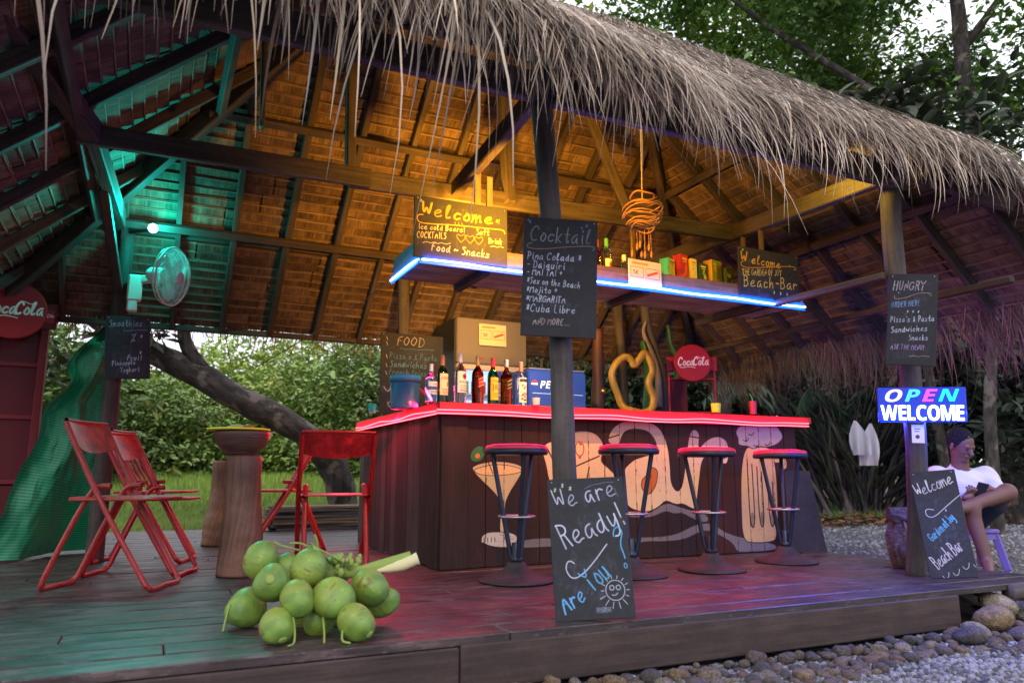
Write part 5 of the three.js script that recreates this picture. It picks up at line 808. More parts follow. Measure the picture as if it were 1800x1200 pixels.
// ================================================================ round soft-drink racks
function colaDisc(r) { const g = new THREE.CircleGeometry(r, 48); return g; }
const colaTex = (() => { const c = document.createElement('canvas'); c.width = c.height = 512; const g = c.getContext('2d'); rnd = mulberry(5); g.fillStyle = '#ac081c'; g.fillRect(0, 0, 512, 512);
  const o = { color: '#f2efea', width: 17, squeeze: 0.68, slant: 0.16, wob: 0.05, space: 0.02, alpha: 1, up: 0.03 }; chalk(g, 'Coca', 34, 300, 122, o); chalk(g, 'Cola', 262, 294, 122, o); flourish(g, [[60, 318], [90, 336], [180, 312], [240, 318], [290, 330]], '#f2efea', 12); flourish(g, [[300, 175], [330, 160], [380, 190], [430, 178]], '#f2efea', 10);
  const t = new THREE.CanvasTexture(c); t.colorSpace = THREE.SRGBColorSpace; return new THREE.MeshStandardMaterial({ map: t, roughness: 0.6 }); })();
const colaRed = plain(0.42, 0.004, 0.01, 0.6), colaDark = plain(0.075, 0.002, 0.008, 0.85), cabRed = plain(0.13, 0.003, 0.01, 0.75);
{
  const b = thing('drinks_rack', 'small red soft-drink rack with a round sign on the bar', 'rack', [4.2, CT, -5.2], -0.42);
  part('sign', lathe([[0, -0.012], [0.155, -0.012], [0.165, 0], [0.155, 0.012], [0, 0.012]], 48).rotateX(Math.PI / 2).translate(0, 0.475, 0.012), colaRed, b); part('sign_face', colaDisc(0.15).translate(0, 0.475, 0.0255), colaTex, b);
  part('banner', move(cbox(0.44, 0.12, 0.012, 0.003), 0, 0.47, -0.016), colaRed, b);
  for (const x of [-0.2, 0.2]) part('upright', move(cbox(0.016, 0.5, 0.016, 0.003, 'y'), x, 0.25, -0.03), colaRed, b);
  part('side_panel', move(cbox(0.16, 0.3, 0.012, 0.003, 'y'), -0.12, 0.19, -0.05), colaDark, b); for (const y of [0.05, 0.34]) part('shelf', move(cbox(0.4, 0.012, 0.16, 0.002), 0, y, -0.1), colaRed, b);
  const k = thing('drinks_cabinet', 'large red soft-drink cabinet with a round sign at the far left', 'cabinet', [-1.54, -0.06, -6.72], 0.06);
  part('sign', lathe([[0, -0.015], [0.21, -0.015], [0.22, 0], [0.21, 0.015], [0, 0.015]], 48).rotateX(Math.PI / 2).translate(0.53, 1.9, 0.07), colaRed, k); part('sign_face', colaDisc(0.205).translate(0.53, 1.9, 0.0865), colaTex, k);
  part('banner', move(cbox(1.5, 0.2, 0.02, 0.004), 0.06, 1.88, 0.032), cabRed, k); part('banner_print', new THREE.PlaneGeometry(0.1, 0.1).translate(0.745, 1.88, 0.0435), colaTex, k);
  part('back_panel', move(cbox(1.46, 1.7, 0.03, 0.005), 0, 0.92, -0.3), colaDark, k); for (const x of [-0.74, 0.42, 0.74]) part('upright', move(cbox(0.05, 1.8, 0.05, 0.006, 'y'), x, 0.9, 0), cabRed, k); part('side_panel', move(cbox(0.02, 1.8, 0.3, 0.004, 'y'), 0.75, 0.98, -0.16), cabRed, k);
  for (const y of [0.15, 0.62, 1.1, 1.5, 1.78]) part('shelf', move(cbox(1.46, 0.035, 0.3, 0.005), 0, y, -0.14), cabRed, k);
  for (const [y, h] of [[0.38, 0.4], [0.86, 0.42], [1.3, 0.34], [1.66, 0.26]]) part('front_panel', move(cbox(1.44, h + 0.03, 0.015, 0.004), 0, y, -0.012), colaDark, k);
}
// ================================================================ things on the hanging shelf
{
  const base = SH.y + 0.115;
  const box = (label, x, w, h, d, front, turn, seed) => { const b = thing('drinks_carton', label, 'carton', [x, base, -4.32], turn); part('box', move(cbox(w, h, d, 0.003, 'y'), 0, h / 2, 0), front[0], b); part('front_print', new THREE.PlaneGeometry(w - 0.006, h - 0.006).translate(0, h / 2, d / 2 + 0.0008), labelTex(96, 192, (g, W, H) => { rnd = mulberry(seed); g.fillStyle = front[1]; g.fillRect(0, 0, W, H); for (let i = 0; i < 5; i++) { g.fillStyle = front[2]; g.globalAlpha = 0.8; g.beginPath(); g.ellipse(R(20, 76), R(60, 170), R(8, 26), R(5, 16), R(0, 3), 0, 7); g.fill(); } g.globalAlpha = 1; g.fillStyle = front[3]; g.fillRect(12, 18, 72, 14); g.fillRect(20, 40, 56, 6); }), b); return b; };
  const P = (r, g, b) => plain(r, g, b, 0.45);
  box('yellow and teal carton leftmost among the cartons on the hanging shelf', 3.3, 0.1, 0.19, 0.075, [P(0.03, 0.45, 0.42), '#e9d21a', '#f0a020', '#1c8a6a'], 0.5, 1);
  box('tall red carton among the cartons on the hanging shelf', 3.42, 0.085, 0.235, 0.075, [P(0.5, 0.03, 0.06), '#d8282a', '#f08a3a', '#f2c83a'], 0.3, 2);
  box('slim pale yellow carton beside the tall red one on the hanging shelf', 3.51, 0.065, 0.215, 0.07, [P(0.6, 0.5, 0.1), '#efdc74', '#e0b43a', '#d8a028'], 0.2, 3);
  box('dark green carton with a yellow flash on the hanging shelf', 3.6, 0.075, 0.19, 0.07, [P(0.02, 0.12, 0.06), '#3a4a1c', '#d8d23a', '#e6d84a'], 0.1, 4);
  box('olive and orange carton on the hanging shelf', 3.72, 0.13, 0.225, 0.075, [P(0.6, 0.35, 0.03), '#8a8a22', '#e8962a', '#b8b83a'], 0.25, 5);
  box('small dull green carton rightmost among the cartons on the hanging shelf', 3.85, 0.085, 0.18, 0.07, [P(0.05, 0.1, 0.04), '#4a5a2a', '#d8d84a', '#5a7a3a'], 0.15, 6);
  const bo = (label, x, z, o) => { const b = bottle(label, [x, base, z], o); b.userData.group = 'bottles on the hanging shelf'; };
  bo('clear bottle with a green neck and pale label on the hanging shelf', 2.77, -4.3, { h: 0.27, r: 0.038, body: clear, cap: plain(0.1, 0.4, 0.12, 0.4), capH: 0.07, lab: labelTex(96, 96, (g, w, h) => { g.fillStyle = '#dfe0c0'; g.fillRect(0, 0, w, h); g.fillStyle = '#b8342a'; g.beginPath(); g.arc(48, 40, 20, 0, 7); g.fill(); lines(g, w, 70, 3, '#556'); }) });
  bo('red-topped bottle half behind the cocktail board on the hanging shelf', 2.69, -4.3, { h: 0.25, r: 0.032, body: glassM(0.6, 0.2, 0.08, 0.06), cap: plain(0.6, 0.05, 0.04, 0.4) });
  bo('green bottle between the left welcome board and the cocktail board on the shelf', 2.0, -4.35, { h: 0.2, r: 0.028, body: glassM(0.05, 0.4, 0.25, 0.05), cap: M.black });
  bo('tiny sample bottle beside the price card on the hanging shelf', 2.86, -4.22, { h: 0.14, r: 0.022, body: clear, cap: M.white });
}
// ================================================================ wicker mobile
{
  const w = thing('wicker_mobile', 'coiled wicker mobile hanging on a yellow string above the shelf', 'hanging mobile', [2.87, 2.32, -4.0]); rnd = mulberry(15);
  const wm = wood(0.5, 0.26, 0.08, 0.6); part('string', rod([0, 0.12, 0], [0.02, 1.0, -0.02], 0.004), plain(0.5, 0.4, 0.03, 0.7), w);
  for (let i = 0; i < 11; i++) { const y = 0.13 - i * 0.021, r = 0.05 + 0.085 * Math.sin((i + 1.5) / 11 * 2.7), a = R(-0.35, 0.35), b = R(-0.2, 0.2), ph = R(0, 6); part('wicker_ring', tube(Array.from({ length: 14 }, (_, k) => { const t = k / 14 * 6.283; return [Math.cos(t) * r, y + Math.sin(t + ph) * a * r + 0.008 * Math.sin(3 * t), Math.sin(t) * r * R(0.92, 1.05)]; }), R(0.004, 0.007), 44, 6, true), wm, w); }
  for (let i = 0; i < 9; i++) { const a = i / 9 * 6.28, r = R(0.03, 0.1), y = -0.1 - R(0, 0.03), L = R(0.08, 0.17); part('pendant', [rod([Math.cos(a) * r, y, Math.sin(a) * r], [Math.cos(a) * r, y - L, Math.sin(a) * r], 0.002), new THREE.SphereGeometry(0.011, 10, 8).scale(0.8, 2.4, 0.8).translate(Math.cos(a) * r, y - L, Math.sin(a) * r)], wm, w); }
}
// ================================================================ painted driftwood behind the bar
{
  const yel = new THREE.MeshStandardMaterial({ color: lin(0.85, 0.47, 0.04), roughness: 0.5, map: blot, bumpMap: grainBump, bumpScale: 0.003 });
  const h = thing('driftwood_ring', 'yellow apple-shaped driftwood ring standing behind the bar', 'driftwood', [3.56, 1.1, -5.15], -0.15);
  part('ring', (() => { const c = new THREE.CatmullRomCurve3([[0.0, 0.02], [-0.1, 0.05], [-0.16, 0.17], [-0.2, 0.32], [-0.16, 0.41], [-0.07, 0.47], [-0.02, 0.44], [0.0, 0.4], [0.04, 0.44], [0.1, 0.51], [0.15, 0.45], [0.17, 0.36], [0.13, 0.26], [0.17, 0.14], [0.15, 0.05], [0.07, 0.01]].map(([x, y]) => V(x, y, 0)), true, 'centripetal'); const g = new THREE.TubeGeometry(c, 110, 0.031, 12, true), p = g.attributes.position; for (let i = 0; i < p.count; i++) { const k = 1 + 0.0; p.setZ(i, p.getZ(i) * 0.8 * k); } return g; })(), yel, h);
  const d1 = thing('driftwood_branch', 'dark reddish driftwood trunk with a brass knob behind the bar', 'driftwood', [3.62, -0.02, -5.8]); part('trunk', limb([[0.02, 0, 0], [-0.02, 0.8, 0], [-0.01, 1.3, 0], [0.04, 1.95, -0.05]], [0.07, 0.06, 0.062, 0.045], 40, 14, 0.2, 22), wood(0.1, 0.04, 0.035, 0.6), d1); part('knob', new THREE.SphereGeometry(0.026, 16, 12).translate(0.0, 1.37, 0.07), plain(0.7, 0.42, 0.12, 0.3, 0.8), d1);
  const d2 = thing('driftwood_branch', 'twisted brown driftwood branch beside the yellow ring', 'driftwood', [4.3, -0.02, -5.8]); part('branch', limb([[0.02, 0, 0], [0.02, 1.2, 0], [0.01, 1.55, 0.02], [-0.06, 1.8, 0], [-0.13, 2.05, 0], [-0.12, 2.3, -0.05]], [0.06, 0.06, 0.055, 0.05, 0.05, 0.04], 50, 14, 0.2, 23), M.pole, d2);
  part('side_branch', limb([[-0.07, 1.25, 0.05], [-0.06, 1.55, 0.05], [-0.12, 1.75, 0.05], [-0.2, 1.95, 0.04], [-0.17, 2.05, 0.04]], [0.04, 0.036, 0.03, 0.024, 0.012], 36, 12, 0.16, 24), wood(0.3, 0.24, 0.22, 0.6), d2);
  const d3 = thing('driftwood_branch', 'green painted driftwood stick left of the round red sign', 'driftwood', [4.5, -0.02, -5.8]); part('stick', limb([[0, 0, 0], [0, 1.2, 0], [-0.03, 1.45, 0], [0.02, 1.68, 0], [-0.06, 1.85, 0], [-0.09, 2.05, 0]], [0.06, 0.055, 0.05, 0.062, 0.035, 0.022], 50, 12, 0.14, 25, 0.7), plain(0.06, 0.3, 0.09, 0.5, 0, blot), d3); part('painted_foot', limb([[0.001, 0.6, 0], [0.001, 1.0, 0], [-0.001, 1.3, 0]], [0.063, 0.062, 0.056], 20, 12, 0.05, 26, 0.75), plain(0.02, 0.2, 0.2, 0.5), d3);
  const d4 = thing('driftwood_branch', 'flat green painted driftwood board behind the yellow ring', 'driftwood', [4.09, -0.02, -5.75]); part('board', limb([[0, 0, 0], [0.02, 1.2, 0], [0.03, 1.6, 0], [-0.02, 1.86, 0]], [0.07, 0.075, 0.07, 0.03], 30, 12, 0.14, 27, 0.35), plain(0.07, 0.28, 0.08, 0.55, 0, blot), d4);
}
// ================================================================ wall fan
{
  const f = thing('wall_fan', 'white wall fan with a round wire cage on the back left post', 'fan', [0, 0, 0]); const pl = plain(0.62, 0.66, 0.64, 0.35);
  part('wall_bracket', [move(cbox(0.1, 0.2, 0.07, 0.012, 'y'), -0.19, 1.99, -6.2), move(cbox(0.07, 0.12, 0.06, 0.01, 'y'), -0.2, 1.87, -6.2), beam([-0.16, 2.06, -6.2], [-0.04, 2.06, -6.12], 0.06, 0.05, 0.012)], pl, f);
  const n = V(0.82, -0.12, 0.5).normalize(), hub = V(0.06, 2.06, -6.0), q = new THREE.Quaternion().setFromUnitVectors(V(0, 0, 1), n);
  const put = (g) => g.applyQuaternion(q).translate(hub.x, hub.y, hub.z), rings = [], wires = [];
  part('motor', put(lathe([[0, -0.2], [0.04, -0.195], [0.056, -0.17], [0.06, -0.09], [0.05, -0.06], [0, -0.06]], 24).rotateX(Math.PI / 2)), pl, f);
  for (const [r, z, w] of [[0.215, 0, 0.007], [0.21, -0.03, 0.004], [0.17, 0.04, 0.0025], [0.12, 0.055, 0.0025], [0.17, -0.05, 0.0025], [0.1, -0.06, 0.0025]]) rings.push(new THREE.TorusGeometry(r, w, 6, 48).translate(0, 0, z));
  for (let i = 0; i < 72; i++) { const a = i / 72 * 6.283, c = Math.cos(a), s = Math.sin(a); wires.push(tube([[c * 0.045, s * 0.045, 0.062], [c * 0.13, s * 0.13, 0.054], [c * 0.19, s * 0.19, 0.03], [c * 0.215, s * 0.215, 0]], 0.0014, 6, 3), tube([[c * 0.05, s * 0.05, -0.065], [c * 0.14, s * 0.14, -0.06], [c * 0.215, s * 0.215, -0.004]], 0.0014, 5, 3)); }
  part('cage_ring', put(merge(rings)), pl, f); const cw = part('cage_wire', put(merge(wires)), pl, f); cw.userData.kind = 'stuff'; part('hub_cap', put(lathe([[0, 0.07], [0.03, 0.068], [0.045, 0.06], [0.045, 0.052], [0, 0.05]], 20).rotateX(Math.PI / 2)), pl, f);
  for (let i = 0; i < 3; i++) { const sh = new THREE.Shape(); sh.moveTo(0.02, -0.02); sh.bezierCurveTo(0.08, -0.09, 0.17, -0.09, 0.185, -0.01); sh.bezierCurveTo(0.18, 0.05, 0.1, 0.06, 0.02, 0.025); part('blade', put(new THREE.ExtrudeGeometry(sh, { depth: 0.003, bevelEnabled: false, curveSegments: 8 }).rotateX(0.35).rotateZ(i * 2.094 + 0.4)), plain(0.3, 0.5, 0.48, 0.3), f); }
}
// ================================================================ green shade net
{
  const netTex = tex(256, 256, (u, v) => { const s = 0.5 + 0.5 * Math.sin(v * 6.283 * 48), k = 0.62 + 0.38 * s + 0.12 * (fbm(u, v, 40, 10, 2, 7) - 0.5); return [k, k, k]; });
  const nm = new THREE.MeshPhysicalMaterial({ color: lin(0.014, 0.36, 0.17), roughness: 0.6, map: netTex, side: THREE.DoubleSide, transmission: 0.3, thickness: 0 });
  const pos = [], uv = [], idx = [], NU = 56, NV = 64;
  const left = new THREE.CatmullRomCurve3([[-0.3, 1.92, -6.36], [-0.41, 1.7, -6.4], [-0.56, 1.46, -6.4], [-0.6, 1.28, -6.4], [-0.71, 1.1, -6.4], [-0.73, 0.87, -6.42], [-0.82, 0.6, -6.42], [-0.9, 0.3, -6.4], [-0.98, 0.02, -6.38]].map((p) => V(...p))), right = new THREE.CatmullRomCurve3([[-0.26, 1.92, -6.42], [-0.29, 1.5, -6.5], [-0.31, 1.0, -6.55], [-0.33, 0.5, -6.7], [-0.31, 0.02, -7.3]].map((p) => V(...p)));
  for (let j = 0; j <= NV; j++) { const v = j / NV, a = left.getPoint(v), b = right.getPoint(v);
    for (let i = 0; i <= NU; i++) { const u = i / NU, p = a.clone().lerp(b, u), k = 0.35 + 0.65 * v; const fold = 0.08 * Math.sin(u * 10 + v * 3.5 + 1.2) * k * (1 - 0.6 * u) + 0.06 * Math.sin(v * 19 + u * 5) * sstep(0.8, 0.35, v) * (1 - u) + 0.16 * (fbm(u, v, 5, 7, 4, 9) - 0.5) * (1 - 0.6 * u * v); p.z += fold * 1.2; p.x += fold * 0.5; if (j === 0) p.set(-0.28, 1.93, -6.37); pos.push(p.x, Math.max(p.y, 0.012), p.z); uv.push(u * 1.2, v * 2.2); } }
  for (let j = 0; j < NV; j++) for (let i = 0; i < NU; i++) { const a = j * (NU + 1) + i, b = a + NU + 1; idx.push(a, b, a + 1, a + 1, b, b + 1); }
  const g = new THREE.BufferGeometry(); g.setAttribute('position', new THREE.Float32BufferAttribute(pos, 3)); g.setAttribute('uv', new THREE.Float32BufferAttribute(uv, 2)); g.setIndex(idx); g.computeVertexNormals();
  const n = thing('shade_net', 'bundled green shade net draped from the back left post to the deck', 'net'); part('cloth', g, nm, n);
}
// ================================================================ leaning panel, rucksack, board stack, rope, white cloths
{
  const p = thing('dark_board', 'plain dark board leaning against the right end of the bar', 'board', [4.83, 0.325, -4.66]); p.rotation.order = 'YXZ'; p.rotation.set(-0.1, -0.17, -0.02);
  const sh = new THREE.Shape(); sh.moveTo(-0.17, -0.32); sh.lineTo(0.17, -0.32); sh.lineTo(0.09, 0.32); sh.lineTo(-0.14, 0.32); sh.closePath(); part('board', metreUV(new THREE.ExtrudeGeometry(sh, { depth: 0.014, bevelEnabled: true, bevelSize: 0.002, bevelThickness: 0.002, bevelSegments: 1 }), 'y'), new THREE.MeshStandardMaterial({ color: lin(0.04, 0.03, 0.035), roughness: 0.7, map: blot }), p);
  const b = thing('rucksack', 'tan rucksack slumped on the deck behind the leaning welcome board', 'bag', [4.66, 0, -3.6], -0.5); const bm = new THREE.MeshStandardMaterial({ color: lin(0.24, 0.16, 0.12), roughness: 0.9, map: rep(blot, 3, 3), bumpMap: rep(blotBump, 3, 3), bumpScale: 0.01 });
  const bulge = (sx, sy, sz, seed, ox, oy, oz) => { const g = new THREE.SphereGeometry(1, 28, 20), q = g.attributes.position; for (let i = 0; i < q.count; i++) { const x = q.getX(i), y = q.getY(i), z = q.getZ(i), e = (v) => Math.sign(v) * Math.pow(Math.abs(v), 0.72), k = 1 + 0.12 * Math.sin(5 * x + seed) * Math.sin(4 * y + seed) + 0.06 * Math.sin(9 * z + seed * 2); q.setXYZ(i, e(x) * sx * k + ox, Math.max(0.004, e(y) * sy * k + oy), e(z) * sz * k + oz); } g.computeVertexNormals(); return g; };
  part('body', bulge(0.125, 0.17, 0.09, 1, 0, 0.165, 0), bm, b); part('flap', bulge(0.12, 0.035, 0.095, 2, 0, 0.325, 0.01), bm, b); part('pocket', bulge(0.085, 0.075, 0.04, 3, -0.01, 0.1, 0.09), bm, b); for (const x of [-0.05, 0.05]) part('strap', tube([[x, 0.35, 0.06], [x, 0.27, 0.11], [x, 0.16, 0.13]], 0.008, 12, 6), plain(0.16, 0.1, 0.08, 0.8), b); part('roll_top', rod([-0.11, 0.36, 0], [0.11, 0.365, 0], 0.035, 0.035, 14), bm, b);
  const s = thing('board_stack', 'low stack of weathered brown boards on the back of the deck', 'boards', [2.0, 0, -9.1], 0.05); rnd = mulberry(29); for (let i = 0; i < 8; i++) for (let k = 0; k < 2; k++) part('board', move(cbox(R(1.3, 1.6), 0.03, 0.15, 0.004), R(-0.08, 0.08), 0.016 + i * 0.034, k * 0.17 + R(-0.01, 0.01), 0, R(-0.04, 0.04), 0), pick([M.slat, M.beam, M.pole]), s);
  const r = thing('rope', 'thin orange rope running from the shelf corner down to the left', 'rope'); part('rope', tube([[1.33, 1.86, -4.62], [1.2, 1.74, -4.9], [0.98, 1.6, -5.5], [0.72, 1.46, -6.3]], 0.004, 24, 5), wood(0.35, 0.2, 0.08, 0.8), r);
  const cm = new THREE.MeshPhysicalMaterial({ color: lin(0.42, 0.42, 0.46), roughness: 0.8, side: THREE.DoubleSide, transmission: 0.2, thickness: 0 });
  const cloth = (label, x, y, z, w, h, seed) => { const g = new THREE.PlaneGeometry(w, h, 10, 14), q = g.attributes.position; for (let i = 0; i < q.count; i++) { const t = 0.5 - q.getY(i) / h, k = 0.15 + 1.1 * Math.sin(Math.min(1, t * 1.1) * 2.1); q.setX(i, q.getX(i) * k + 0.05 * t * seed); q.setZ(i, 0.04 * Math.sin(q.getX(i) * 60 + seed) * t); } g.computeVertexNormals(); const c = thing('hanging_cloth', label, 'cloth', [x, y, z], -0.8); part('cloth', g, cm, c); };
  cloth('white cloth hanging among the palm stems, the left one of two', 6.74, 1.0, -5.71, 0.16, 0.36, 1); cloth('white cloth hanging among the palm stems, the right one of two', 6.9, 0.93, -5.65, 0.16, 0.44, -1);
}
// ================================================================ vegetation
const leafGeo = (() => { // pointed leaf folded along its midrib, length 1 along +x
  const p = [0, 0, 0, 0.35, 0.05, 0.22, 0.35, -0.03, 0, 0.35, 0.05, -0.22, 0.75, 0.03, 0.16, 0.75, -0.05, 0, 0.75, 0.03, -0.16, 1, -0.1, 0], i = [0, 1, 2, 0, 2, 3, 1, 4, 5, 1, 5, 2, 2, 5, 6, 2, 6, 3, 4, 7, 5, 5, 7, 6];
  const g = new THREE.BufferGeometry(); g.setAttribute('position', new THREE.Float32BufferAttribute(p, 3)); g.setIndex(i); g.computeVertexNormals(); return g;
})();
const leafMat = new THREE.MeshPhysicalMaterial({ color: 0xffffff, roughness: 0.6, side: THREE.DoubleSide, transmission: 0.25, thickness: 0 });
const O3 = new THREE.Object3D(), CC = new THREE.Color();
function leaves(parent, name, list, geo = leafGeo, mat = leafMat) {   // list of [x, y, z, size, rx, ry, rz, r, g, b]
  const m = new THREE.InstancedMesh(geo, mat, list.length);
  list.forEach((a, i) => { O3.position.set(a[0], a[1], a[2]); O3.rotation.set(a[4], a[5], a[6], 'YXZ'); O3.scale.setScalar(a[3]); O3.updateMatrix(); m.setMatrixAt(i, O3.matrix); m.setColorAt(i, CC.setRGB(a[7], a[8], a[9])); });
  m.name = name; m.userData.kind = 'stuff'; m.castShadow = m.receiveShadow = true; parent.add(m); return m;
}
function crown(balls, clumps, per, size, color, spread, shell = 0.5) {   // leaf clumps through several ellipsoids
  const out = [], tot = balls.reduce((s, b) => s + b[3] * b[4] * b[5], 0);
  for (const [cx, cy, cz, rx, ry, rz] of balls) {
    const n = Math.round(clumps * rx * ry * rz / tot);
    for (let i = 0; i < n; i++) {
      const d = V(R(-1, 1), R(-1, 1), R(-1, 1)).normalize().multiplyScalar(Math.pow(rnd(), shell)), px = cx + d.x * rx, py = cy + d.y * ry, pz = cz + d.z * rz, t = R(0.65, 1.35), y = rnd() < 0.12 ? 1.5 : 1, k = Math.round(per * R(0.5, 1.5)), s = spread * R(0.6, 1.4);
      if (py < groundY(px, pz) + 0.05) continue;
      for (let j = 0; j < k; j++) { const q = V(R(-1, 1), R(-0.7, 0.7), R(-1, 1)).multiplyScalar(s), v = t * R(0.8, 1.2); out.push([px + q.x, Math.max(py + q.y, groundY(px, pz) + 0.03), pz + q.z, size * R(0.45, 1.7) * (rnd() < 0.08 ? 1.5 : 1), R(-0.7, 0.7), R(0, 6.28), R(-1.0, 0.5), color[0] * v * y, color[1] * v, color[2] * v]); }
    }
  }
  return out;
}
function tree(name, label, cat, pos, trunks, balls, { clumps, per, size, color, spread, shell }, group) {
  const t = thing(name, label, cat, pos, 0, group); let s = 60;
  for (const [pts, radii] of trunks) part('trunk', limb(pts, radii, 24, 10, 0.2, s++), M.bark, t);
  const abs = balls.map(([x, y, z, ...r]) => [x + pos[0], y + pos[1], z + pos[2], ...r]);
  leaves(t, 'crown', crown(abs, clumps, per, size, color, spread, shell).map((a) => [a[0] - pos[0], a[1] - pos[1], a[2] - pos[2], ...a.slice(3)]));
  return t;
}
rnd = mulberry(1001);
const at = (az, d) => { const a = az * Math.PI / 180, x = Math.sin(a) * d, z = -Math.cos(a) * d; return [x, groundY(x, z), z]; };
// bright bushy trees across the lawn, seen through the open back of the pavilion
const H = { clumps: 1300, per: 17, size: 0.115, spread: 0.25, shell: 0.4 };
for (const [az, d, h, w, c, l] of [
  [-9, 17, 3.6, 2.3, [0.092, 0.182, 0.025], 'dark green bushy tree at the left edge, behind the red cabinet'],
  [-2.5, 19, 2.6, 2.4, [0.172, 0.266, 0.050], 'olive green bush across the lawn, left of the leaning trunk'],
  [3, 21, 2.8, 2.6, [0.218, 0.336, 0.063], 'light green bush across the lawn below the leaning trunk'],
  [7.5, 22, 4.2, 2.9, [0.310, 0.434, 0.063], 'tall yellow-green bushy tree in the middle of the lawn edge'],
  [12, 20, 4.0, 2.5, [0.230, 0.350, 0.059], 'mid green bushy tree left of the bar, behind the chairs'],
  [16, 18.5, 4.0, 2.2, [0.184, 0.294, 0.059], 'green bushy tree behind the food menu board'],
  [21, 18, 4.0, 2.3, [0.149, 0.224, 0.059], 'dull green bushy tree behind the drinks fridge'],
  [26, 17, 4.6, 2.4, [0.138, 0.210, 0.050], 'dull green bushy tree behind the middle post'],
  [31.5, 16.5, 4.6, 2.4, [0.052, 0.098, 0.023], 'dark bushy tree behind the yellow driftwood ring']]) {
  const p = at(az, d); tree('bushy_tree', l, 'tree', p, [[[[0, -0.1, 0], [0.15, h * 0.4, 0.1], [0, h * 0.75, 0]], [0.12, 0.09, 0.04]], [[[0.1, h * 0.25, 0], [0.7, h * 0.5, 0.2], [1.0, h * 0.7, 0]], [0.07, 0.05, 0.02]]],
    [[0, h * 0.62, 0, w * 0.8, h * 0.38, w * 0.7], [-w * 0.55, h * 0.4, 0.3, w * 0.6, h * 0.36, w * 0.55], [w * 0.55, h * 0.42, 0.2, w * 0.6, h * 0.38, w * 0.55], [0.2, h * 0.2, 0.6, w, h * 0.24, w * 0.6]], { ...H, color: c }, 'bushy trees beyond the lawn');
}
{ // leaning trunk
  const t = thing('leaning_tree', 'thick mottled tree trunk leaning left across the lawn behind the pavilion', 'tree');
  part('trunk', limb([[2.6, -0.15, -10.7], [2.15, 0.85, -10.2], [1.5, 1.3, -9.95], [0.82, 1.62, -9.9], [0.3, 1.9, -9.9], [-0.4, 2.25, -9.95], [-1.3, 2.9, -10.1]], [0.22, 0.19, 0.17, 0.16, 0.15, 0.13, 0.09], 90, 18, 0.26, 71), M.bark, t);
  part('branch', limb([[0.66, 1.75, -9.9], [0.42, 1.98, -9.85], [0.28, 2.25, -9.85], [0.33, 2.9, -9.8], [0.2, 3.6, -9.8]], [0.1, 0.085, 0.07, 0.05, 0.02], 30, 12, 0.15, 72), M.bark, t);
  leaves(t, 'crown', crown([[-0.35, 2.2, -9.6, 0.6, 0.35, 0.4], [0.0, 2.75, -9.8, 1.1, 0.45, 0.6], [-0.7, 1.75, -9.8, 0.5, 0.3, 0.3], [-1.4, 3.0, -10, 0.9, 0.6, 0.7], [0.9, 2.55, -9.8, 0.6, 0.2, 0.4]], 130, 10, 0.16, [0.035, 0.055, 0.02], 0.16));
}
// dark trees and shrubs on the right
const D = { clumps: 800, per: 14, size: 0.16, spread: 0.26, shell: 0.5 };
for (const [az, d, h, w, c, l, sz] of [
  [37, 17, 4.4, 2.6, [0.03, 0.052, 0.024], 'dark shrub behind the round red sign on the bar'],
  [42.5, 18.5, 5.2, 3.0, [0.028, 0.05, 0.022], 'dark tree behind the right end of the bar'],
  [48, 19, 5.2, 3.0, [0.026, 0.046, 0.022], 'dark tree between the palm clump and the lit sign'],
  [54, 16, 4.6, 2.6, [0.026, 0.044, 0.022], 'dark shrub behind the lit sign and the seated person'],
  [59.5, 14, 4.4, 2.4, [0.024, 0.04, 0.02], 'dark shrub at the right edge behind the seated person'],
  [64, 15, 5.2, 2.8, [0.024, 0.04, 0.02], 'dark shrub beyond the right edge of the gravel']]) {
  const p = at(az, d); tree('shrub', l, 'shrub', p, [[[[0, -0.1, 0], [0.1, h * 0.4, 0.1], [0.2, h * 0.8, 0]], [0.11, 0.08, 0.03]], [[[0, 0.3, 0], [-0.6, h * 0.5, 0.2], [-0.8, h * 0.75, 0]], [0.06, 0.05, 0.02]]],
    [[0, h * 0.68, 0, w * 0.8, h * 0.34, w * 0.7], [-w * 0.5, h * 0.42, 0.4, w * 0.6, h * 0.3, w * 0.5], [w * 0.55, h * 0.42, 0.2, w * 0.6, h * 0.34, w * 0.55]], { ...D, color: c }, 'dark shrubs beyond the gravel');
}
{ // thin pale trunks on the right
  for (const [az, d, lean, l] of [[57.4, 10.5, 0.5, 'thin pale tree trunk standing right of the lit sign'], [55.2, 12, -0.9, 'thin grey leaning trunk behind the lit sign']]) { const p = at(az, d), t = thing('slender_tree', l, 'tree', p); part('trunk', limb([[0, -0.1, 0], [lean * 0.2, 1.4, 0], [lean * 0.6, 3.0, 0.1], [lean, 5.2, 0]], [0.075, 0.065, 0.055, 0.03], 40, 10, 0.2, 81), M.bark, t); leaves(t, 'crown', crown([[p[0] + lean, p[1] + 5.2, p[2], 1.2, 0.9, 1.2]], 40, 10, 0.2, [0.03, 0.05, 0.02], 0.25).map((a) => [a[0] - p[0], a[1] - p[1], a[2] - p[2], ...a.slice(3)])); }
}
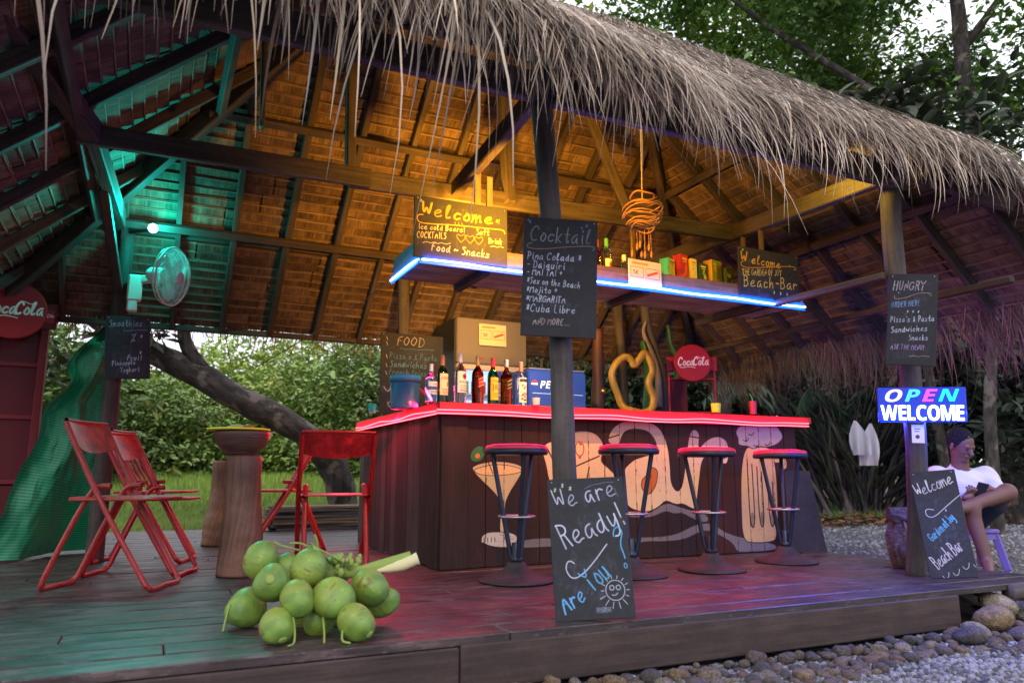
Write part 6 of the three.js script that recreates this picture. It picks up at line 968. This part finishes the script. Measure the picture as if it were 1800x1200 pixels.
{ // tall trees over the roof, top right
  const big = (label, az, d, trunks, balls, clumps, color, size) => { const p = at(az, d); tree('tall_tree', label, 'tree', p, trunks, balls, { clumps: clumps * 3.6, per: 16, size: size * 0.52, color: color.map((c) => c * 2.0), spread: 0.27, shell: 0.7 }); };
  big('tall leafy tree with a dark trunk at the top right corner', 58.2, 13, [[[[0, -0.1, 0], [0.05, 3, 0], [-0.1, 6.5, 0.1], [0.1, 10.5, 0]], [0.2, 0.16, 0.12, 0.05]], [[[-0.05, 5.6, 0], [-1.2, 7.0, -1.0], [-2.2, 8.4, -2.0], [-3.2, 9.6, -2.6]], [0.08, 0.06, 0.045, 0.02]], [[[-0.05, 6.4, 0], [-1.0, 6.9, -1.2], [-2.4, 7.2, -3.0], [-3.8, 7.5, -4.4]], [0.06, 0.05, 0.035, 0.015]], [[[0, 7.2, 0], [0.5, 8.4, 0.8], [0.8, 9.6, 1.6]], [0.07, 0.05, 0.02]]],
    [[-1.2, 8.8, -1.2, 1.8, 1.3, 1.6], [0.2, 9.8, 0.4, 1.8, 1.2, 1.6], [-2.2, 7.1, -2.6, 1.7, 0.8, 1.5], [0.3, 6.2, 0.6, 1.2, 1.0, 1.2], [0.8, 7.8, 1.4, 1.3, 1.2, 1.3], [-0.8, 6.1, -1.2, 1.1, 0.7, 1.0], [-3.0, 9.4, -3.0, 1.5, 1.0, 1.5]], 380, [0.046, 0.1, 0.016], 0.21);
  big('broad yellow-green tree above the middle of the thatched roof', 40.5, 15, [[[[0, -0.1, 0], [0.2, 4, 0], [0, 7.5, 0.1], [0.2, 10, 0]], [0.22, 0.17, 0.11, 0.04]], [[[0.1, 6, 0], [1.4, 7.6, 0.9], [2.6, 8.6, 1.6]], [0.06, 0.045, 0.02]], [[[0.1, 6.4, 0], [-1.4, 8.0, -0.9], [-2.6, 9.2, -1.6]], [0.06, 0.045, 0.02]]],
    [[0, 8.9, 0, 2.2, 1.2, 1.8], [2.2, 8.5, 1.6, 1.7, 1.2, 1.5], [-2.2, 9.6, -1.6, 1.9, 1.2, 1.6], [1.2, 10.2, 0.8, 2.0, 1.0, 1.6], [-0.9, 7.7, -0.5, 1.5, 0.7, 1.2], [3.3, 7.6, 2.3, 1.3, 0.7, 1.2]], 460, [0.08, 0.145, 0.016], 0.21);
  big('dark green tree between the two taller trees, top right', 50, 16, [[[[0, -0.1, 0], [0.1, 4, 0], [0, 9, 0.1]], [0.24, 0.2, 0.06]], [[[0, 5.6, 0], [1.2, 7.2, 0.7], [2.2, 8.6, 1.5]], [0.1, 0.07, 0.03]]],
    [[0, 8.0, 0, 1.7, 1.0, 1.5], [1.5, 8.6, 1.4, 1.3, 0.8, 1.2], [-1.3, 8.9, -1.2, 1.5, 1.0, 1.3], [0.2, 10.4, 0, 1.6, 0.8, 1.5]], 280, [0.046, 0.098, 0.016], 0.22);
}
{ // palm clump
  const base = [10.1, -0.07, -8.55], t = thing('palm_clump', 'dense clump of palm stems fanning up from the gravel edge right of the bar', 'palm', base); rnd = mulberry(555);
  const mats = [wood(0.045, 0.036, 0.05, 0.7), wood(0.032, 0.027, 0.04, 0.7), wood(0.15, 0.125, 0.12, 0.75)], leaf = [];
  const dirOut = V(0.903, 0, 0.429), dirFr = V(-0.429, 0, 0.903);
  for (let i = 0; i < 36; i++) {
    const a = R(-1, 1), b = R(-0.7, 1), L = i % 3 ? R(0.7, 1.8) : R(2.0, 3.0), lean = a * R(0.35, 0.62), o = dirOut.clone().multiplyScalar(a * 0.62 + R(-0.05, 0.05)).addScaledVector(dirFr, b * 0.35);
    const p = (t) => o.clone().addScaledVector(dirOut, lean * L * Math.pow(t, 1.15)).addScaledVector(dirFr, b * 0.3 * L * t * t).add(V(0, L * (t - 0.13 * t * t * Math.abs(lean) * 1.6), 0));
    const pts = [0, 0.2, 0.45, 0.7, 1].map((q) => p(q).toArray()); part('stem', limb(pts, [R(0.035, 0.06), 0.032, 0.022, 0.015, 0.008], 14, 8, 0.12, 100 + i), pick(mats), t);
    if (i % 2) part('sheath', limb([p(0.0).toArray(), p(0.08).toArray(), p(0.16).toArray()], [0.06, 0.066, 0.028], 6, 8, 0.15, 200 + i), mats[2], t);
    if (L > 1.5) { // pinnate frond continuing from the stem tip
      const tip = p(1), dir = p(1).sub(p(0.9)).normalize(), FL = R(1.0, 1.7), side = dir.clone().cross(V(0, 1, 0)).normalize(); if (side.lengthSq() < 0.1) side.set(1, 0, 0);
      const q = (s) => tip.clone().addScaledVector(dir, FL * s).add(V(Math.sign(a) * 0.25 * s * s, -0.75 * FL * s * s, 0.1 * s * s)); part('rachis', limb([0, 0.35, 0.7, 1].map((s) => q(s).toArray()), [0.012, 0.009, 0.006, 0.003], 10, 6, 0.05, 300 + i), mats[0], t);
      for (let k = 1; k < 40; k++) for (const s of [-1, 1]) { const u = k / 34, w = q(u), yaw = Math.atan2(-side.z * s, side.x * s) + R(-0.25, 0.25) - s * 0.5; const v = R(0.7, 1.3); leaf.push([w.x, w.y, w.z, (0.52 - 0.28 * u) * R(0.8, 1.15), R(-0.3, 0.3), yaw, -0.55 - 0.5 * u + R(-0.2, 0.2), 0.04 * v, 0.085 * v, 0.045 * v]); }
    }
  }
  const spikes = []; for (let i = 0; i < 520; i++) { const a = R(-1, 1), b = R(-0.6, 1), h = R(0.1, 1.5), o = dirOut.clone().multiplyScalar(a * (0.55 + 0.35 * h) + R(-0.1, 0.1)).addScaledVector(dirFr, b * (0.35 + 0.2 * h)), v = R(0.6, 1.4), c = pick([[0.035, 0.03, 0.045], [0.03, 0.045, 0.03], [0.05, 0.06, 0.04]]); spikes.push([o.x, h, o.z, R(0.45, 0.95), R(-0.2, 0.2), Math.atan2(-o.z, o.x) + R(-0.7, 0.7), R(0.5, 1.35), c[0] * v, c[1] * v, c[2] * v]); }
  const lg = leafGeo.clone().scale(1, 0.6, 0.22); leaves(t, 'leaflet', leaf, lg); leaves(t, 'spiky_leaf', spikes, leafGeo.clone().scale(1, 0.6, 0.13));
  const m = thing('leaf_litter', null, null); m.userData.kind = 'stuff'; tag(m, 'low mound of dry brown and orange leaves around the palm clump', 'leaves'); const li = []; rnd = mulberry(556);
  for (let i = 0; i < 1600; i++) { const a = R(0, 6.28), r = Math.sqrt(rnd()) * 1.5, x = base[0] + Math.cos(a) * r * 1.1 - 0.2, z = base[2] + Math.sin(a) * r + 0.3, c = pick([[0.16, 0.07, 0.03], [0.1, 0.06, 0.04], [0.28, 0.12, 0.03], [0.07, 0.05, 0.04]]); li.push([x, groundY(x, z) + R(0.01, 0.13) * (1 - r / 2), z, R(0.08, 0.16), R(-0.5, 0.5), R(0, 6.3), R(-0.4, 0.4), ...c]); } leaves(m, 'dry_leaf', li);
}
{ // ground cover: grass on the lawn and undergrowth on the right
  rnd = mulberry(808); const blade = new THREE.BufferGeometry(), P = [], I = []; for (let k = 0; k < 9; k++) { const a = k * 0.7, c = Math.cos(a), s = Math.sin(a), n = P.length / 3, l = R(0.5, 1), o = R(0.05, 0.35), bx = R(-0.2, 0.2), bz = R(-0.2, 0.2); P.push(bx - s * 0.035, 0, bz + c * 0.035, bx + s * 0.035, 0, bz - c * 0.035, bx + c * o * 0.5 + s * 0.022, l * 0.6, bz + s * o * 0.5 - c * 0.022, bx + c * o * 0.5 - s * 0.022, l * 0.6, bz + s * o * 0.5 + c * 0.022, bx + c * o, l, bz + s * o); I.push(n, n + 1, n + 2, n, n + 2, n + 3, n + 3, n + 2, n + 4); }
  blade.setAttribute('position', new THREE.Float32BufferAttribute(P, 3)); blade.setIndex(I); blade.computeVertexNormals();
  const grass = []; for (let i = 0; i < 42000; i++) { const d = R(9.6, 22), az = R(-0.32, 0.5), x = Math.sin(az) * d, z = -Math.cos(az) * d; if (z > -9.6) continue; const f = sstep(13, 17.5, d), v = R(0.7, 1.3) * (0.85 + 0.5 * f); grass.push([x, groundY(x, z), z, R(0.07, 0.14) * (1 + 2.6 * f), 0, R(0, 6.3), R(-0.15, 0.15), 0.21 * v, 0.32 * v, 0.05 * v]); }
  const lawn = thing('grass', 'bright green grass growing behind the pavilion, tall at its far edge', 'grass'); lawn.userData.kind = 'stuff'; leaves(lawn, 'grass_tuft', grass, blade);
  const g2 = []; for (let i = 0; i < 9000; i++) { const d = R(12.5, 19), az = R(0.66, 0.98), x = Math.sin(az) * d, z = -Math.cos(az) * d, v = R(0.6, 1.3); g2.push([x, groundY(x, z), z, R(0.08, 0.2), 0, R(0, 6.3), R(-0.15, 0.15), 0.14 * v, 0.22 * v, 0.05 * v]); }
  const rl = thing('grass', 'strip of green grass behind the palm clump on the right', 'grass'); rl.userData.kind = 'stuff'; leaves(rl, 'grass_tuft', g2, blade);
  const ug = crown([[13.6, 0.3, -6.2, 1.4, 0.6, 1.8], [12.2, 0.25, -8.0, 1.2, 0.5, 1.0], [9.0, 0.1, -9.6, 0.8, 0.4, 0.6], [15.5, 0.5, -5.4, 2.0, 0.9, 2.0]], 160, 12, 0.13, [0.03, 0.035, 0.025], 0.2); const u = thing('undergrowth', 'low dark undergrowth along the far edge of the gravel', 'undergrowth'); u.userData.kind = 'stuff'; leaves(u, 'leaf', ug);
  // far wood behind everything
  const far = []; rnd = mulberry(909); for (let az = -60; az < 110; az += 1.6) { const d = R(30, 38), p = at(az, d), h = R(3.8, 5.6) * (az > 34 ? 1.25 : 1); far.push([p[0], p[1] + h * 0.5, p[2], 2.2, h * 0.55, 2.2]); }
  const fw = thing('far_wood', 'far green wood closing the view behind the lawn and gravel', 'wood'); fw.userData.kind = 'stuff'; leaves(fw, 'leaf', crown(far, 2600, 11, 0.5, [0.12, 0.18, 0.045], 0.55, 0.4));
}
// ================================================================ seated person
function field(size, res, centre, sdf) {   // signed distance -> mesh
  const mc = new MarchingCubes(res, new THREE.MeshStandardMaterial(), false, false, 200000); mc.isolation = 0;
  const half = size / 2; for (let k = 0; k < res; k++) for (let j = 0; j < res; j++) for (let i = 0; i < res; i++) mc.field[i + j * res + k * res * res] = -sdf(centre[0] + (i - res / 2) / (res / 2) * half, centre[1] + (j - res / 2) / (res / 2) * half, centre[2] + (k - res / 2) / (res / 2) * half);
  mc.update(); const n = mc.count, g = new THREE.BufferGeometry(), p = mc.positionArray.slice(0, n * 3), q = mc.normalArray.slice(0, n * 3);
  for (let i = 0; i < n; i++) for (let c = 0; c < 3; c++) p[i * 3 + c] = centre[c] + p[i * 3 + c] * half;
  g.setAttribute('position', new THREE.BufferAttribute(p, 3)); g.setAttribute('normal', new THREE.BufferAttribute(q, 3)); return g;
}
const cap = (x, y, z, a, b, ra, rb) => { const dx = b[0] - a[0], dy = b[1] - a[1], dz = b[2] - a[2], px = x - a[0], py = y - a[1], pz = z - a[2], t = clamp((px * dx + py * dy + pz * dz) / (dx * dx + dy * dy + dz * dz), 0, 1); return Math.hypot(px - dx * t, py - dy * t, pz - dz * t) - (ra + (rb - ra) * t); };
const smin = (a, b, k) => { const h = clamp(0.5 + 0.5 * (b - a) / k, 0, 1); return b + (a - b) * h - k * h * (1 - h); };
{
  const p = thing('person', 'seated person in a white T-shirt and dark shorts, looking down at a phone', 'person');
  const skin = new THREE.MeshPhysicalMaterial({ color: lin(0.15, 0.068, 0.045), roughness: 0.55, sheen: 0.2 }), shirtM = new THREE.MeshStandardMaterial({ color: lin(0.62, 0.6, 0.58), roughness: 0.9, bumpMap: blotBump, bumpScale: 0.004 }), shortsM = plain(0.02, 0.025, 0.05, 0.85), hairM = plain(0.004, 0.004, 0.005, 0.95);
  const J = { pelvis: [5.5, 0.32, -3.79], chest: [5.475, 0.52, -3.74], neck: [5.455, 0.66, -3.72], head: [5.432, 0.82, -3.68], sl: [5.31, 0.6, -3.8], sr: [5.63, 0.6, -3.65], el: [5.16, 0.43, -3.7], er: [5.64, 0.42, -3.54], hl: [5.22, 0.42, -3.53], hr: [5.32, 0.42, -3.49], hipA: [5.56, 0.3, -3.73], kA: [5.5, 0.49, -3.42], aA: [5.08, 0.39, -3.47], hipB: [5.42, 0.31, -3.8], kB: [5.17, 0.37, -3.48], aB: [5.2, 0.02, -3.42], tB: [5.06, -0.02, -3.32], tA: [4.95, 0.38, -3.45] };
  const b = (q, x, y, z) => cap(x, y, z, J[q[0]], J[q[1]], q[2], q[3]);
  const bones = [['pelvis', 'chest', 0.125, 0.13], ['chest', 'neck', 0.11, 0.055], ['neck', 'head', 0.055, 0.06], ['chest', 'sl', 0.09, 0.062], ['chest', 'sr', 0.09, 0.062], ['sl', 'el', 0.052, 0.04], ['sr', 'er', 0.052, 0.04], ['el', 'hl', 0.038, 0.026], ['er', 'hr', 0.038, 0.026], ['pelvis', 'hipA', 0.11, 0.09], ['pelvis', 'hipB', 0.11, 0.09], ['hipA', 'kA', 0.085, 0.058], ['kA', 'aA', 0.058, 0.036], ['aA', 'tA', 0.036, 0.026], ['hipB', 'kB', 0.085, 0.058], ['kB', 'aB', 0.055, 0.036], ['aB', 'tB', 0.036, 0.026]];
  const skinS = (x, y, z) => { let d = 9; for (const q of bones) d = smin(d, b(q, x, y, z), 0.028); return d; };
  const body = field(1.15, 92, [5.33, 0.42, -3.6], skinS);
  // head with brow, nose, jaw and ears, turned to the right and down
  const f = V(-0.12, -0.42, 0.9).normalize(), r = V(1, 0, -0.1).normalize().cross(V(0, 1, 0)).negate(), hx = f.clone().cross(V(0, 1, 0)).normalize(), hy = hx.clone().cross(f).normalize(), hc = V(...J.head);
  const loc = (x, y, z) => { const v = V(x - hc.x, y - hc.y, z - hc.z); return [v.dot(hx), v.dot(hy), v.dot(f)]; };
  const headS = (x, y, z) => { const [a, c, e] = loc(x, y, z); let d = Math.hypot(a / 0.074, (c - 0.025) / 0.095, (e + 0.008) / 0.09) - 1; d *= 0.078; d = smin(d, cap(a, c, e, [0, -0.03, 0.04], [0, -0.075, 0.055], 0.05, 0.03), 0.03); d = smin(d, cap(a, c, e, [0, 0.012, 0.082], [0, -0.022, 0.104], 0.008, 0.014), 0.012); d = smin(d, cap(a, c, e, [-0.03, 0.026, 0.076], [0.03, 0.026, 0.076], 0.01, 0.01), 0.012); for (const s of [-1, 1]) { d = smin(d, cap(a, c, e, [s * 0.076, 0.012, -0.01], [s * 0.082, -0.018, -0.004], 0.014, 0.01), 0.008); d = Math.max(d, -(Math.hypot(a - s * 0.03, c - 0.008, e - 0.094) - 0.013)); } d = smin(d, cap(a, c, e, [-0.02, -0.046, 0.084], [0.02, -0.046, 0.084], 0.008, 0.008), 0.008); return smin(d, cap(x, y, z, J.neck, [hc.x - 0.01, hc.y - 0.05, hc.z - 0.02], 0.054, 0.05), 0.02); };
  const head = field(0.34, 100, [hc.x, hc.y - 0.01, hc.z], headS);
  // hands closed round the phone: palm, four fingers, thumb
  const hand = (w, s) => { const wr = V(...w), to = V(0.02 * s, 0.04, 0.02), n = V(...w).add(to), ax = V(0.9, 0.1, 0.43).normalize(); const fing = []; for (let i = 0; i < 4; i++) { const base = n.clone().add(V(0, 0.02 + 0.0, 0.012)).addScaledVector(ax, (i - 1.5) * 0.018), len = [0.055, 0.065, 0.06, 0.045][i]; const k1 = base.clone().add(V(0, len * 0.55, 0.026)), k2 = k1.clone().add(V(0, len * 0.35, -0.012)); fing.push([base, k1, 0.0095, 0.009], [k1, k2, 0.009, 0.0078]); }
    const tb = n.clone().addScaledVector(ax, -s * 0.034), t1 = tb.clone().add(V(-s * 0.012, 0.03, -0.008)), t2 = t1.clone().add(V(s * 0.012, 0.026, -0.004)); fing.push([tb, t1, 0.011, 0.01], [t1, t2, 0.01, 0.0085]);
    return field(0.22, 76, [n.x, n.y + 0.02, n.z], (x, y, z) => { let d = cap(x, y, z, wr.toArray(), n.toArray(), 0.026, 0.03); d = smin(d, cap(x, y, z, n.clone().addScaledVector(ax, -0.02).toArray(), n.clone().addScaledVector(ax, 0.02).add(V(0, 0.015, 0)).toArray(), 0.022, 0.022), 0.012); for (const [A, B, ra, rb] of fing) d = smin(d, cap(x, y, z, A.toArray(), B.toArray(), ra, rb), 0.004); return d; }); };
  part('body', [body, head, hand(J.hl, -1), hand(J.hr, 1)], skin, p);
  const hair = field(0.34, 80, [hc.x, hc.y + 0.02, hc.z], (x, y, z) => { const [a, c, e] = loc(x, y, z), n = 0.006 * Math.sin(a * 160) * Math.sin(c * 150) * Math.sin(e * 170); let d = (Math.hypot(a / 0.083, (c - 0.035) / 0.1, (e + 0.02) / 0.094) - 1) * 0.085 + n; d = Math.max(d, e - 0.055 - 0.4 * (c - 0.08) ); return Math.max(d, -(c + 0.02 + (e > 0 ? 0.9 * -e + 0.11 * (e / 0.09) - 0.02 : 0.35 * e)) - 0.0); });
  part('hair', hair, hairM, p);
  for (const s of [-1, 1]) { const w = hc.clone().addScaledVector(hx, s * 0.03).addScaledVector(hy, 0.006).addScaledVector(f, 0.081); part('eye', new THREE.SphereGeometry(0.009, 10, 8).scale(1, 0.6, 1).translate(w.x, w.y, w.z), plain(0.03, 0.02, 0.02, 0.3), p); }
  const torso = [['pelvis', 'chest', 0.13, 0.132], ['chest', 'neck', 0.118, 0.07], ['chest', 'sl', 0.1, 0.078], ['chest', 'sr', 0.1, 0.078]], slv = [['sl', 'el', 0.072, 0.07], ['sr', 'er', 0.072, 0.07]];
  const shirt = field(0.85, 84, [5.45, 0.46, -3.7], (x, y, z) => { let d = 9; for (const q of torso) d = smin(d, b(q, x, y, z), 0.05); for (const q of slv) { const A = J[q[0]], B = J[q[1]], M2 = A.map((v, i) => v + (B[i] - v) * 0.62); d = smin(d, cap(x, y, z, A, M2, q[2], q[3]), 0.03); } d += 0.005 * Math.sin(y * 60 + x * 25) * Math.sin(x * 30 - z * 22); const nk = Math.hypot(x - 5.452, (y - 0.69) * 1.1, z - 3.0 * 0 + 3.712 - 0.012) - 0.072; return Math.max(d, -nk, 0.27 - y); });
  part('shirt', shirt, shirtM, p);
  const shorts = field(0.8, 72, [5.42, 0.38, -3.65], (x, y, z) => { let d = b(['pelvis', 'pelvis', 0.14, 0.14].map((v, i) => (i === 1 ? 'chest' : v)), x, y, z); d = Math.max(d, y - 0.42); for (const [h, k] of [['hipA', 'kA'], ['hipB', 'kB']]) { const A = J[h], B = J[k], E = A.map((v, i) => v + (B[i] - v) * 0.62); d = smin(d, cap(x, y, z, A, E, 0.105, 0.088), 0.03); } return d; });
  part('shorts', shorts, shortsM, p);
  const ph = thing('phone', 'small dark phone held in the hands of the seated person', 'phone', [5.28, 0.495, -3.47], -0.5); part('case', cbox(0.075, 0.14, 0.009, 0.003), M.black, ph); part('screen', new THREE.PlaneGeometry(0.068, 0.13).rotateY(Math.PI).translate(0, 0, -0.0052), glow(0.3, 0.35, 0.45, 0.4), ph); ph.rotation.x = 0.5;
  const st = thing('plastic_stool', 'purple plastic stool under the seated person', 'stool', [5.5, -0.06, -3.74], -0.45); const pm = plain(0.16, 0.12, 0.42, 0.4);
  part('seat', move(cbox(0.3, 0.035, 0.3, 0.012), 0, 0.27, 0), pm, st); for (const x of [-1, 1]) for (const z of [-1, 1]) part('leg', beam([x * 0.12, 0.255, z * 0.12], [x * 0.165, 0, z * 0.165], 0.05, 0.02, 0.005), pm, st); part('apron', [move(cbox(0.26, 0.05, 0.012, 0.004), 0, 0.235, 0.13), move(cbox(0.26, 0.05, 0.012, 0.004), 0, 0.235, -0.13)], pm, st);
}
renderer.render(scene, camera);
